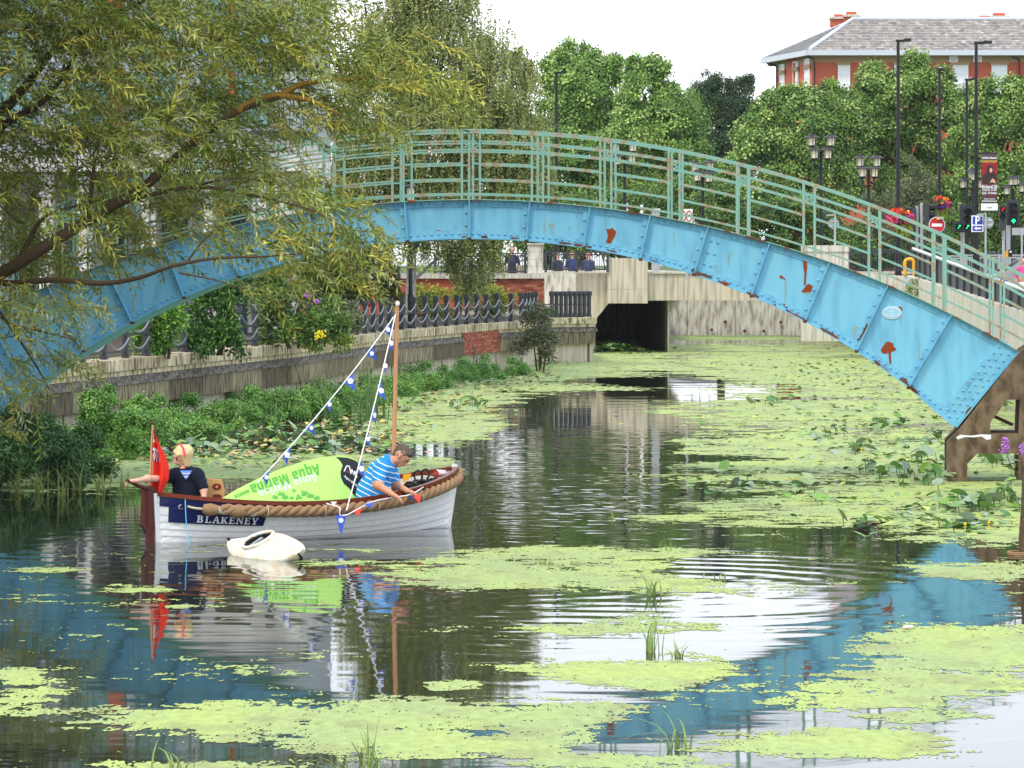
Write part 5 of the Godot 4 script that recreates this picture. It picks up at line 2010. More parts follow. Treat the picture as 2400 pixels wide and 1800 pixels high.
func crown_points(lobes: Array, d: float, per_m2: float, clump := 0.3, deep := 1.0) -> Array:
	# positions and outward directions in clumps over the lobes' surfaces
	var out := []
	var k := d / F
	for q in lobes:
		var c := P(q[0], q[1], d + (q[4] if q.size() > 4 else 0.0))
		var r := Vector3(q[2] * k, q[3] * k, (q[2] + q[3]) * 0.5 * k * deep)
		var total := int(PI * r.x * r.y * per_m2 * (q[5] if q.size() > 5 else 1.0))
		var ncl := maxi(6, int(total / 26.0))
		for j in ncl:
			var dir := dirv()
			if dir.z < -0.35:
				dir.z = -dir.z * 0.5
				dir = dir.normalized()
			var cc := c + dir * r * rng.randf_range(0.62, 0.98)
			var cr := clump * (r.x + r.y) * 0.5 * rng.randf_range(0.6, 1.25)
			for i in int(float(total) / ncl):
				var o := dirv() * cr * pow(rng.randf(), 0.45)
				o.y *= 0.75
				out.append([cc + o, (o.normalized() + dir * 0.7 + Vector3(0, 0.35, 0)).normalized(), o.y / cr])
	return out

func face_up(dir: Vector3) -> Basis:
	var y := dir.normalized()
	var x := y.cross(dirv()).normalized()
	return Basis(x, y, x.cross(y))

func tree(called: String, label: String, group: String, base: Vector3, girth: float, lobes: Array, d: float, per_m2: float, sprig: ArrayMesh, cols: Array, bark: Material, clump := 0.3, size := 1.0, droop := false) -> Node3D:
	var t := thing(called, label, "tree", base, group)
	var mb := MB.new()
	var top: Vector3 = P(lobes[0][0], lobes[0][1], d) - base
	mb.tube(bend([Vector3(0, -0.2, 0), Vector3(top.x * 0.1, top.y * 0.4, 0), Vector3(top.x * 0.6, top.y * 0.75, 0), top], 4), taper(13, girth, girth * 0.35), 9)
	obj("trunk", mb, bark, t)
	for i in lobes.size():
		var e: Vector3 = P(lobes[i][0], lobes[i][1], d + (lobes[i][4] if lobes[i].size() > 4 else 0.0)) - base
		var s := Vector3(top.x * 0.15, minf(top.y * 0.45, e.y * 0.6), 0)
		mb = MB.new()
		mb.tube(bend([s, s.lerp(e, 0.5) + Vector3(0, 0.3, 0), e], 4), taper(9, girth * 0.4, girth * 0.12), 6)
		obj("limb", mb, bark, t)
	var xs := []
	var cs := []
	for p in crown_points(lobes, d, per_m2, clump):
		var b: Basis
		if droop:
			b = Basis(Vector3.UP, rng.randf() * TAU) * Basis(Vector3.RIGHT, rng.randf_range(-0.35, 0.35))
		else:
			b = face_up(p[1])
		xs.append(Transform3D(b.scaled(Vector3.ONE * size * rng.randf_range(0.75, 1.3)), p[0] - base))
		cs.append(jit(cols[rng.randi() % cols.size()], 0.22))
	many("crown", sprig, M.leaf, xs, cs, t).set_meta("kind", "stuff")
	return t

func trees() -> void:
	SPRIG.broad = sprig_broad(15, 0.34, 0.15, 0.13)
	SPRIG.small = sprig_broad(12, 0.2, 0.09, 0.06)
	SPRIG.strand = sprig_strand(0.55, 18, 0.06, 0.045)
	SPRIG.tiny = sprig_broad(14, 0.14, 0.06, 0.045)
	var plane := [sl(104, 140, 58), sl(122, 156, 68), sl(90, 124, 52), sl(172, 194, 112), sl(76, 110, 48)]
	var maple := [sl(112, 150, 62), sl(130, 168, 74), sl(96, 134, 56), sl(168, 192, 106), sl(84, 120, 54)]
	var dark := [sl(50, 76, 40), sl(62, 90, 46), sl(44, 66, 38)]
	var birch := [sl(148, 160, 88), sl(134, 148, 80), sl(166, 174, 106), sl(118, 132, 72), sl(184, 188, 130)]
	var g := "street trees behind the road"
	var gy := 2.56
	var bs := func(px: float, d: float) -> Vector3:
		return Vector3(P(px, 0, d).x, gy, -d)
	tree("plane_tree", "bright green maple behind the bridge crown with twin peaked top", g, bs.call(1370, 165), 0.25, [[1360, 230, 90, 120], [1330, 160, 60, 60], [1400, 150, 55, 55], [1420, 330, 120, 110], [1330, 380, 110, 120], [1290, 300, 60, 90], [1470, 430, 110, 90]], 165, 80, SPRIG.broad, maple, M.bark_tex)
	tree("plane_tree", "green maple left of the dark narrow tree with spiky top shoots", g, bs.call(1530, 162), 0.25, [[1510, 220, 70, 80], [1540, 165, 36, 40], [1490, 170, 36, 36], [1560, 300, 90, 100], [1500, 330, 100, 90], [1590, 400, 100, 90], [1580, 250, 50, 50], [1540, 460, 110, 70]], 162, 80, SPRIG.broad, maple, M.bark_tex)
	tree("conifer", "dark green narrow-topped tree between the maples and the brick building", g, bs.call(1690, 172), 0.22, [[1690, 340, 80, 110], [1648, 270, 30, 90], [1672, 235, 17, 66], [1655, 205, 9, 40], [1690, 260, 20, 60], [1722, 270, 26, 80], [1745, 245, 26, 60], [1752, 212, 14, 36], [1712, 225, 9, 40], [1700, 430, 90, 90], [1640, 380, 50, 100], [1760, 300, 26, 60], [1628, 240, 9, 50]], 172, 120, SPRIG.broad, dark, M.bark_tex, 0.55, 0.7)
	tree("plane_tree", "leafy plane tree hiding the left corner of the brick building", g, bs.call(1880, 156), 0.28, [[1880, 310, 110, 100], [1830, 270, 70, 60], [1800, 370, 90, 110], [1960, 290, 70, 70], [1760, 440, 80, 90], [1900, 430, 130, 80], [1985, 250, 30, 50], [1945, 218, 26, 30], [1860, 235, 40, 30]], 156, 80, SPRIG.broad, plane, M.bark_tex)
	tree("plane_tree", "tallest plane tree before the brick building's front wall", g, bs.call(2120, 160), 0.3, [[2090, 240, 100, 100], [2150, 196, 55, 50], [2070, 205, 40, 40], [2140, 150, 32, 36], [2040, 300, 70, 80], [2195, 240, 55, 60], [2140, 330, 60, 70], [2230, 330, 90, 90], [2215, 420, 80, 90], [2030, 420, 100, 90], [2205, 190, 26, 30]], 160, 80, SPRIG.broad, plane, M.bark_tex)
	tree("plane_tree", "plane tree at the right edge behind the museum banner", g, bs.call(2350, 154), 0.28, [[2340, 260, 90, 80], [2400, 262, 70, 60], [2290, 320, 70, 80], [2380, 360, 90, 90], [2330, 440, 110, 90], [2300, 232, 40, 36], [2375, 215, 30, 30], [2430, 450, 90, 110], [2440, 230, 60, 50]], 154, 80, SPRIG.broad, plane, M.bark_tex)
	tree("small_pine", "grey-green young pine between the lantern cluster and the tall lamps", g, bs.call(2130, 132), 0.08, [[2140, 430, 40, 50], [2135, 395, 22, 34], [2120, 490, 66, 50], [2170, 510, 50, 40], [2100, 540, 70, 40], [2070, 470, 50, 40]], 132, 140, SPRIG.small, [sl(110, 122, 84), sl(92, 106, 70), sl(130, 138, 100)], M.bark_tex, 0.3, 1.0)
	# the lower hedge of leaves behind the railings
	for q in [[1440, 520, 130, 80, "shrub mass behind the bridge railing under the left maple"], [1640, 520, 140, 90, "shrub mass behind the bridge railing under the dark tree"], [1830, 540, 140, 90, "shrub mass behind the railing above the concrete block"], [2010, 560, 140, 70, "shrub mass behind the first flower basket"], [2240, 560, 150, 70, "shrub mass behind the parking sign"], [2400, 560, 110, 70, "shrub mass at the right edge behind the traffic light"], [1290, 520, 100, 80, "shrub mass behind the bridge railing near the birch"]]:
		shrub("roadside_shrub", q[4], "roadside shrubs behind the railings", [[q[0], q[1], q[2], q[3]], [q[0] - 40, q[1] + 30, q[2] * 0.7, q[3]], [q[0] + 50, q[1] + 20, q[2] * 0.6, q[3] * 0.8]], 148.0, 60, SPRIG.broad, [sl(72, 104, 44), sl(88, 122, 50), sl(60, 88, 40), sl(110, 142, 62)], 2.56, 0.9)
	# birches on the quay
	tree("birch_tree", "big weeping birch with pale trunk behind the bridge's crown", "birches on the quay", Vector3(P(962, 0, 104).x, 1.4, -104), 0.17, [[1040, 120, 150, 140], [1130, 220, 130, 150], [950, 60, 110, 120], [1010, 300, 170, 130], [1150, 360, 130, 130], [900, 220, 130, 140], [880, 380, 130, 110], [1060, 470, 170, 110], [1200, 300, 70, 110], [1230, 420, 60, 90], [1020, -40, 120, 90], [1110, 585, 70, 75], [760, 470, 120, 90], [1220, 160, 30, 60]], 104, 155, SPRIG.strand, birch, M.bark_birch, 0.34, 1.25, true)
	tree("birch_tree", "second birch behind the willow's tips, left of the garden lamp", "birches on the quay", Vector3(P(905, 0, 108).x, 1.4, -108), 0.15, [[800, 520, 120, 80], [860, 420, 110, 100], [760, 600, 90, 60], [880, 600, 80, 70], [700, 560, 70, 70], [790, 640, 70, 50], [720, 380, 60, 70]], 108, 130, SPRIG.strand, [sl(74, 92, 48), sl(88, 104, 54), sl(66, 82, 44)], M.bark_birch, 0.34, 1.25, true)
	print("trees done")

func shrub(called: String, label: String, group: String, lobes: Array, d: float, per_m2: float, sprig: ArrayMesh, cols: Array, ground: float, size := 1.0, cat := "shrub") -> Node3D:
	var c := P(lobes[0][0], 0, d)
	var base := Vector3(c.x, ground, -d)
	var t := thing(called, label, cat, base, group)
	for i in mini(lobes.size(), 4):
		var mb := MB.new()
		var e: Vector3 = P(lobes[i][0], lobes[i][1], d) - base
		mb.tube(bend([Vector3(e.x * 0.4, -0.05, 0), Vector3(e.x * 0.7, e.y * 0.5, 0.02), e], 3), taper(7, 0.035, 0.012), 5)
		obj("stem", mb, M.bark_tex, t)
	var xs := []
	var cs := []
	for p in crown_points(lobes, d, per_m2, 0.32):
		if p[0].y < ground:
			continue
		xs.append(Transform3D(face_up(p[1]).scaled(Vector3.ONE * size * rng.randf_range(0.7, 1.3)), p[0] - base))
		cs.append(jit(cols[rng.randi() % cols.size()], 0.22))
	many("foliage", sprig, M.leaf, xs, cs, t).set_meta("kind", "stuff")
	return t

func willow() -> void:
	var base := P(-330, 1010, 47.5)
	base.y = 0.5
	var t := thing("willow_tree", "large overhanging willow with narrow olive leaves filling the upper left", "tree", base)
	var limb := func(pts: Array, r0: float, r1: float, m: Material) -> void:
		var q := []
		for p in pts:
			q.append(P(p[0], p[1], p[2]) - base)
		var c := bend(q, 5)
		var mb := MB.new()
		mb.tube(c, taper(c.size(), r0, r1), 8)
		obj("limb", mb, m, t)
	var mb := MB.new()
	mb.tube(bend([Vector3(0, -0.9, 0), Vector3(0.2, 1.2, 0.3), P(-270, 720, 45) - base], 5), taper(11, 0.38, 0.2), 10)
	obj("trunk", mb, M.bark_tex, t)
	limb.call([[-275, 730, 45], [-120, 690, 44], [0, 642, 43], [110, 575, 42.5], [200, 520, 42.5], [330, 443, 42], [400, 380, 41.8], [470, 322, 41.5], [560, 258, 41.2], [660, 224, 41.0]], 0.1, 0.036, M.bark_tex)
	limb.call([[655, 226, 41.0], [700, 200, 41], [760, 189, 41], [830, 186, 41], [900, 174, 41]], 0.04, 0.014, M.bark_lichen)
	limb.call([[660, 224, 41.0], [725, 234, 40.9], [770, 255, 40.8], [795, 266, 40.8]], 0.036, 0.014, M.bark_lichen)
	limb.call([[560, 258, 41.2], [610, 232, 41.1], [665, 222, 41]], 0.05, 0.045, M.bark_lichen)
	limb.call([[718, 232, 40.95], [724, 190, 41], [745, 152, 41], [760, 138, 41]], 0.022, 0.01, M.bark_tex)
	limb.call([[-275, 720, 45], [-150, 450, 44], [0, 270, 43], [70, 190, 42.4], [130, 115, 42], [260, 40, 42], [420, -40, 42]], 0.085, 0.025, M.bark_tex)
	limb.call([[-150, 450, 44], [0, 300, 43.2], [110, 230, 42.6], [200, 90, 42.5]], 0.07, 0.02, M.bark_tex)
	limb.call([[-60, 650, 43.5], [20, 664, 43], [130, 656, 42.4], [240, 664, 42], [330, 650, 41.6], [400, 625, 41.2], [500, 606, 41], [620, 601, 40.8], [700, 594, 40.6]], 0.045, 0.008, M.bark_tex)
	limb.call([[300, 470, 42], [400, 446, 41.6], [470, 438, 41.4], [560, 450, 41.2], [640, 468, 41], [730, 492, 40.8], [790, 525, 40.6]], 0.03, 0.008, M.bark_tex)
	limb.call([[460, 438, 41.4], [500, 425, 41.2], [560, 417, 41.1], [640, 428, 41]], 0.018, 0.006, M.bark_tex)
	limb.call([[190, 530, 42.5], [210, 470, 42.5], [222, 380, 42.4], [230, 330, 42.4]], 0.04, 0.012, M.bark_tex)
	limb.call([[40, 615, 43], [70, 560, 43], [110, 505, 42.8], [230, 470, 42.6]], 0.04, 0.012, M.bark_tex)
	limb.call([[420, 640, 41.2], [520, 660, 41], [600, 690, 40.9], [690, 720, 40.8]], 0.012, 0.004, M.bark_tex)
	limb.call([[440, 612, 41.2], [480, 560, 41.2], [520, 530, 41.2]], 0.014, 0.005, M.bark_tex)
	limb.call([[640, 470, 41], [720, 560, 40.8], [780, 600, 40.7], [850, 660, 40.6]], 0.012, 0.004, M.bark_tex)
	limb.call([[-60, 660, 43.5], [20, 760, 43], [80, 850, 42.8], [120, 920, 42.6]], 0.03, 0.006, M.bark_tex)
	limb.call([[20, 760, 43], [110, 780, 42.6], [190, 800, 42.4]], 0.016, 0.005, M.bark_tex)
	# leafy twigs: centre, half-size, share, how far forward or back
	var lobes := [
		[150, 60, 300, 150, 1.0, 0.0], [450, 70, 300, 130, 1.0, -0.5], [690, 110, 190, 110, 0.75, -0.6], [860, 170, 170, 90, 0.7, -0.6], [1000, 195, 95, 55, 0.7, -0.6], [250, 240, 270, 120, 0.7, 1.0], [250, 240, 270, 110, 0.35, -0.6], [500, 300, 140, 60, 0.25, -0.8], [520, 240, 200, 100, 0.8, 0.9], [740, 270, 150, 70, 0.55, -0.5],
		[90, 380, 180, 120, 0.8, 1.1], [330, 380, 170, 90, 0.55, 1.0], [330, 390, 170, 80, 0.3, -0.6], [160, 520, 140, 70, 0.2, -0.5], [540, 370, 180, 80, 0.75, 0.3], [50, 560, 110, 110, 0.7, 1.2], [250, 500, 130, 60, 0.5, 1.0], [430, 480, 140, 60, 0.7, 0.8], [640, 450, 160, 55, 0.75, -0.5], [780, 480, 130, 45, 0.7, -0.6], [900, 440, 60, 30, 0.0, -0.6],
		[700, 560, 200, 50, 0.75, -0.6], [830, 560, 110, 40, 0.8, -0.6], [760, 620, 150, 45, 0.8, -0.6], [890, 600, 60, 30, 0.6, -0.7], [300, 585, 120, 50, 0.8, 1.0], [160, 620, 140, 60, 0.45, 1.2], [520, 560, 130, 50, 0.35, -0.4], [60, 730, 100, 90, 0.55, 0.4], [170, 740, 90, 70, 0.35, 0.2], [70, 860, 90, 70, 0.5, 0.3], [180, 870, 60, 60, 0.3, 0.2], [620, 690, 110, 30, 0.3, -0.5],
		[1040, 275, 60, 40, 0.6, -0.6], [880, 290, 110, 50, 0.5, -0.6], [1075, 230, 40, 50, 0.6, -0.6], [860, 660, 60, 25, 0.5, -0.7], [960, 590, 60, 12, 0.35, -0.7], [700, 20, 160, 60, 0.5, -0.5], [10, 960, 60, 60, 0.4, 0.3],
	]
	var variants := []
	for k in 5:
		variants.append(sprig_willow(rng.randf_range(0.36, 0.52), 15))
	var xs := [[], [], [], [], []]
	var cs := [[], [], [], [], []]
	var cols := [sl(148, 162, 70), sl(166, 178, 88), sl(130, 148, 64), sl(184, 188, 94), sl(144, 162, 94), sl(180, 192, 140), sl(138, 154, 76), sl(196, 190, 88), sl(118, 136, 60)]
	for q in lobes:
		var d: float = 42.0 + q[5] * 1.5
		var k := d / F
		var cnt := int(q[2] * q[3] * PI * k * k * 104.0 * q[4])
		for i in cnt:
			var o := Vector3(rng.randfn() * 0.48, rng.randfn() * 0.48, rng.randfn() * 0.5)
			if absf(o.x) > 1.05 or absf(o.y) > 1.05:
				continue
			var p := P(q[0] + o.x * q[2], q[1] + o.y * q[3], d) + Vector3(0, 0, o.z * 0.9)
			var dir := Vector3(0.75, -0.25, 0.1) + rv(0.42)
			if q[1] > 480:
				dir.y -= 0.35
			dir = dir.normalized()
			var y := dir.cross(Vector3(0, 0, 1) + rv(0.5)).normalized()
			if y.y < 0:
				y = -y
			var w := rng.randi() % 5
			xs[w].append(Transform3D(Basis(dir, y, dir.cross(y)).scaled(Vector3.ONE * rng.randf_range(0.85, 1.4)), p - dir * 0.2 - base))
			cs[w].append(jit(cols[rng.randi() % cols.size()], 0.18))
	# the rest of the crown, up and to the left of the picture
	for q in [[-350, 150, 420, 380], [-300, -300, 500, 300], [200, -250, 420, 180], [600, -160, 260, 110], [-500, 500, 320, 260], [-250, 780, 200, 160]]:
		var k := 43.5 / F
		for i in int(q[2] * q[3] * PI * k * k * 60.0):
			var o := rv(0.5)
			var p := P(q[0] + o.x * q[2], q[1] + o.y * q[3], 43.5) + Vector3(0, 0, o.z * 2.4)
			var w := rng.randi() % 5
			xs[w].append(Transform3D(face_up(rv()).scaled(Vector3.ONE * 1.6), p - base))
			cs[w].append(jit(cols[rng.randi() % cols.size()], 0.18))
	for q in [[-8.6, 8.6, -42.0, 2.4], [-10.5, 5.5, -40.5, 3.2], [-6.0, 9.2, -41.0, 2.4], [-9.5, 9.5, -46.0, 3.2], [-12.0, 7.0, -44.0, 3.5], [-9.8, 3.0, -41.0, 2.2], [-3.4, 9.0, -42.0, 2.0]]:
		for i in int(q[3] * q[3] * q[3] * 45.0):
			var w := rng.randi() % 5
			var p: Vector3 = Vector3(q[0], q[1], q[2]) + dirv() * q[3] * pow(rng.randf(), 0.4)
			var lim: float = 0.152 * -p.z
			if p.x > -lim and p.y < CH + 625.0 / F * -p.z:
				continue
			xs[w].append(Transform3D(face_up(rv()).scaled(Vector3.ONE * 2.4), p - base))
			cs[w].append(jit(cols[rng.randi() % cols.size()], 0.18))
	for w in 5:
		many("crown", variants[w], M.leaf, xs[w], cs[w], t).set_meta("kind", "stuff")
	print("willow sprigs ", xs[0].size() * 5)

func blade_mesh(h: float, n: int, spread: float, width: float, curl: float) -> ArrayMesh:
	var mb := MB.new()
	for i in n:
		var an := rng.randf() * TAU
		var out := Vector3(cos(an), 0, sin(an))
		var side := Vector3(-out.z, 0, out.x)
		var b := rv(0.05)
		b.y = 0
		var hh := h * rng.randf_range(0.6, 1.0)
		var lean := rng.randf_range(0.1, 1.0) * spread
		var last := []
		for k in 5:
			var t := k / 4.0
			var p := b + out * lean * t * t * hh + Vector3(0, hh * (t - curl * lean * t * t * t), 0)
			var w := width * (1.0 - t * 0.92)
			var pair := [p - side * w, p + side * w]
			if k > 0:
				mb.quad(last[0], last[1], pair[1], pair[0])
			last = pair
		mb.col = Color(1, 1, 1) * rng.randf_range(0.8, 1.2)
	return mb.mesh()

func bank_plants() -> void:
	var weed := [sl(100, 146, 66), sl(116, 166, 76), sl(84, 126, 58), sl(140, 184, 92)]
	var deep := [sl(66, 104, 56), sl(80, 120, 62), sl(54, 86, 46), sl(100, 138, 74)]
	# mats of low plants rooted along the foot of the wall: nobody could count them
	var mats_ := [
		["dark leafy waterside plants massed on the bank under the willow", deep, [[90, 1075, 140, 60, 48.5], [20, 1010, 110, 70, 49.5], [140, 1030, 90, 56, 50.5], [-80, 1060, 130, 100, 48.0], [190, 1098, 80, 40, 49.3], [60, 1115, 170, 34, 48.2]], 0.9],
		["bright green watercress and nettles massed along the wall foot left of the boat", weed, [[300, 1010, 120, 60, 56.5], [420, 1015, 110, 45, 60.0], [270, 1050, 90, 36, 55.0], [460, 970, 110, 40, 65.0], [230, 970, 60, 60, 56.5], [350, 960, 60, 45, 59.0], [560, 945, 90, 50, 69.0]], 0.8],
		["green waterside herbs along the wall behind the bunting", weed, [[660, 915, 100, 40, 79.0], [720, 890, 60, 50, 82.0], [800, 885, 80, 40, 85.5], [880, 880, 70, 40, 88.5], [960, 880, 50, 30, 92.0], [1030, 860, 60, 30, 98.0], [1090, 855, 70, 26, 100.0]], 0.8],
	]
	# a continuous low strip along the foot of the wall
	for k in 26:
		var sw := 8.5 + k * 1.75
		var wp: Array = wall_at(sw)
		var d: float = -wp[0].z - 0.6
		var px: float = 1200.0 + (wp[0].x + 0.75) * F / d
		var h := rng.randf_range(0.16, 0.42)
		mats_[1 if k < 12 else 2][2].append([px, HY + (CH - h * 0.5) * F / d, 0.85 * F / d, h * F / d, d])
	for q in mats_:
		var xs := []
		var cs := []
		for l in q[2]:
			for p in crown_points([[l[0], l[1], l[2], l[3]]], l[4], 520 if l[4] < 70 else 360, 0.3, 0.9):
				if p[0].y < 0.0:
					p[0].y = rng.randf() * 0.1
				xs.append(Transform3D(face_up(p[1] + Vector3(0, 0.5, 0)).scaled(Vector3.ONE * q[3] * rng.randf_range(0.6, 1.4)), p[0]))
				cs.append(jit(q[1][rng.randi() % q[1].size()], 0.25))
		var o := many("waterside_plants", SPRIG.tiny, M.leaf, xs, cs)
		o.set_meta("kind", "stuff")
		tag(o, q[0], "plants")
	# shrubs on the quay and climbing the fence
	var gr := "shrubs on the quay"
	var fresh := [sl(96, 142, 50), sl(112, 158, 58), sl(80, 122, 44), sl(132, 172, 72)]
	var d1 := 64.0
	shrub("quay_shrub", "bright green shrub growing through the fence beside the bridge's left foot", gr, [[385, 760, 45, 45], [365, 790, 50, 35], [410, 740, 30, 30], [345, 745, 25, 35]], d1, 230, SPRIG.small, fresh, 1.43)
	shrub("ivy_shrub", "dense dark ivy hanging over the wall's coping between the fence posts", gr, [[500, 745, 60, 60], [470, 790, 50, 40], [525, 790, 40, 45], [545, 700, 50, 40], [490, 830, 22, 26, -0.7], [515, 700, 40, 40]], 66.5, 230, SPRIG.small, [sl(62, 104, 44), sl(78, 122, 50), sl(50, 86, 38), sl(110, 150, 64)], 1.43)
	shrub("quay_shrub", "tall tangled green shrub right of the ivy with purple flower spikes", gr, [[700, 720, 70, 60], [650, 760, 50, 50], [730, 770, 50, 40], [640, 700, 50, 50], [770, 740, 40, 50], [690, 670, 60, 36], [610, 660, 40, 30]], 72.0, 210, SPRIG.small, [sl(96, 134, 54), sl(112, 146, 64), sl(84, 116, 56), sl(126, 140, 84)], 1.43)
	shrub("quay_shrub", "yellow-green low plants at the coping with a yellow flower head", gr, [[760, 790, 55, 26], [700, 800, 50, 22], [650, 795, 40, 24]], 73.5, 220, SPRIG.small, [sl(128, 158, 60), sl(110, 146, 52), sl(150, 170, 76)], 1.43)
	shrub("quay_shrub", "grey twiggy shrub in front of the fence right of the tangled shrub", gr, [[800, 760, 40, 40], [830, 740, 30, 30], [790, 720, 30, 24]], 78.0, 170, SPRIG.tiny, [sl(112, 120, 84), sl(96, 106, 70)], 1.43)
	shrub("wall_bush", "grey-green bush with faded flowers at the corner of the brick wall", gr, [[1265, 770, 40, 44], [1270, 740, 28, 24], [1250, 800, 34, 24], [1285, 795, 34, 34], [1262, 815, 50, 20]], 101.0, 150, SPRIG.small, [sl(108, 118, 82), sl(92, 106, 70), sl(140, 130, 122), sl(84, 108, 60)], 0.0)
	shrub("low_hedge", "yellow-green clipped hedge before the brick wall", gr, [[1080, 685, 110, 14], [1150, 690, 40, 12], [1000, 690, 60, 14], [1180, 697, 30, 10]], 113.0, 200, SPRIG.small, [sl(168, 176, 66), sl(148, 164, 60), sl(120, 148, 54)], 1.43, 0.9, "hedge")
	shrub("low_hedge", "dark hedge behind the chain fence below the birches", gr, [[800, 690, 90, 22], [890, 690, 70, 22], [1010, 720, 90, 24], [1100, 725, 90, 22], [760, 660, 50, 24]], 108.0, 150, SPRIG.small, [sl(76, 108, 46), sl(92, 124, 52), sl(140, 150, 60)], 1.43, 1.0, "hedge")
	shrub("ramp_weed", "pale green weed growing from the top of the retaining wall by the hoop", "weeds on the retaining wall", [[2150, 680, 22, 26], [2140, 700, 20, 20], [2160, 660, 12, 16]], 109.5, 150, SPRIG.small, [sl(136, 156, 80), sl(118, 140, 66)], 2.2, 0.8, "weed")
	shrub("ramp_weed", "small tuft of weed hanging on the retaining wall right of the pale weed", "weeds on the retaining wall", [[2302, 722, 14, 12], [2300, 735, 8, 10]], 94.6, 260, SPRIG.small, [sl(140, 158, 60), sl(118, 140, 50)], 1.6, 0.7, "weed")
	shrub("ramp_weed", "small weed low on the retaining wall between the two others", "weeds on the retaining wall", [[2258, 722, 14, 12]], 99.6, 200, SPRIG.small, [sl(128, 140, 70), sl(110, 128, 56)], 1.5, 0.7, "weed")
	# flower spikes on the tangled shrub
	var fl := thing("flower_spikes", "small purple and yellow flowers on the quay shrubs", "flowers")
	for q in [[720, 693, sl(176, 110, 196)], [744, 705, sl(176, 110, 196)], [806, 775, sl(160, 120, 180)], [810, 785, sl(160, 120, 180)], [748, 780, sl(240, 220, 40)], [752, 786, sl(240, 220, 40)], [744, 790, sl(240, 220, 40)], [683, 655, sl(170, 130, 180)]]:
		var mb := MB.new()
		mb.col = q[2]
		var c := P(q[0], q[1], 71.0 if q[0] < 790 else 77.0)
		for k in 14:
			mb.ell(c + rv(0.03) * Vector3(1.4, 0.7, 1), Vector3.ONE * 0.022, 5, 3)
		obj("flower_spike", mb, M.cloth, fl)
	# iris and reed blades standing in the margin
	var ib := []
	for k in 4:
		ib.append(blade_mesh(1.1, 9, 0.5, 0.022, 0.25))
	var idx := 0
	for q in [[625, 968, 1.0], [680, 985, 0.85], [720, 965, 1.15], [770, 985, 0.9], [640, 1000, 0.8], [860, 985, 1.1], [880, 975, 1.2], [905, 985, 0.95], [925, 955, 0.85], [1170, 858, 1.25], [1150, 868, 1.2], [1190, 865, 1.0], [1120, 880, 1.1], [845, 1000, 0.7]]:
		var p := W(q[0], q[1])
		p.y = 0
		var lab: String = ["leftmost iris clump at the wall foot behind the boat", "short iris clump just right of the leftmost one", "tall iris clump with crossing blades behind the upper bunting", "iris clump right of the tall crossing one", "low iris clump in front of the leftmost one", "dark tall iris clump left of the mast", "tallest iris clump close left of the mast", "iris clump right behind the bunting near the mast", "short iris clump behind the mast", "tall reed clump beside the brick return of the wall", "reed clump just left of the tallest reeds by the brick", "short reed clump right of the brick-side reeds", "reed clump at the far lily bed's left end", "lowest iris clump near the bunting"][idx]
		var t := inst("iris_clump", ib[idx % 4], mat("iris_%d" % (idx % 4), [lin(0.11, 0.2, 0.06), lin(0.08, 0.16, 0.05), lin(0.13, 0.22, 0.07), lin(0.09, 0.18, 0.05)][idx % 4], 0.6), self, Transform3D(Basis(Vector3.UP, idx * 1.7).scaled(Vector3.ONE * q[2]), p))
		tag(t, lab, "reeds", "iris and reed clumps along the wall")
		idx += 1

# ---- water lilies -----------------------------------------------------------
func pad_mesh(k: int) -> ArrayMesh:
	# a heart-shaped leaf, cupped or folded
	var mb := MB.new()
	var n := 14
	var fold: float = [0.06, 0.25, 0.5, 0.12, 0.8, 0.02][k]
	var rim := []
	for i in n + 1:
		var a := 0.28 + (TAU - 0.56) * i / n
		var r := 1.0 + 0.1 * cos(a * 2.0) + 0.03 * sin(a * 5.0 + k)
		var p := Vector3(cos(a) * r * 0.95, 0, sin(a) * r * 0.8)
		p.y = fold * p.z * p.z + 0.05 * sin(a * 3.0 + k) * (0.3 + fold)
		rim.append(p)
	for i in n:
		mb.tri(Vector3.ZERO, rim[i + 1], rim[i])
	return mb.mesh()

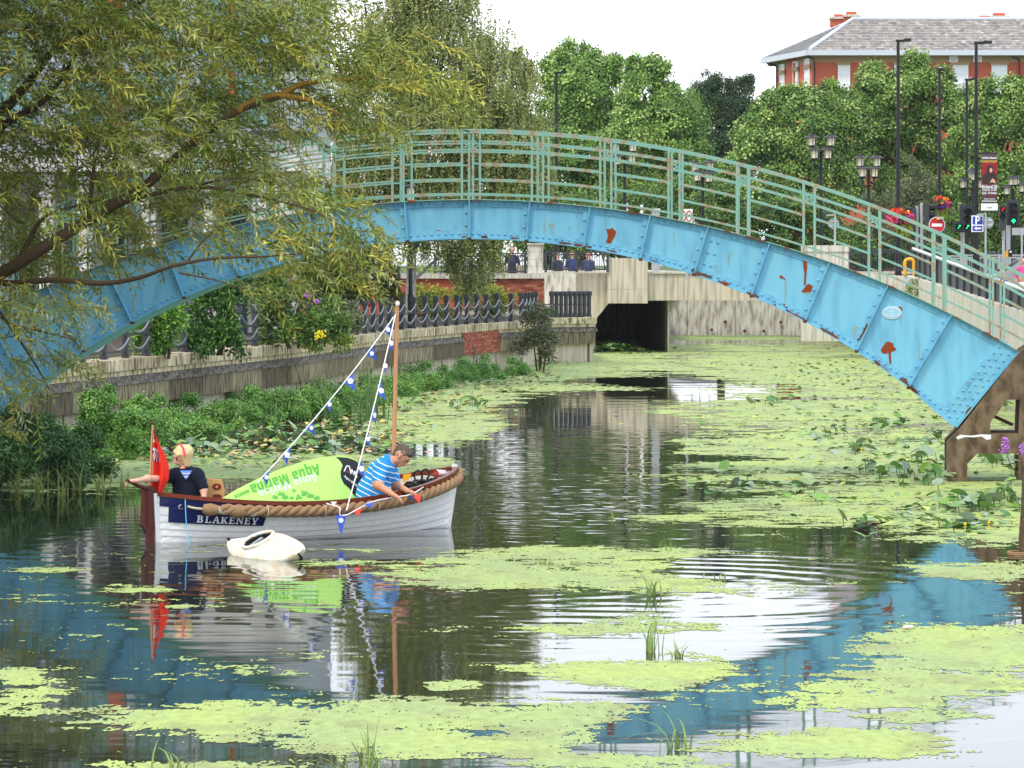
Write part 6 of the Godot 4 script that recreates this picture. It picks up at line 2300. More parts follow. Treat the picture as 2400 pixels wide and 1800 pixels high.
func lilies() -> void:
	var pads := []
	for k in 6:
		pads.append(pad_mesh(k))
	var tones := [sl(86, 132, 46), sl(66, 108, 42), sl(112, 152, 62), sl(126, 150, 104), sl(132, 152, 128)]
	var mats_ := []
	for k in 5:
		var m := mat("pad_%d" % k, Color(tones[k].r, tones[k].g, tones[k].b).linear_to_srgb(), 0.38)
		m.backlight_enabled = true
		m.backlight = Color(0.2, 0.2, 0.2)
		mats_.append(m)
	var stem_m := mat("lily_stem", lin(0.1, 0.15, 0.05), 0.7)
	var yellow := mat("lily_yellow", s8(246, 206, 30), 0.5)
	# clumps near enough to tell their leaves apart
	var clumps := [
		[2100, 1120, 95, 26, 24, "large raised clump of dark lily leaves left of the bridge pier"],
		[2190, 1095, 60, 22, 16, "lily clump with upright leaves touching the bridge pier"],
		[2300, 1195, 90, 26, 24, "lily clump in the right foreground below the pier"],
		[2380, 1180, 60, 30, 18, "tall lily clump at the right edge beyond the wooden post"],
		[2250, 1240, 70, 14, 12, "low lily clump with a yellow flower right of the floating branch"],
		[2020, 1240, 36, 12, 7, "small lily clump around a floating brown branch"],
		[1900, 1020, 70, 12, 12, "lily clump in mid water right of the open channel"],
		[1700, 1110, 16, 8, 3, "two folded lily leaves standing alone like a small tent"],
		[1930, 1175, 26, 9, 4, "single pointed lily leaf group with pale underside"],
		[1745, 1140, 40, 8, 6, "thin lily group left of the pointed leaves"],
		[1860, 1140, 40, 8, 6, "flat pale lily leaves beside floating debris"],
		[2010, 1060, 40, 10, 8, "small lily group between the channel and the dark raised clump"],
		[2180, 1035, 60, 10, 9, "lily group under the end of the blue girder"],
		[2080, 1000, 60, 10, 9, "lily group left below the girder's foot"],
		[2330, 1080, 50, 18, 14, "lily clump seen through the pier's lower opening"],
		[2360, 950, 30, 14, 6, "lily leaves seen through the pier's upper opening"],
		[1800, 945, 50, 8, 8, "far lily group right of the open channel"],
		[940, 960, 70, 12, 14, "lily group with yellow flowers right of the mast"],
		[1090, 955, 60, 10, 12, "lily group at the edge of the duckweed right of the mast"],
		[620, 1030, 70, 20, 20, "raised grey-green lily clump behind the sloping bunting"],
		[720, 1045, 80, 20, 22, "lily clump behind the green paddleboard"],
		[480, 1055, 80, 18, 18, "lily clump behind the woman in navy"],
		[820, 1045, 70, 16, 16, "lily clump right of the middle bunting"],
		[540, 1000, 60, 20, 14, "far dark lily clump with one tall dark leaf"],
	]
	for q in clumps:
		var c := W(q[0], q[1])
		c.y = 0
		var t := thing("lily_clump", q[5], "water lilies", c, "water lily clumps")
		var k := -c.z / F
		for i in int(q[4] * 1.7):
			var off := Vector3(rng.randfn() * 0.5 * q[2] * k, 0, rng.randfn() * 0.4 * q[3] * 25200.0 / pow(q[1] - 620.0, 2.0))
			var h: float = maxf(0.02, rng.randfn() * 0.06 + (0.1 if q[4] >= 14 else 0.045))
			var s := rng.randf_range(0.07, 0.135)
			var tilt := Basis(dirv(), rng.randf_range(0.25, 1.1 if h > 0.05 else 0.5)) * Basis(Vector3.UP, rng.randf() * TAU)
			inst("leaf", pads[rng.randi() % 6], mats_[rng.randi() % 5], t, Transform3D(tilt.scaled(Vector3.ONE * s), off + Vector3(0, h, 0)))
			if h > 0.06:
				var mb := MB.new()
				mb.tube(pv([off + Vector3(0.02, -0.05, 0.02), off + Vector3(0, h, 0)]), pf([0.006]), 4, false)
				obj("stalk", mb, stem_m, t)
		if int(q[0]) % 3 == 0:
			for j in 2:
				var mb := MB.new()
				var off := Vector3(rng.randfn() * 0.4 * q[2] * k, 0.07, rng.randfn() * 0.2)
				mb.lathe(off, [Vector2(0.005, -0.12), Vector2(0.005, 0.0), Vector2(0.018, 0.008), Vector2(0.02, 0.026), Vector2(0.0, 0.032)], 8)
				obj("flower", mb, yellow, t)
	# the wide leaf-strewn beds beyond, too many to count
	var beds := [
		["yellowing lily leaves strewn in a wide bed behind the boat", [[620, 1050, 330, 55, 900], [800, 1010, 260, 50, 500], [400, 1070, 180, 24, 150]], 1],
		["sparse lily leaves scattered over the duckweed on the right", [[2050, 950, 420, 90, 700], [2050, 860, 400, 40, 500], [2150, 1060, 350, 70, 330], [1900, 1130, 400, 70, 160], [2200, 1210, 240, 50, 160]], 0],
		["far lily bed along the left margin before the tunnel", [[1150, 890, 160, 30, 600], [1000, 935, 180, 30, 300], [1250, 850, 120, 12, 200]], 1],
		["dense dark green lily hump in front of the tunnel mouth", [[1420, 822, 110, 7, 420]], 2],
		["dense green lily bed at the foot of the grey bush", [[1240, 845, 90, 10, 260]], 2],
	]
	for b in beds:
		var xs := []
		var cs := []
		for q in b[1]:
			for i in int(q[4]):
				var px: float = q[0] + rng.randfn() * 0.5 * q[2]
				var py: float = q[1] + rng.randfn() * 0.5 * q[3]
				if py < 815:
					py = 815 + rng.randf() * 10
				if py > 1000 and px > 1200 and px < 1560:
					continue
				var p := W(px, py)
				var hump: bool = b[2] == 2
				p.y = rng.randf_range(0.01, 0.05) if not hump else rng.randf_range(0.02, 0.34) * maxf(0.1, 1.0 - pow((px - q[0]) / (q[2] * 1.1), 2.0))
				var s := rng.randf_range(0.04, 0.085) * (1.0 if not hump else 1.8)
				var tilt := Basis(dirv(), rng.randf_range(0.05, 0.6)) * Basis(Vector3.UP, rng.randf() * TAU)
				xs.append(Transform3D(tilt.scaled(Vector3.ONE * s), p))
				var col: Color = tones[rng.randi() % 5]
				if b[2] == 1 and rng.randf() < 0.3:
					col = sl(200, 176, 104) if rng.randf() < 0.6 else sl(178, 136, 92)
				if b[2] == 0 and rng.randf() < 0.3:
					col = sl(150, 168, 78)
				cs.append(jit(col, 0.25))
		var o := many("lily_leaves", pads[1], M.pad, xs, cs)
		o.set_meta("kind", "stuff")
		tag(o, b[0], "water lilies")
	# floating branch
	var p := W(2030, 1232)
	var br := thing("floating_branch", "short brown branch lying in the small lily clump", "branch", p)
	var mb := MB.new()
	mb.tube(pv([Vector3(-0.12, 0.05, 0.03), Vector3(0, 0.045, 0), Vector3(0.1, 0.02, -0.02), Vector3(0.2, 0.03, 0.0)]), pf([0.022, 0.026, 0.02, 0.008]), 7)
	obj("stick", mb, M.bark_tex, br)

# ---- a field of tapered capsules, meshed as one continuous surface -----------
func blob(bones: Array, cell: float, k: float) -> MB:
	# bones: [from, to, radius, radius, colour]
	var lo := Vector3.ONE * 1e9
	var hi := Vector3.ONE * -1e9
	for b in bones:
		var r: float = maxf(b[2], b[3]) + k + cell * 3.0
		for q in [b[0], b[1]]:
			lo = lo.min(q - Vector3.ONE * r)
			hi = hi.max(q + Vector3.ONE * r)
	var nx := int((hi.x - lo.x) / cell) + 2
	var ny := int((hi.y - lo.y) / cell) + 2
	var nz := int((hi.z - lo.z) / cell) + 2
	var f := PackedFloat32Array()
	f.resize(nx * ny * nz)
	f.fill(1.0)
	var near := PackedFloat32Array()
	near.resize(nx * ny * nz)
	near.fill(9.0)
	var who := PackedInt32Array()
	who.resize(nx * ny * nz)
	for bi in bones.size():
		var a: Vector3 = bones[bi][0]
		var b: Vector3 = bones[bi][1]
		var ra: float = bones[bi][2]
		var rb: float = bones[bi][3]
		var r := maxf(ra, rb) + k + cell * 2.0
		var l: Vector3 = (a.min(b) - Vector3.ONE * r - lo) / cell
		var h: Vector3 = (a.max(b) + Vector3.ONE * r - lo) / cell
		var ab := b - a
		var d2 := maxf(ab.length_squared(), 1e-9)
		for z in range(maxi(0, int(l.z)), mini(nz, int(h.z) + 2)):
			for y in range(maxi(0, int(l.y)), mini(ny, int(h.y) + 2)):
				var row := (z * ny + y) * nx
				for x in range(maxi(0, int(l.x)), mini(nx, int(h.x) + 2)):
					var p := lo + Vector3(x, y, z) * cell
					var t := clampf((p - a).dot(ab) / d2, 0.0, 1.0)
					var d := p.distance_to(a + ab * t) - lerpf(ra, rb, t)
					var i := row + x
					if d < near[i]:
						near[i] = d
						who[i] = bi
					var m := f[i]
					var e := maxf(k - absf(m - d), 0.0) / k
					f[i] = minf(m, d) - e * e * k * 0.25
	var id := PackedInt32Array()
	id.resize(nx * ny * nz)
	id.fill(-1)
	var pts := PackedVector3Array()
	var nor := PackedVector3Array()
	var col := []
	var sx := [0, 1, 0, 1, 0, 1, 0, 1]
	var sy := [0, 0, 1, 1, 0, 0, 1, 1]
	var sz := [0, 0, 0, 0, 1, 1, 1, 1]
	var ea := [0, 2, 4, 6, 0, 1, 4, 5, 0, 1, 2, 3]
	var eb := [1, 3, 5, 7, 2, 3, 6, 7, 4, 5, 6, 7]
	for z in nz - 1:
		for y in ny - 1:
			for x in nx - 1:
				var i := (z * ny + y) * nx + x
				var c := [f[i], f[i + 1], f[i + nx], f[i + nx + 1], f[i + nx * ny], f[i + nx * ny + 1], f[i + nx * ny + nx], f[i + nx * ny + nx + 1]]
				var mask := 0
				for q in 8:
					if c[q] < 0.0:
						mask += 1
				if mask == 0 or mask == 8:
					continue
				var sum := Vector3.ZERO
				var cnt := 0
				for e in 12:
					var va: float = c[ea[e]]
					var vb: float = c[eb[e]]
					if (va < 0.0) != (vb < 0.0):
						var t := va / (va - vb)
						sum += Vector3(lerpf(sx[ea[e]], sx[eb[e]], t), lerpf(sy[ea[e]], sy[eb[e]], t), lerpf(sz[ea[e]], sz[eb[e]], t))
						cnt += 1
				id[i] = pts.size()
				pts.append(lo + (Vector3(x, y, z) + sum / cnt) * cell)
				nor.append(Vector3(c[1] + c[3] + c[5] + c[7] - c[0] - c[2] - c[4] - c[6], c[2] + c[3] + c[6] + c[7] - c[0] - c[1] - c[4] - c[5], c[4] + c[5] + c[6] + c[7] - c[0] - c[1] - c[2] - c[3]).normalized())
				col.append(bones[who[i]][4])
	var mb := MB.new()
	var emit := func(q: Array) -> void:
		for t in [[0, 1, 2], [0, 2, 3]]:
			var a: int = q[t[0]]
			var b: int = q[t[1]]
			var d: int = q[t[2]]
			mb.col = col[a]
			mb.trin(pts[a], pts[b], pts[d], nor[a], nor[b], nor[d])
	for z in range(1, nz - 1):
		for y in range(1, ny - 1):
			for x in range(1, nx - 1):
				var i := (z * ny + y) * nx + x
				var s := f[i] < 0.0
				if s != (f[i + 1] < 0.0):
					emit.call([id[i], id[i - nx], id[i - nx - nx * ny], id[i - nx * ny]])
				if s != (f[i + nx] < 0.0):
					emit.call([id[i], id[i - 1], id[i - 1 - nx * ny], id[i - nx * ny]])
				if s != (f[i + nx * ny] < 0.0):
					emit.call([id[i], id[i - 1], id[i - 1 - nx], id[i - nx]])
	return mb

# ---- the launch ----------------------------------------------------------------
var boat_frame := Transform3D()
const BL := 4.12
func half_beam(t: float) -> float:
	return 0.72 * pow(maxf(0.0, 1.0 - pow(absf(2.0 * t - 0.94) / (0.94 if t < 0.47 else 1.06), 2.3)), 0.75)
func sheer(t: float) -> float:
	return 0.40 + (0.13 * pow((0.42 - t) / 0.42, 2.0) if t < 0.42 else 0.27 * pow((t - 0.42) / 0.58, 2.0))
func hull(t: float, u: float, side: float, out := 0.0) -> Vector3:
	# t from stern to bow, u from keel to gunwale
	var y := lerpf(-0.2, sheer(t), u)
	var fine := lerpf(0.42, 0.95, pow(absf(2.0 * t - 1.0), 2.5))
	var z := half_beam(t) * pow(u, fine) + 0.03
	var x := BL * t - 0.14 * (1.0 - u) * smoothstep(0.75, 1.0, t) + 0.03 * (1.0 - u) * smoothstep(0.2, 0.0, t)
	return Vector3(x, y, side * (z + out))

func boat() -> void:
	var s := W(368, 1271)
	var e := W(1037, 1234)
	var ex := Vector3(e.x - s.x, 0, e.z - s.z).normalized()
	boat_frame = Transform3D(Basis(ex, Vector3.UP, ex.cross(Vector3.UP)), Vector3(s.x, 0, s.z))
	var b := thing("rowing_launch", "white clinker launch with navy top strake, rope fender and varnished gunwale", "boat")
	b.transform = boat_frame
	var us := [0.0, 0.14, 0.27, 0.38, 0.49, 0.6, 0.71, 0.84, 1.0]
	var seg := 30
	for side in [1.0, -1.0]:
		for j in 8:
			var mb := MB.new()
			for i in seg:
				var t0 := float(i) / seg
				var t1 := float(i + 1) / seg
				var lo: float = us[j]
				var hi: float = us[j + 1]
				var o := 0.018
				var q := [hull(t0, lo, side, o), hull(t1, lo, side, o), hull(t1, hi, side, 0.0), hull(t0, hi, side, 0.0)]
				if side < 0:
					q.reverse()
				mb.quad(q[0], q[1], q[2], q[3])
				# the lap's lower edge
				var w := [hull(t0, lo, side, -0.01), hull(t1, lo, side, -0.01), hull(t1, lo, side, o), hull(t0, lo, side, o)]
				if side < 0:
					w.reverse()
				mb.quad(w[0], w[1], w[2], w[3])
			obj("plank", mb, M.navy if j == 7 else M.hull_white, b)
		var mb := MB.new()
		for i in seg:
			for j in 6:
				var t0 := float(i) / seg
				var t1 := float(i + 1) / seg
				var u0 := 0.2 + 0.8 * j / 6.0
				var u1 := 0.2 + 0.8 * (j + 1) / 6.0
				var q := [hull(t0, u0, side, -0.025), hull(t0, u1, side, -0.025), hull(t1, u1, side, -0.025), hull(t1, u0, side, -0.025)]
				if side < 0:
					q.reverse()
				mb.quad(q[0], q[1], q[2], q[3])
		obj("inner_lining", mb, M.inside_white, b)
		# gunwale
		var gp := []
		for i in 41:
			var t := i / 40.0
			gp.append(hull(t, 1.0, side, 0.0) + Vector3(0, 0.022, 0))
		mb = MB.new()
		for i in 40:
			mb.bar(gp[i], gp[i + 1] + (gp[i + 1] - gp[i]) * 0.04, 0.06, 0.045)
		obj("gunwale", mb, M.varnish, b)
		mb = MB.new()
		for i in 40:
			mb.bar(gp[i] + Vector3(0, -0.045, side * -0.03), gp[i + 1] + Vector3(0, -0.045, side * -0.03), 0.02, 0.03)
		obj("inwale", mb, M.white_paint, b)
	# floor boards, thwarts, posts
	for k in 7:
		var mb := MB.new()
		mb.box(Vector3(BL * 0.48, 0.035, -0.36 + k * 0.12), Vector3(2.7 - absf(k - 3) * 0.62, 0.02, 0.11))
		obj("floor_board", mb, M.pale_wood, b)
	for x in [0.75, 1.7, 2.9]:
		var mb := MB.new()
		var hb := half_beam(x / BL) * 0.78
		mb.box(Vector3(x, 0.22, 0), Vector3(0.24, 0.03, hb * 2.0))
		obj("thwart", mb, M.varnish, b)
	var mb := MB.new()
	mb.bar(Vector3(BL - 0.15, -0.25, 0), Vector3(BL + 0.03, sheer(1.0) + 0.07, 0), 0.075, 0.06, Vector3.BACK)
	obj("stem_post", mb, M.hull_white, b)
	mb = MB.new()
	mb.bar(Vector3(0.02, -0.25, 0), Vector3(-0.03, sheer(0.0) + 0.03, 0), 0.07, 0.09, Vector3.BACK)
	obj("stern_post", mb, M.hull_white, b)
	mb = MB.new()
	mb.box(Vector3(BL + 0.06, sheer(1.0) + 0.06, 0), Vector3(0.05, 0.1, 0.06))
	obj("bow_fitting", mb, M.chain, b)
	mb = MB.new()
	mb.prism(PackedVector2Array([Vector2(BL - 0.34, -0.19), Vector2(BL - 0.02, 0.0), Vector2(BL - 0.34, 0.19)]), 0.0, 0.02, Basis(Vector3.RIGHT, Vector3.FORWARD, Vector3.UP), Vector3(0, sheer(0.95) - 0.01, 0))
	obj("breast_hook", mb, M.varnish, b)
	# rudder and tiller
	mb = MB.new()
	mb.prism(PackedVector2Array([Vector2(-0.05, 0.02), Vector2(-0.02, 0.5), Vector2(-0.03, 0.62), Vector2(-0.19, 0.62), Vector2(-0.2, 0.2), Vector2(-0.14, 0.1), Vector2(-0.16, -0.3), Vector2(-0.02, -0.3)]), -0.025, 0.025)
	var rd := obj("rudder", mb, M.rudder_wood, b)
	mb = MB.new()
	mb.box(Vector3(-0.11, 0.42, 0.03), Vector3(0.07, 0.46, 0.02))
	obj("rudder_cheek", mb, M.rudder_wood, rd)
	mb = MB.new()
	var inv := boat_frame.affine_inverse()
	mb.tube(pv([inv * P(347, 1146, 38.55), inv * P(325, 1139, 38.4), inv * P(297, 1125, 38.25)]), pf([0.028, 0.024, 0.018]), 8)
	obj("tiller", mb, M.rudder_wood, b)
	# navy name panel at the stern quarter
	mb = MB.new()
	for i in 10:
		for j in 3:
			var t0 := 0.015 + 0.245 * i / 10.0
			var t1 := 0.015 + 0.245 * (i + 1) / 10.0
			var u0 := 0.6 + 0.38 * j / 3.0
			var u1 := 0.6 + 0.38 * (j + 1) / 3.0
			mb.quad(hull(t0, u0, 1.0, 0.03), hull(t1, u0, 1.0, 0.03), hull(t1, u1, 1.0, 0.03), hull(t0, u1, 1.0, 0.03))
	obj("name_panel", mb, M.navy, b)
	var nm := "BLAKENEY"
	for k in 8:
		var t := 0.088 + 0.0205 * k
		var c := hull(t, 0.685, 1.0, 0.036)
		var tx := (hull(t + 0.01, 0.685, 1.0, 0.024) - hull(t - 0.01, 0.685, 1.0, 0.024)).normalized()
		var up := (hull(t, 0.74, 1.0, 0.024) - hull(t, 0.64, 1.0, 0.024)).normalized()
		var nn := tx.cross(up).normalized()
		text("letter", nm[k], 0.088, M.white_paint, b, Transform3D(Basis(tx, nn.cross(tx), nn), c), true, "Droid Serif", 0.95)
	mb = MB.new()
	mb.lathe(hull(0.04, 0.86, 1.0, 0.02), [Vector2(0.03, 0.0), Vector2(0.032, 0.02), Vector2(0.02, 0.024), Vector2(0.018, 0.0)], 12, Basis(Vector3.RIGHT, Vector3.BACK, Vector3.DOWN))
	obj("fairlead", mb, M.chain, b)
	# rope fender: three strands laid round a path under the near gunwale and round the bow
	var path := []
	for i in 121:
		var t := 0.13 + 0.86 * i / 120.0
		path.append(hull(t, lerpf(0.875, 0.91, t), 1.0, 0.07))
	path.append(Vector3(BL + 0.07, sheer(1.0) - 0.03, 0.03))
	path.append(Vector3(BL + 0.08, sheer(1.0) - 0.03, -0.04))
	var f := Node3D.new()
	f.name = "rope_fender"
	b.add_child(f)
	f.set_meta("label", "thick brown twisted rope fender along the gunwale")
	for kk in 3:
		var pts := []
		var run := 0.0
		for i in path.size():
			if i > 0:
				run += path[i].distance_to(path[i - 1])
			var tg: Vector3 = (path[mini(i + 1, path.size() - 1)] - path[maxi(i - 1, 0)]).normalized()
			var n1 := tg.cross(Vector3.UP).normalized()
			var n2 := n1.cross(tg)
			var ph := run * TAU / 0.36 + TAU * kk / 3.0
			pts.append(path[i] + (n1 * cos(ph) + n2 * sin(ph)) * 0.033)
		mb = MB.new()
		mb.tube(PackedVector3Array(pts), pf([0.037]), 8)
		obj("strand", mb, M.hemp, f)
	for q in [[0.085, 0.125, 0.075, "hemp"], [0.115, 0.16, 0.055, "twine"], [0.15, 0.195, 0.082, "hemp"], [0.19, 0.235, 0.062, "twine"]]:
		mb = MB.new()
		var a := hull(q[0], 0.86, 1.0, 0.075)
		var c := hull(q[1], 0.86, 1.0, 0.075)
		var y := (c - a).normalized()
		var x := y.cross(Vector3.UP).normalized()
		mb.lathe(a, [Vector2(0.0, 0.0), Vector2(q[2] * 0.75, 0.01), Vector2(q[2], a.distance_to(c) * 0.5), Vector2(q[2] * 0.75, a.distance_to(c) - 0.01), Vector2(0.0, a.distance_to(c))], 10, Basis(x, y, x.cross(y)))
		obj("whipping", mb, M[q[3]], f)
	for t in [0.25, 0.42, 0.6, 0.77]:
		mb = MB.new()
		var c := hull(t, 0.88, 1.0, 0.075)
		var y := (hull(t + 0.01, 0.88, 1.0, 0.075) - hull(t - 0.01, 0.88, 1.0, 0.075)).normalized()
		var x := y.cross(Vector3.UP).normalized()
		mb.lathe(c, [Vector2(0.072, -0.006), Vector2(0.073, 0.006)], 12, Basis(x, y, x.cross(y)))
		obj("lashing", mb, M.twine, f)
	mb = MB.new()
	mb.tube(bend([hull(0.055, 0.88, 1.0, 0.03), hull(0.07, 0.86, 1.0, 0.05), hull(0.09, 0.86, 1.0, 0.06)], 4), pf([0.016]), 6)
	obj("shackle_line", mb, M.twine, b)
	boat_gear()

func flag_color(u: float, v: float) -> Color:
	# red ensign, u along the hoist from the top, v out from the staff
	var red := sl(226, 50, 38)
	var blue := sl(34, 44, 116)
	var white := sl(236, 232, 234)
	if u > 0.5 or v > 0.62:
		return red
	var a := u / 0.5
	var b := v / 0.62
	if absf(a - 0.5) < 0.1 or absf(b - 0.5) < 0.08:
		return red
	if absf(a - 0.5) < 0.17 or absf(b - 0.5) < 0.13:
		return white
	if minf(absf(a - b), absf(a + b - 1.0)) < 0.06:
		return red
	if minf(absf(a - b), absf(a + b - 1.0)) < 0.14:
		return white
	return blue

func pennant(parent: Node, a: Vector3, b: Vector3, tip: Vector3, mt: Material, rose := true) -> void:
	var n := Node3D.new()
	n.name = "pennant"
	parent.add_child(n, true)
	var mb := MB.new()
	var nn := (b - a).cross(tip - a).normalized()
	if nn.z < 0:
		nn = -nn
	var m1 := a.lerp(tip, 0.5) + nn * 0.012
	var m2 := b.lerp(tip, 0.5) + nn * 0.012
	mb.quad(a, b, m2, m1)
	mb.tri(m1, m2, tip)
	obj("cloth", mb, mt, n)
	if rose:
		mb = MB.new()
		var c := (a + b) * 0.36 + tip * 0.28 + nn * 0.014
		var x := (b - a).normalized()
		var y := nn.cross(x)
		var r := a.distance_to(b) * 0.24
		for k in 10:
			var a0 := TAU * k / 10.0
			var a1 := TAU * (k + 1) / 10.0
			var r0 := r * (1.0 if k % 2 == 0 else 0.8)
			var r1 := r * (1.0 if k % 2 == 1 else 0.8)
			mb.tri(c, c + (x * cos(a0) + y * sin(a0)) * r0, c + (x * cos(a1) + y * sin(a1)) * r1)
		obj("rose_print", mb, M.sign_white, n)

func boat_gear() -> void:
	var bunt := mat("bunting_blue", s8(58, 88, 190), 0.8)
	bunt.backlight_enabled = true
	bunt.backlight = Color(0.3, 0.3, 0.3)
	# mast
	var t := thing("mast", "plain pale wooden mast pole standing behind the man", "mast")
	var mb := MB.new()
	mb.tube(pv([P(921, 1215, 40.2), P(923, 1060, 40.2), P(931, 705, 40.15)]), pf([0.03, 0.028, 0.024]), 10)
	obj("pole", mb, M.pale_wood, t)
	mb = MB.new()
	mb.tube(pv([P(929.3, 737, 40.17), P(929.5, 731, 40.17)]), pf([0.031]), 8)
	obj("lashing", mb, M.bunting_blue, t)
	mb = MB.new()
	mb.ell(P(932, 712, 40.1), Vector3(0.025, 0.03, 0.025), 8, 5)
	obj("masthead_light", mb, M.sign_white, t)
	# two lines of bunting
	var A := [P(929, 735, 40.15), P(602, 1132, 39.2)]
	var Bn := [P(927, 737, 40.12), P(812, 1196, 39.0)]
	for q in [[A, [[893, 767, 20], [861, 822, 20], [810, 886, 26], [760, 942, 20], [709, 995, 20], [655, 1052, 28], [608, 1106, 22]], "blue rose bunting line sloping from the mast down to the stern", 7.0, 22.0], [Bn, [[908, 800, 24], [899, 850, 22], [893, 908, 26], [872, 962, 28], [855, 1022, 20], [845, 1085, 28]], "blue rose bunting line dropping steeply from the mast to the near gunwale", 5.0, 22.0]]:
		t = thing("bunting", q[2], "bunting", Vector3.ZERO, "bunting lines on the boat")
		mb = MB.new()
		var pts := []
		for k in 13:
			var w := k / 12.0
			pts.append(q[0][0].lerp(q[0][1], w) + Vector3(0, -0.07 * 4.0 * w * (1.0 - w), 0))
		mb.tube(PackedVector3Array(pts), pf([0.008]), 5)
		obj("cord", mb, M.sign_white, t)
		for fl in q[1]:
			# hang from the cord point nearest in height
			var best := 0.0
			var y := P(fl[0], fl[1], 39.7).y
			var bd := 9.0
			for k in 100:
				var w := k / 100.0
				var pt: Vector3 = q[0][0].lerp(q[0][1], w) + Vector3(0, -0.07 * 4.0 * w * (1.0 - w), 0)
				if absf(pt.y - y) < bd:
					bd = absf(pt.y - y)
					best = w
			var at := func(w: float) -> Vector3:
				return q[0][0].lerp(q[0][1], w) + Vector3(0, -0.07 * 4.0 * w * (1.0 - w), 0)
			var ln: float = q[0][0].distance_to(q[0][1])
			var s: float = fl[2] / 165.0
			var a: Vector3 = at.call(best - s * 0.5 / ln)
			var c: Vector3 = at.call(best + s * 0.5 / ln)
			var tip := (a + c) * 0.5 + Vector3(rng.randf_range(0.0, 0.1), -s * 1.0, rng.randf_range(-0.05, 0.05))
			pennant(t, a, c, tip, bunt)
	t = thing("bunting", "mixed red, white and blue bunting looped along the near gunwale to the bow", "bunting", Vector3.ZERO, "bunting lines on the boat")
	pennant(t, P(786, 1208, 38.95), P(813, 1205, 38.95), P(800, 1254, 38.9), bunt)
	mb = MB.new()
	mb.tube(bend([P(765, 1180, 39.05), P(796, 1190, 38.9), P(796, 1206, 38.9), P(812, 1207, 38.9), P(834, 1196, 38.95), P(870, 1177, 39.2), P(920, 1166, 39.5), P(965, 1158, 39.8), P(1010, 1130, 40.4), P(1050, 1112, 40.9)], 4), pf([0.007]), 5)
	obj("cord", mb, M.sign_white, t)
	pennant(t, P(825, 1197, 38.95), P(849, 1191, 38.98), P(840, 1210, 38.9), M.red_cloth, false)
	pennant(t, P(853, 1182, 39.0), P(877, 1176, 39.1), P(868, 1192, 39.0), bunt, false)
	pennant(t, P(775, 1176, 39.0), P(790, 1176, 39.0), P(782, 1186, 38.95), M.sign_white, false)
	pennant(t, P(965, 1162, 39.7), P(985, 1158, 39.9), P(983, 1182, 39.7), M.red_cloth, false)
	pennant(t, P(955, 1166, 39.7), P(972, 1160, 39.7), P(970, 1176, 39.6), M.navy, false)
	pennant(t, P(1033, 1122, 40.5), P(1056, 1114, 40.8), P(1048, 1126, 40.6), M.red_cloth, false)
	t = thing("signal_flag", "yellow signal flag with black ball hung inside the bow", "flag", Vector3.ZERO, "signal flags at the bow")
	slab("cloth", [[992, 1104], [1017, 1101], [1019, 1125], [1001, 1128]], 41.2, 0.006, M.yellow, t)
	disc("black_ball", 1005, 1115, 41.19, 6.0, M.signal_dark, t, 0.004)
	t = thing("signal_flag", "plain yellow pennant hung on the far gunwale", "flag", Vector3.ZERO, "signal flags at the bow")
	slab("cloth", [[946, 1112], [965, 1110], [958, 1124], [942, 1130]], 41.1, 0.006, M.yellow, t)
	t = thing("signal_flag", "red and white flag bunched at the stem head", "flag", Vector3.ZERO, "signal flags at the bow")
	slab("red_cloth", [[1018, 1104], [1030, 1108], [1028, 1124], [1019, 1122]], 41.15, 0.01, M.red_cloth, t)
	slab("white_cloth", [[1022, 1100], [1046, 1102], [1038, 1116], [1031, 1110]], 41.1, 0.01, M.sign_white, t)
	# black rope heaped in the bow
	t = thing("mooring_rope", "black rope heaped inside the bow and looped over the far gunwale", "rope")
	for k in 9:
		var pts := []
		var c := P(955 + k * 8.0, 1140 - k * 1.2, 40.6 + k * 0.03)
		for j in 13:
			var an := TAU * j / 12.0
			pts.append(c + Vector3(cos(an) * 0.09, sin(an) * 0.03 + rng.randf_range(-0.02, 0.02), sin(an + k) * 0.09))
		mb = MB.new()
		mb.tube(PackedVector3Array(pts), pf([0.016]), 6)
		obj("coil", mb, M.signal_dark, t)
	for q in [[[975, 1128], [970, 1110], [982, 1103], [990, 1118], [984, 1126]], [[990, 1125], [988, 1106], [1000, 1100], [1006, 1112], [1000, 1124]]]:
		var pts := []
		for w in q:
			pts.append(P(w[0], w[1], 41.0))
		mb = MB.new()
		mb.tube(bend(pts, 4), pf([0.012]), 6)
		obj("loop", mb, M.signal_dark, t)
	# ensign on its staff
	t = thing("ensign_staff", "varnished flag staff with gilt knob at the stern", "flag staff")
	mb = MB.new()
	mb.tube(pv([P(350, 1150, 38.7), P(354, 1080, 38.72), P(358, 996, 38.74)]), pf([0.016, 0.015, 0.012]), 8)
	obj("staff", mb, M.pale_wood, t)
	mb = MB.new()
	mb.ell(P(358, 991, 38.74), Vector3(0.022, 0.018, 0.022), 10, 6)
	obj("knob", mb, M.varnish, t)
	t = thing("red_ensign", "drooping red ensign with union canton on the stern staff", "flag")
	mb = MB.new()
	var nu := 44
	var nv := 30
	var grid := []
	for i in nu + 1:
		var u := float(i) / nu
		var row := []
		for j in nv + 1:
			var v := float(j) / nv
			var left := lerpf(360.0, 353.0, u)
			var w := lerpf(4.0, 38.0, pow(smoothstep(0.0, 0.62, u), 0.9)) * (1.0 if u < 0.72 else lerpf(1.0, 0.55, (u - 0.72) / 0.28))
			var x := left + w * (v + 0.08 * sin(v * 7.0 + u * 2.0))
			var y := lerpf(1006.0, 1150.0, u) + v * 26.0 * u * (1.0 - 0.3 * v)
			row.append(P(x, y, 38.72) + Vector3(0, 0, 0.035 * sin(v * 9.0 + u * 1.5) * (0.35 + u) + 0.015 * sin(v * 21.0)))
		grid.append(row)
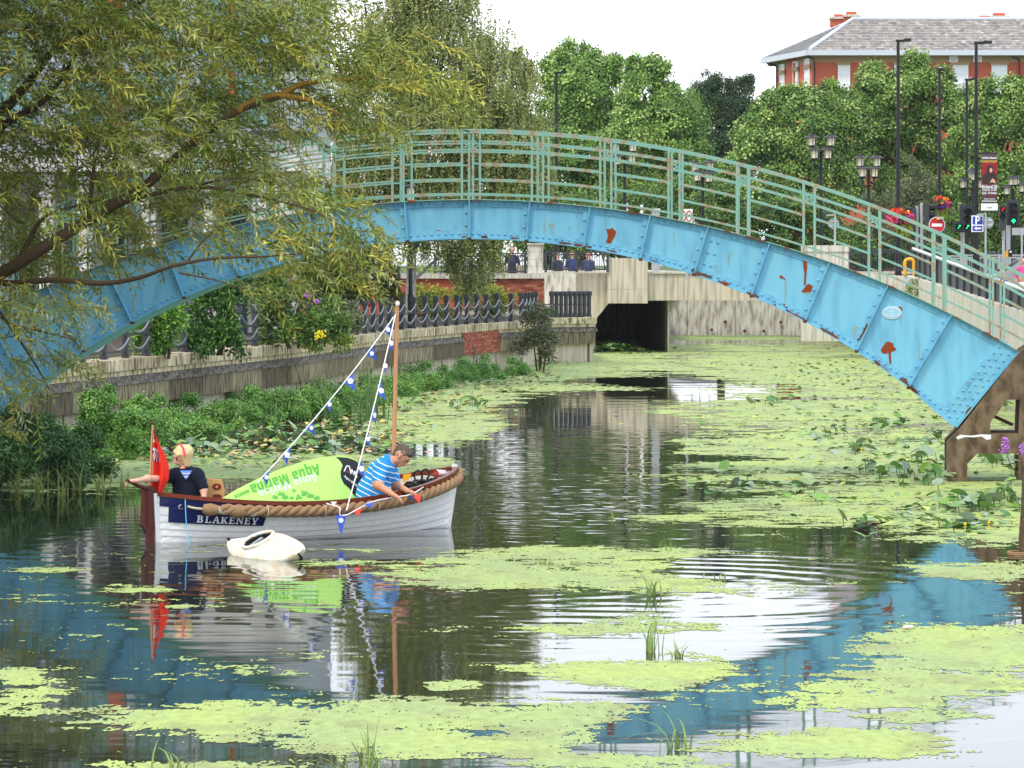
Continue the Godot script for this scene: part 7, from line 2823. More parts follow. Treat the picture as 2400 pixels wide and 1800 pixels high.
	for i in nu:
		for j in nv:
			mb.col = flag_color((i + 0.5) / nu, (j + 0.5) / nv)
			mb.quad(grid[i + 1][j], grid[i + 1][j + 1], grid[i][j + 1], grid[i][j])
	obj("cloth", mb, M.cloth, t)
	# blue line over the side
	t = thing("blue_line", "thin light blue line hanging over the stern quarter into the water", "line")
	mb = MB.new()
	mb.tube(bend([P(434, 1160, 38.65), P(434.5, 1185, 38.55), P(437, 1230, 38.5), P(441, 1265, 38.45), P(444, 1282, 38.4)], 4), pf([0.006]), 5)
	obj("cord", mb, M.blue_line, t)
	# paper bag
	t = thing("paper_bag", "brown paper bag with maroon round print behind the woman", "bag")
	var c := P(505, 1150, 39.35)
	mb = MB.new()
	mb.prism(PackedVector2Array([Vector2(-0.1, -0.17), Vector2(0.1, -0.17), Vector2(0.105, 0.0), Vector2(0.07, 0.13), Vector2(-0.09, 0.14), Vector2(-0.1, 0.02)]), -0.06, 0.06, Basis(), c)
	obj("bag_body", mb, M.bag, t)
	for q in [[508, 1141, 11, 8], [509, 1164, 11, 6]]:
		disc("print", q[0], q[1], 39.285, q[2], M.maroon, t, 0.003, q[3])
	disc("print_eye", 508, 1141, 39.28, 3, M.bag, t, 0.003)
	# green paddleboard
	t = thing("paddleboard", "lime green inflatable paddleboard lying on edge inside the boat", "paddleboard")
	var nn := Vector3(boat_frame.basis.z.x, 0.3, boat_frame.basis.z.z).normalized()
	var bx := boat_frame.basis.x
	var by := nn.cross(bx).normalized()
	var o := P(690, 1175, 39.55)
	var bs := Basis(bx, by, nn)
	var flat := func(pts: Array) -> PackedVector2Array:
		var pl := PackedVector2Array()
		for q in pts:
			var p: Vector3 = bs.inverse() * (on_plane(q[0], q[1], o, nn) - o)
			pl.append(Vector2(p.x, p.y))
		return pl
	var outline := [[512, 1174], [530, 1163], [565, 1142], [610, 1119], [660, 1098], [710, 1082], [755, 1072], [790, 1069], [815, 1071], [835, 1078], [848, 1091], [854, 1108], [852, 1130], [845, 1152], [833, 1175], [815, 1196], [760, 1205], [600, 1200], [520, 1188]]
	mb = MB.new()
	mb.prism(flat.call(outline), -0.1, 0.0, bs, o)
	obj("board", mb, M.sup_green, t)
	mb = MB.new()
	mb.prism(flat.call([[787, 1071], [815, 1073], [834, 1080], [846, 1092], [852, 1108], [850, 1130], [843, 1151], [834, 1166], [826, 1156], [820, 1146], [806, 1134], [799, 1120], [798, 1106], [803, 1090], [797, 1080]]), 0.001, 0.004, bs, o)
	obj("nose_print", mb, M.sup_black, t)
	for q in [["Aqua Marina", [748, 1098], [588, 1148], 0.125, "sup_print", 0.005], ["Aqua Marina", [742, 1117], [606, 1158], 0.1, "sup_pale", 0.003], ["BREEZE", [583, 1150], [550, 1164], 0.035, "sup_print", 0.005]]:
		var p0 := on_plane(q[1][0], q[1][1], o, nn)
		var p1 := on_plane(q[2][0], q[2][1], o, nn)
		var x := (p1 - p0).normalized()
		var m := text("lettering", q[0], q[3], M[q[4]], t, Transform3D(Basis(x, nn.cross(x), nn), (p0 + p1) * 0.5 + nn * q[5]))
		var k: float = p0.distance_to(p1) / m.mesh.get_aabb().size.x
		m.transform = m.transform.scaled_local(Vector3(k, 1, 1))
	for q in [[[812, 1120], [836, 1139], 0.028], [[808, 1106], [833, 1118], 0.09]]:
		var p0 := on_plane(q[0][0], q[0][1], o, nn)
		var p1 := on_plane(q[1][0], q[1][1], o, nn)
		var x := (p1 - p0).normalized()
		if q[2] < 0.05:
			text("lettering", "Aqua Marina", q[2], M.sign_white, t, Transform3D(Basis(x, nn.cross(x), nn), (p0 + p1) * 0.5 + nn * 0.006), true, "Droid Sans", 1.0)
	# the angular white mark above the name, and its red corner
	mb = MB.new()
	for q in [[[806, 1105], [812, 1092]], [[812, 1092], [818, 1093]], [[818, 1093], [822, 1111]], [[822, 1111], [824, 1100]], [[824, 1100], [829, 1114]], [[829, 1114], [831, 1104]], [[831, 1104], [836, 1120]]]:
		mb.bar(on_plane(q[0][0], q[0][1], o, nn) + nn * 0.006, on_plane(q[1][0], q[1][1], o, nn) + nn * 0.006, 0.013, 0.004, nn)
	obj("mark", mb, M.sign_white, t)
	mb = MB.new()
	mb.prism(flat.call([[811, 1107], [815, 1103], [816, 1109]]), 0.004, 0.008, bs, o)
	obj("red_corner", mb, M.sign_red, t)
	for q in [[645, 1165, 7], [658, 1158, 9], [668, 1166, 8], [690, 1150, 5], [712, 1156, 10], [728, 1162, 9], [742, 1168, 8], [700, 1166, 9], [684, 1168, 6]]:
		mb = MB.new()
		var pl := []
		for k in 9:
			var an := TAU * k / 9.0
			var rr := rng.randf_range(0.5, 1.2)
			pl.append([q[0] + cos(an) * q[2] * rr, q[1] + sin(an) * q[2] * 0.7 * rr])
		mb.prism(flat.call(pl), 0.001, 0.004, bs, o)
		obj("ornament", mb, M.sup_print, t)

func kayak() -> void:
	var a := W(560, 1296)
	var b := W(706, 1314)
	a.y = 0
	b.y = 0
	var x := (b - a).normalized()
	var ln := a.distance_to(b) + 0.25
	var t := thing("kayak", "short scuffed white plastic kayak floating beside the boat", "kayak", a - x * 0.12)
	t.basis = Basis(x, Vector3.UP, x.cross(Vector3.UP)) * Basis(Vector3.RIGHT, 0.5)
	var mb := MB.new()
	var n := 30
	var sf := func(u: float, an: float) -> Vector3:
		# u from tail to nose, an round the section
		var e := clampf(u, 0.0, 1.0)
		var full := pow(maxf(0.0, 4.0 * e * (1.0 - e)), 0.8)
		var w := 0.255 * full + 0.006
		var up := 0.1 * full + 0.07 * exp(-pow((e - 0.5) / 0.24, 2.0)) + 0.01
		var dn := 0.11 * pow(full, 0.8) + 0.004
		var cy := 0.05 + 0.09 * pow(absf(2.0 * e - 1.0), 3.0)
		var yy := sin(an)
		var cc := cos(an)
		return Vector3(e * ln, cy + (up if yy > 0.0 else dn) * signf(yy) * pow(absf(yy), 0.9), w * signf(cc) * pow(absf(cc), 0.8))
	var nrm := func(u: float, an: float) -> Vector3:
		var du: Vector3 = sf.call(u + 0.01, an) - sf.call(u - 0.01, an)
		var dv: Vector3 = sf.call(u, an + 0.05) - sf.call(u, an - 0.05)
		var nn := dv.cross(du).normalized()
		return nn if nn.dot(Vector3(0, sin(an), cos(an))) > 0.0 else -nn
	var sides := 32
	for i in n:
		for k in sides:
			var u0 := float(i) / n
			var u1 := float(i + 1) / n
			var a0 := TAU * k / sides
			var a1 := TAU * (k + 1) / sides
			var mu := (u0 + u1) * 0.5
			var ma := (a0 + a1) * 0.5
			if pow((mu - 0.44) / 0.15, 2.0) + pow((ma - PI * 0.5) / 0.62, 2.0) < 0.85:
				continue
			mb.quadn(sf.call(u0, a0), sf.call(u0, a1), sf.call(u1, a1), sf.call(u1, a0), nrm.call(u0, a0), nrm.call(u0, a1), nrm.call(u1, a1), nrm.call(u1, a0))
	obj("hull", mb, M.kayak_white, t)
	mb = MB.new()
	var rim := []
	for k in 33:
		var an := TAU * k / 32.0
		rim.append(sf.call(0.44 + cos(an) * 0.145, PI * 0.5 + sin(an) * 0.6) + Vector3(0, 0.012, 0))
	mb.tube(PackedVector3Array(rim), pf([0.02]), 6, false)
	obj("cockpit_rim", mb, M.kayak_white, t)
	mb = MB.new()
	for k in 32:
		var lo0: Vector3 = Vector3(rim[k].x, 0.02, rim[k].z * 0.85)
		var lo1: Vector3 = Vector3(rim[k + 1].x, 0.02, rim[k + 1].z * 0.85)
		mb.quad(rim[k], rim[k + 1], lo1, lo0)
		mb.tri(Vector3(0.44 * ln, 0.02, 0), lo0, lo1)
	obj("cockpit", mb, M.signal_case, t)
	mb = MB.new()
	mb.cbox(Vector3(0.4 * ln, 0.1, 0), Vector3(0.05, 0.16, 0.22), 0.02)
	obj("seat_back", mb, M.sign_back, t)
	mb = MB.new()
	mb.tube(bend([Vector3(ln * 0.955, 0.12, 0.03), Vector3(ln * 0.985, 0.11, 0.05), Vector3(ln * 0.985, 0.06, 0.04), Vector3(ln * 0.96, 0.05, 0.05)], 3), pf([0.014]), 6)
	obj("grab_loop", mb, M.signal_dark, t)
	mb = MB.new()
	mb.ell(Vector3(0.04, 0.17, 0.0), Vector3(0.02, 0.02, 0.02), 8, 5)
	obj("stern_toggle", mb, M.signal_dark, t)

# ---- people ---------------------------------------------------------------------
func hand(wrist: Vector3, toward: Vector3, palm_n: Vector3, col: Color, curl: float, flip: float) -> Array:
	# bones of a small hand: palm, four fingers in two bent joints, thumb from the palm's side
	var x := toward.normalized()
	var n := (palm_n - x * palm_n.dot(x)).normalized()
	var s := x.cross(n) * flip
	var out := [[wrist, wrist + x * 0.045, 0.026, 0.024, col], [wrist + x * 0.05 + s * 0.022, wrist + x * 0.075 - s * 0.02, 0.018, 0.016, col], [wrist + x * 0.05 - s * 0.02, wrist + x * 0.075 + s * 0.02, 0.018, 0.016, col]]
	for k in 4:
		var root := wrist + x * 0.082 + s * (0.028 - 0.0185 * k)
		var ln: float = [0.034, 0.04, 0.037, 0.028][k]
		var d1 := (x * cos(curl * 0.5) + n * sin(curl * 0.5))
		var d2 := (x * cos(curl * 1.5) + n * sin(curl * 1.5))
		var m := root + d1 * ln
		out.append([root, m, 0.009, 0.0085, col])
		out.append([m, m + d2 * ln * 0.9, 0.0085, 0.007, col])
	var tb := wrist + x * 0.03 + s * 0.03
	var tm := tb + (x * 0.7 + s * 0.7).normalized() * 0.035
	out.append([tb, tm, 0.011, 0.0095, col])
	out.append([tm, tm + (x * 0.9 + s * 0.1 + n * 0.4).normalized() * 0.028, 0.0095, 0.008, col])
	return out

func head_bones(c: Vector3, face: Vector3, up: Vector3, skin: Color, k := 1.0) -> Array:
	var f := face.normalized()
	var u := (up - f * up.dot(f)).normalized()
	var s := f.cross(u)
	var dk := Color(skin.r * 0.75, skin.g * 0.66, skin.b * 0.6)
	var lip := Color(skin.r * 0.8, skin.g * 0.5, skin.b * 0.5)
	var eye := Color(0.03, 0.025, 0.02)
	var b := [
		[c + u * 0.03 * k, c + u * 0.025 * k - f * 0.025 * k, 0.082 * k, 0.085 * k, skin],
		[c + f * 0.025 * k - u * 0.02 * k, c + f * 0.04 * k - u * 0.075 * k, 0.062 * k, 0.034 * k, skin],
		[c - u * 0.06 * k + s * 0.035 * k, c - u * 0.06 * k - s * 0.035 * k, 0.04 * k, 0.04 * k, skin],
		[c + f * 0.084 * k + u * 0.012 * k, c + f * 0.104 * k - u * 0.026 * k, 0.009 * k, 0.014 * k, skin],
		[c + f * 0.078 * k + u * 0.032 * k + s * 0.035 * k, c + f * 0.078 * k + u * 0.032 * k - s * 0.035 * k, 0.008 * k, 0.008 * k, dk],
		[c + f * 0.078 * k + u * 0.012 * k + s * 0.032 * k, c + f * 0.078 * k + u * 0.012 * k + s * 0.03 * k, 0.0075 * k, 0.0075 * k, eye],
		[c + f * 0.078 * k + u * 0.012 * k - s * 0.032 * k, c + f * 0.078 * k + u * 0.012 * k - s * 0.03 * k, 0.0075 * k, 0.0075 * k, eye],
		[c + f * 0.082 * k - u * 0.052 * k + s * 0.018 * k, c + f * 0.082 * k - u * 0.052 * k - s * 0.018 * k, 0.009 * k, 0.009 * k, lip],
	]
	for q in [-1.0, 1.0]:
		b.append([c + s * q * 0.083 * k + u * 0.018 * k, c + s * q * 0.08 * k - u * 0.03 * k, 0.014 * k, 0.01 * k, skin])
	return b

func stripes() -> ImageTexture:
	var im := Image.create(8, 64, false, Image.FORMAT_RGB8)
	for y in 64:
		for x in 8:
			im.set_pixel(x, y, s8(226, 232, 238) if y < 13 else s8(36, 140, 214))
	return ImageTexture.create_from_image(im)

func crew() -> void:
	# --- the woman at the tiller ---
	var skin := sl(226, 172, 148)
	var navy := sl(20, 24, 44)
	var o := P(440, 1215, 39.05)
	var w := thing("person", "seated woman with blonde bob, pink headband and navy jumper holding the tiller", "person", o)
	var q := func(px: float, py: float, d: float) -> Vector3:
		return P(px, py, d) - o
	var trousers := sl(40, 44, 60)
	var neck: Vector3 = q.call(431, 1094, 39.02)
	var body := [
		[q.call(441, 1183, 39.05), q.call(440, 1150, 39.05), 0.15, 0.15, trousers],
		[q.call(440, 1150, 39.05), q.call(437, 1122, 39.03), 0.145, 0.13, navy],
		[q.call(415, 1116, 39.08), q.call(458, 1116, 38.98), 0.085, 0.085, navy],
		[neck + Vector3(0.02, -0.06, 0), neck + Vector3(-0.005, 0.06, 0.01), 0.055, 0.05, skin],
		[q.call(463, 1115, 38.96), q.call(476, 1142, 38.9), 0.058, 0.047, navy],
		[q.call(477, 1143, 38.9), q.call(478, 1166, 38.85), 0.042, 0.03, skin],
		[q.call(408, 1114, 39.1), q.call(378, 1122, 38.85), 0.056, 0.048, navy],
		[q.call(378, 1122, 38.85), q.call(345, 1122, 38.5), 0.044, 0.036, skin],
		[q.call(345, 1122, 38.5), q.call(318, 1127, 38.3), 0.036, 0.026, skin],
		[q.call(438, 1188, 39.1), q.call(500, 1188, 39.25), 0.085, 0.07, trousers],
		[q.call(442, 1186, 39.2), q.call(504, 1186, 39.42), 0.085, 0.07, trousers],
		[q.call(500, 1188, 39.25), q.call(506, 1228, 39.3), 0.06, 0.045, trousers],
		[q.call(504, 1186, 39.42), q.call(510, 1226, 39.45), 0.06, 0.045, trousers],
	]
	body += [[q.call(506, 1228, 39.3), q.call(524, 1232, 39.32), 0.045, 0.035, trousers], [q.call(510, 1226, 39.45), q.call(528, 1230, 39.47), 0.045, 0.035, trousers]]
	var mb := blob(body, 0.014, 0.05)
	var hands := blob(hand(q.call(320, 1127, 38.31), Vector3(-0.95, -0.02, 0.1), Vector3(0.0, -1, 0.1), skin, 1.1, -1.0), 0.0045, 0.01)
	var hands2 := blob(hand(q.call(478, 1165, 38.86), Vector3(-0.1, -0.9, 0.3), Vector3(-0.6, 0, -0.6), skin, 0.5, 1.0), 0.0045, 0.01)
	var hc: Vector3 = q.call(426, 1072, 39.0)
	var face := Vector3(-0.8, -0.3, 0.5)
	var head := blob(head_bones(hc, face, Vector3(-0.05, 1, 0), skin, 0.96), 0.007, 0.02)
	for part in [hands, hands2, head]:
		mb.v.append_array(part.v)
		mb.n.append_array(part.n)
		mb.c.append_array(part.c)
		mb.u.append_array(part.u)
	obj("body", mb, M.skin, w)
	# jumper
	var cl := []
	for i in [1, 2, 4, 6]:
		var b: Array = body[i].duplicate()
		b[2] += 0.014
		b[3] += 0.014
		cl.append(b)
	cl.append([q.call(441, 1178, 39.05), q.call(440, 1150, 39.05), 0.168, 0.165, navy])
	obj("jumper", blob(cl, 0.013, 0.05), M.cloth, w)
	mb = MB.new()
	var vn := Vector3(-0.25, 0.25, 0.93).normalized()
	for i in 5:
		mb.col = sl(96, 140, 226) if i % 2 == 0 else sl(216, 222, 240)
		var y0 := lerpf(1103, 1123, i / 5.0)
		var y1 := lerpf(1103, 1123, (i + 1) / 5.0)
		var w0 := lerpf(14.0, 1.0, i / 5.0)
		var w1 := lerpf(14.0, 1.0, (i + 1) / 5.0)
		mb.quad(q.call(436 - w1, y1, 38.86), q.call(436 + w1, y1, 38.855), q.call(436 + w0, y0, 38.87), q.call(436 - w0, y0, 38.875))
	obj("striped_top", mb, M.cloth, w)
	# blonde bob
	var blonde := sl(226, 200, 152)
	var fd := face.normalized()
	var sd := fd.cross(Vector3.UP).normalized()
	var hb := [
		[hc + Vector3(0, 0.062, 0) - fd * 0.005, hc + Vector3(0, 0.045, 0) - fd * 0.06, 0.085, 0.085, blonde],
		[hc - fd * 0.06 + Vector3(0, 0.02, 0), hc - fd * 0.065 - Vector3(0, 0.09, 0), 0.075, 0.05, blonde],
		[hc + sd * 0.07 + Vector3(0, 0.03, 0), hc + sd * 0.075 - Vector3(0, 0.09, 0) - fd * 0.02, 0.045, 0.03, blonde],
		[hc - sd * 0.07 + Vector3(0, 0.03, 0), hc - sd * 0.08 - Vector3(0, 0.09, 0) - fd * 0.02, 0.045, 0.03, sl(206, 176, 126)],
		[hc + fd * 0.06 + Vector3(0, 0.085, 0) + sd * 0.05, hc + fd * 0.075 + Vector3(0, 0.055, 0) - sd * 0.05, 0.026, 0.022, blonde],
		[hc - fd * 0.08 - Vector3(0, 0.05, 0), hc - fd * 0.1 - Vector3(0, 0.11, 0), 0.045, 0.022, sl(236, 214, 172)],
	]
	obj("hair", blob(hb, 0.008, 0.02), M.cloth, w)
	mb = MB.new()
	var band := []
	for k in 13:
		var an := PI * k / 12.0
		band.append(hc + fd * 0.02 + Vector3(0, 0.055, 0) + sd * cos(an) * 0.112 + Vector3(0, 1, 0) * sin(an) * 0.098 - Vector3(0, 0.03, 0) * absf(cos(an)))
	mb.tube(PackedVector3Array(band), pf([0.014]), 6)
	obj("headband", mb, mat("pink", s8(232, 72, 110), 0.7), w)

	# --- the man leaning over the near gunwale ---
	var om := P(868, 1225, 39.9)
	q = func(px: float, py: float, d: float) -> Vector3:
		return P(px, py, d) - om
	var tan := sl(204, 146, 116)
	var shirt := sl(36, 140, 214)
	var shorts := sl(46, 50, 62)
	w = thing("person", "man in blue striped polo shirt leaning forward over the gunwale", "person", om)
	body = [
		[q.call(866, 1180, 39.9), q.call(874, 1150, 39.9), 0.165, 0.165, shorts],
		[q.call(874, 1150, 39.9), q.call(893, 1108, 39.9), 0.165, 0.14, shirt],
		[q.call(893, 1108, 39.9), q.call(908, 1086, 39.92), 0.13, 0.09, shirt],
		[q.call(893, 1100, 39.68), q.call(912, 1098, 40.14), 0.08, 0.08, shirt],
		[q.call(908, 1086, 39.9), q.call(930, 1076, 39.9), 0.064, 0.056, tan],
		[q.call(891, 1102, 39.65), q.call(885, 1136, 39.52), 0.062, 0.052, tan],
		[q.call(885, 1137, 39.52), q.call(922, 1160, 39.42), 0.05, 0.031, tan],
		[q.call(914, 1102, 40.15), q.call(928, 1138, 40.05), 0.06, 0.05, tan],
		[q.call(928, 1138, 40.05), q.call(956, 1151, 39.82), 0.048, 0.031, tan],
		[q.call(862, 1180, 39.98), q.call(880, 1204, 40.05), 0.085, 0.065, shorts],
		[q.call(872, 1180, 40.15), q.call(890, 1202, 40.3), 0.085, 0.065, shorts],
		[q.call(880, 1204, 40.05), q.call(840, 1208, 40.05), 0.055, 0.045, tan],
		[q.call(890, 1202, 40.3), q.call(850, 1206, 40.3), 0.055, 0.045, tan],
	]
	mb = blob(body, 0.014, 0.05)
	hands = blob(hand(q.call(921, 1159, 39.42), Vector3(0.75, -0.45, 0.1), Vector3(0.1, -1, 0), tan, 0.45, 1.0), 0.0045, 0.01)
	hands2 = blob(hand(q.call(955, 1150.5, 39.83), Vector3(0.85, -0.3, -0.1), Vector3(0, -1, 0), tan, 0.9, -1.0), 0.0045, 0.01)
	hc = q.call(942, 1071, 39.9)
	face = Vector3(0.62, -0.68, 0.3)
	var upv := Vector3(0.6, 0.75, 0)
	head = blob(head_bones(hc, face, upv, tan, 1.04), 0.007, 0.02)
	for part in [hands, hands2, head]:
		mb.v.append_array(part.v)
		mb.n.append_array(part.n)
		mb.c.append_array(part.c)
		mb.u.append_array(part.u)
	obj("body", mb, M.skin, w)
	cl = []
	for i in [1, 2, 3]:
		var b: Array = body[i].duplicate()
		b[2] += 0.016
		b[3] += 0.016
		cl.append(b)
	cl.append([q.call(867, 1176, 39.9), q.call(874, 1150, 39.9), 0.182, 0.18, shirt])
	cl.append([q.call(892, 1100, 39.65), q.call(887, 1126, 39.56), 0.085, 0.078, shirt])
	cl.append([q.call(914, 1100, 40.15), q.call(924, 1126, 40.08), 0.083, 0.076, shirt])
	var sm := blob(cl, 0.012, 0.04)
	var axis: Vector3 = (q.call(908, 1086, 39.9) - q.call(868, 1170, 39.9)).normalized()
	sm.has_uv = true
	for i in sm.v.size():
		sm.u[i] = Vector2(0.5, sm.v[i].dot(axis) / 0.058)
		sm.c[i] = Color.WHITE
	var pm := mat("polo_stripes", Color.WHITE, 0.85)
	pm.albedo_texture = stripes()
	obj("polo_shirt", sm, pm, w)
	cl = [[q.call(905, 1084, 39.85), q.call(917, 1090, 40.0), 0.062, 0.05, shirt], [q.call(908, 1078, 39.9), q.call(924, 1088, 39.92), 0.058, 0.05, shirt]]
	obj("collar", blob(cl, 0.01, 0.03), M.cloth, w)
	fd = face.normalized()
	var uu := (upv - fd * upv.dot(fd)).normalized()
	sd = fd.cross(uu)
	var grey := sl(92, 80, 72)
	hb = [
		[hc + uu * 0.055 - fd * 0.01, hc + uu * 0.05 - fd * 0.055, 0.084, 0.082, grey],
		[hc - fd * 0.055 + uu * 0.02, hc - fd * 0.06 - uu * 0.05, 0.074, 0.05, grey],
		[hc + sd * 0.05 + uu * 0.045, hc + sd * 0.058 + uu * 0.0 - fd * 0.02, 0.045, 0.03, sl(120, 108, 98)],
		[hc - sd * 0.05 + uu * 0.045, hc - sd * 0.058 + uu * 0.0 - fd * 0.02, 0.045, 0.03, sl(120, 108, 98)],
		[hc + fd * 0.05 + uu * 0.09 + sd * 0.04, hc + fd * 0.05 + uu * 0.09 - sd * 0.04, 0.026, 0.026, grey],
	]
	obj("hair", blob(hb, 0.008, 0.02), M.cloth, w)

func far_people() -> void:
	# passers-by on the raised path and the road: head row, feet level, depth, heading, top, trousers, hair
	for f in [
		[1200, 578, 2.5, 119.2, 0.0, sl(44, 52, 84), sl(60, 70, 96), sl(120, 86, 60), 1.76, "man in dark jacket seen from behind at the left railing"],
		[1341, 588, 2.5, 123.4, 0.3, sl(40, 56, 110), sl(70, 90, 140), sl(120, 80, 60), 1.72, "person in navy top walking behind the right railing"],
		[1379, 592, 2.5, 123.8, -0.4, sl(52, 60, 100), sl(60, 76, 110), sl(160, 40, 50), 1.66, "person with red cap behind the right railing"],
		[1307, 592, 2.5, 124.4, 0.8, sl(38, 44, 70), sl(50, 56, 80), sl(60, 50, 44), 1.7, "dim figure in dark clothes just right of the stone pillar"],
		[748, 612, 1.9, 118.6, 0.2, sl(222, 44, 66), sl(200, 200, 206), sl(90, 70, 56), 1.7, "person in red and white glimpsed under the bridge at left"],
		[712, 618, 1.9, 118.7, -0.5, sl(150, 150, 156), sl(60, 60, 70), sl(80, 66, 54), 1.7, "person in grey glimpsed under the bridge at left"],
		[2346, 630, 1.25, 108.0, 0.5, sl(50, 96, 190), sl(70, 80, 110), sl(70, 46, 36), 1.68, "person in bright blue top walking on the ramp"],
		[2394, 645, 1.2, 104.0, -0.5, sl(232, 232, 236), sl(70, 74, 90), sl(74, 50, 40), 1.5, "dark-haired person in white at the right edge"],
		[2399, 604, 1.6, 108.5, -0.3, sl(222, 70, 140), sl(60, 64, 80), sl(84, 60, 48), 1.7, "person in pink at the far right edge"],
	]:
		var h: float = f[8]
		var top := P(f[0], f[1], f[3])
		var o := Vector3(top.x, top.y - h, top.z)
		var w := thing("person", f[9], "person", o, "passers-by in the distance", f[4])
		var skin := sl(210, 160, 134)
		var k := h / 1.75
		var body := [
			[Vector3(0, 0.95, 0) * k, Vector3(0, 1.2, 0) * k, 0.14, 0.15, f[5]], [Vector3(-0.14, 1.38, 0) * k, Vector3(0.14, 1.38, 0) * k, 0.085, 0.085, f[5]], [Vector3(0, 1.2, 0) * k, Vector3(0, 1.36, 0) * k, 0.15, 0.12, f[5]],
			[Vector3(0, 1.42, 0) * k, Vector3(0, 1.53, 0) * k, 0.055, 0.05, skin],
			[Vector3(-0.08, 0.92, 0) * k, Vector3(-0.09, 0.5, 0.05) * k, 0.095, 0.06, f[6]], [Vector3(-0.09, 0.5, 0.05) * k, Vector3(-0.09, 0.07, -0.03) * k, 0.06, 0.045, f[6]], [Vector3(-0.09, 0.05, -0.03) * k, Vector3(-0.09, 0.04, 0.12) * k, 0.045, 0.035, sl(40, 36, 34)],
			[Vector3(0.08, 0.92, 0) * k, Vector3(0.09, 0.5, 0.0) * k, 0.095, 0.06, f[6]], [Vector3(0.09, 0.5, 0.0) * k, Vector3(0.1, 0.07, -0.1) * k, 0.06, 0.045, f[6]], [Vector3(0.1, 0.05, -0.1) * k, Vector3(0.1, 0.04, 0.05) * k, 0.045, 0.035, sl(40, 36, 34)],
			[Vector3(-0.2, 1.36, 0) * k, Vector3(-0.25, 1.1, -0.02) * k, 0.055, 0.045, f[5]], [Vector3(-0.25, 1.1, -0.02) * k, Vector3(-0.24, 0.86, 0.08) * k, 0.042, 0.03, skin],
			[Vector3(0.2, 1.36, 0) * k, Vector3(0.25, 1.1, -0.02) * k, 0.055, 0.045, f[5]], [Vector3(0.25, 1.1, -0.02) * k, Vector3(0.24, 0.86, 0.08) * k, 0.042, 0.03, skin],
		]
		var mb := blob(body, 0.035, 0.05)
		var fc := Vector3(0, -0.05, 1)
		for part in [blob(head_bones(Vector3(0, 1.63, 0.01) * k, fc, Vector3.UP, skin), 0.016, 0.02), blob(hand(Vector3(-0.24, 0.86, 0.08) * k, Vector3(0, -1, 0.2), Vector3(1, 0, 0), skin, 0.5, 1.0), 0.008, 0.01), blob(hand(Vector3(0.24, 0.86, 0.08) * k, Vector3(0, -1, 0.2), Vector3(-1, 0, 0), skin, 0.5, -1.0), 0.008, 0.01)]:
			mb.v.append_array(part.v)
			mb.n.append_array(part.n)
			mb.c.append_array(part.c)
			mb.u.append_array(part.u)
		obj("body", mb, M.skin, w)
		obj("hair", blob([[Vector3(0, 1.68, -0.02) * k, Vector3(0, 1.66, -0.05) * k, 0.092, 0.09, f[7]], [Vector3(0, 1.62, -0.06) * k, Vector3(0, 1.57, -0.06) * k, 0.07, 0.05, f[7]]], 0.02, 0.03), M.cloth, w)
	print("people done")

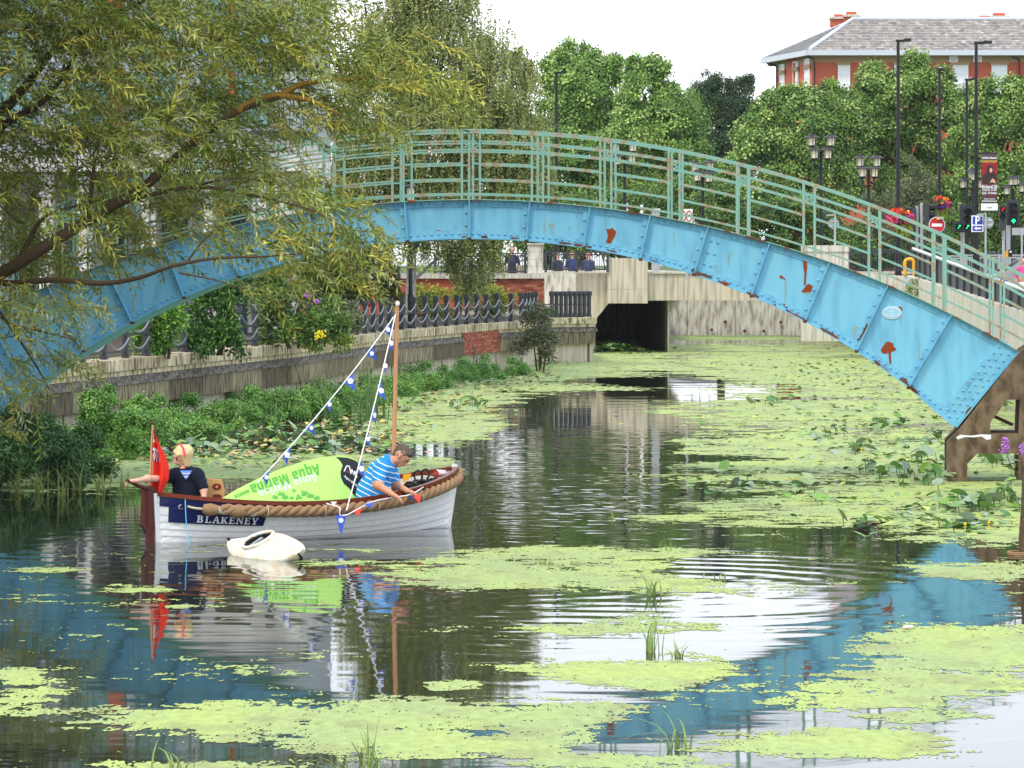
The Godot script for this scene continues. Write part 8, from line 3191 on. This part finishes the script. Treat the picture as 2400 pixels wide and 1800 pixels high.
# ---- near things -------------------------------------------------------------
func foreground() -> void:
	var green := mat("grass_blade", lin(0.2, 0.3, 0.06), 0.6)
	green.backlight_enabled = true
	green.backlight = Color(0.3, 0.3, 0.3)
	for q in [
		[1520, 1395, 0.3, 10, 1.3, "drooping grass tuft on the mid-river duckweed"], [1530, 1530, 0.42, 8, 0.35, "upright grass tuft rising from clear water"], [1590, 1540, 0.2, 4, 1.6, "bent grass blades lying right of the upright tuft"],
		[1580, 1755, 0.28, 8, 1.2, "grass tuft near the bottom edge below the blue reflection"], [870, 1830, 0.36, 16, 0.7, "thick grass clump at the bottom edge left of centre"], [800, 1835, 0.25, 9, 0.9, "smaller grass clump left of the thick bottom clump"], [420, 1810, 0.22, 5, 1.6, "curled grass blades at the bottom left"],
		[1690, 1360, 0.12, 7, 1.4, "flat tuft of weed right of the drooping grass"], [1275, 1325, 0.14, 7, 1.5, "low weed tuft on the left part of the mid-river duckweed"], [1560, 1290, 0.16, 5, 0.8, "tiny grass tuft at the back of the mid-river duckweed"], [1430, 1215, 0.12, 6, 1.0, "lone small tuft in open water right of the bow"],
	]:
		var m := blade_mesh(q[2] * 1.25, q[3] + 3, q[4] + 0.5, 0.009, 0.45)
		var p := W(q[0], q[1])
		p.y = 0.0
		var o := inst("grass_tuft", m, green, self, Transform3D(Basis(), p))
		tag(o, q[5], "grass", "grass tufts on the river")
	# long grass leaning over the water at the left bank
	var lg := []
	for k in 3:
		lg.append(blade_mesh(0.55, 14, 1.5, 0.009, 0.4))
	var pale := mat("bank_grass", lin(0.22, 0.27, 0.07), 0.7)
	var labs := ["bank grass tuft at the far left waterline", "bank grass tuft second from the left edge", "bank grass tuft below the dark leafy bank", "bank grass tuft nearest the tiller", "bank grass tuft right of the dark leafy bank", "bank grass tuft between the bank and the tiller"]
	for k in 6:
		var p := W(40 + k * 48.0, 1150 + (k % 3) * 6.0)
		p.y = 0
		tag(inst("bank_grass", lg[k % 3], pale, self, Transform3D(Basis(Vector3.UP, k * 2.0), p)), labs[k], "grass", "grass tufts at the left waterline")
	# mooring post at the right edge with its rope ring
	var p := W(2400, 1300)
	p.y = 0
	var t := thing("mooring_post", "weathered timber mooring post at the right edge", "post", p)
	var mb := MB.new()
	mb.tube(pv([Vector3(0.03, -0.4, 0), Vector3(0.02, 0.15, 0), Vector3(0.04, 0.5, 0), Vector3(0.05, 0.85, 0)]), pf([0.085, 0.08, 0.075, 0.07]), 10)
	obj("timber", mb, M.bark_tex, t)
	t = thing("rope_ring", "brown rope ring hanging round the mooring post at the water", "rope", p)
	mb = MB.new()
	for r in 3:
		var ring := []
		for k in 21:
			var an := TAU * k / 20.0
			ring.append(Vector3(cos(an) * 0.16 - 0.01, 0.0 + r * 0.018 - 0.01, sin(an) * 0.16))
		mb.tube(PackedVector3Array(ring), pf([0.013]), 6, false)
	obj("rope", mb, M.hemp, t)
	# buddleia leaning in from the right
	var bz := 38.5
	t = thing("buddleia", "purple flower spike of a buddleia leaning in from the right edge", "plant", P(2430, 1240, bz))
	var o := P(2430, 1240, bz)
	mb = MB.new()
	mb.tube(bend([P(2440, 1300, bz) - o, P(2410, 1150, bz) - o, P(2372, 1095, bz) - o, P(2358, 1060, bz) - o], 4), taper(13, 0.012, 0.004), 5)
	obj("stem", mb, M.bark_tex, t)
	mb = MB.new()
	for k in 70:
		mb.col = jit(sl(190, 120, 212), 0.2)
		var y := rng.randf()
		mb.ell(P(2357 + rng.randfn() * 6.0 * (1.0 - y * 0.5), 1062 - y * 36.0, bz) - o + Vector3(0, 0, rng.randfn() * 0.02), Vector3.ONE * 0.011, 5, 3)
	obj("flower_spike", mb, M.cloth, t)
	mb = MB.new()
	for k in 26:
		mb.col = jit(sl(126, 150, 104), 0.2)
		var c := P(2360, 1065, bz).lerp(P(2420, 1190, bz), rng.randf()) - o
		var al := (Vector3(rng.randfn(), 0.3 + rng.randfn() * 0.5, rng.randfn() * 0.5)).normalized()
		leaf_quad(mb, c, al, al.cross(dirv()).normalized(), 0.13, 0.03)
	obj("leaves", mb, M.leaf, t)
	for q in [[2398, 1045], [2396, 1058]]:
		mb = MB.new()
		for k in 20:
			mb.col = jit(sl(186, 124, 206), 0.2)
			mb.ell(P(q[0] + rng.randfn() * 4.0, q[1] + rng.randfn() * 4.0, bz) - o, Vector3.ONE * 0.01, 5, 3)
		obj("flower_spike", mb, M.cloth, t)
	# bits of leaf and twig lying on the nearer duckweed
	var dm := MB.new()
	leaf_quad(dm, Vector3(-0.5, 0, 0), Vector3.RIGHT, Vector3.BACK, 1.0, 0.45, 0.1)
	var dx := []
	var dc := []
	for k in 1500:
		var dd := rng.randf_range(21.5, 47.0)
		var xx := rng.randf_range(-0.152, 0.152) * dd
		var cv := cover(xx, dd)
		if cv < 0.1:
			continue
		dx.append(Transform3D(Basis(dirv(), rng.randf_range(0.0, 0.3)) * Basis(Vector3.UP, rng.randf() * TAU).scaled(Vector3.ONE * rng.randf_range(0.015, 0.06)), Vector3(xx, 0.006, -dd)))
		dc.append(jit([sl(150, 140, 80), sl(96, 116, 50), sl(120, 92, 60), sl(176, 190, 110)][rng.randi() % 4], 0.25))
	var deb := many("floating_debris", dm.mesh(), M.pad, dx, dc)
	deb.set_meta("kind", "stuff")
	tag(deb, "scraps of leaf and twig lying on the duckweed", "debris")
	# pale litter on the duckweed
	p = W(2125, 1476)
	t = thing("litter", "crumpled pink and white scrap floating at the edge of the right duckweed", "litter", p + Vector3(0, 0.012, 0))
	mb = MB.new()
	mb.col = sl(226, 196, 196)
	mb.ell(Vector3(0, 0.01, 0), Vector3(0.04, 0.018, 0.025), 6, 4)
	mb.col = sl(236, 234, 236)
	mb.ell(Vector3(0.03, 0.018, 0.01), Vector3(0.03, 0.014, 0.02), 6, 4)
	obj("scrap", mb, M.plain, t)
	# loam of the left bank under the willow
	mb = MB.new()
	for k in 24:
		for j in 10:
			var f := func(a: int, b: int) -> Vector3:
				var x := -26.0 + a * 0.79
				var z := -45.6 - b * 0.75
				var edge_ := -7.35 + (b - 4.0) * 0.05
				var h := clampf((edge_ - x) * 0.45, -0.3, 1.3)
				return Vector3(x, h + noise.get_noise_2d(x, z) * 0.08, z)
			var a: Vector3 = f.call(k, j)
			var b: Vector3 = f.call(k + 1, j)
			var c: Vector3 = f.call(k + 1, j + 1)
			var d: Vector3 = f.call(k, j + 1)
			mb.quad(a, b, c, d)
	struct("left_bank", mb, M.soil)
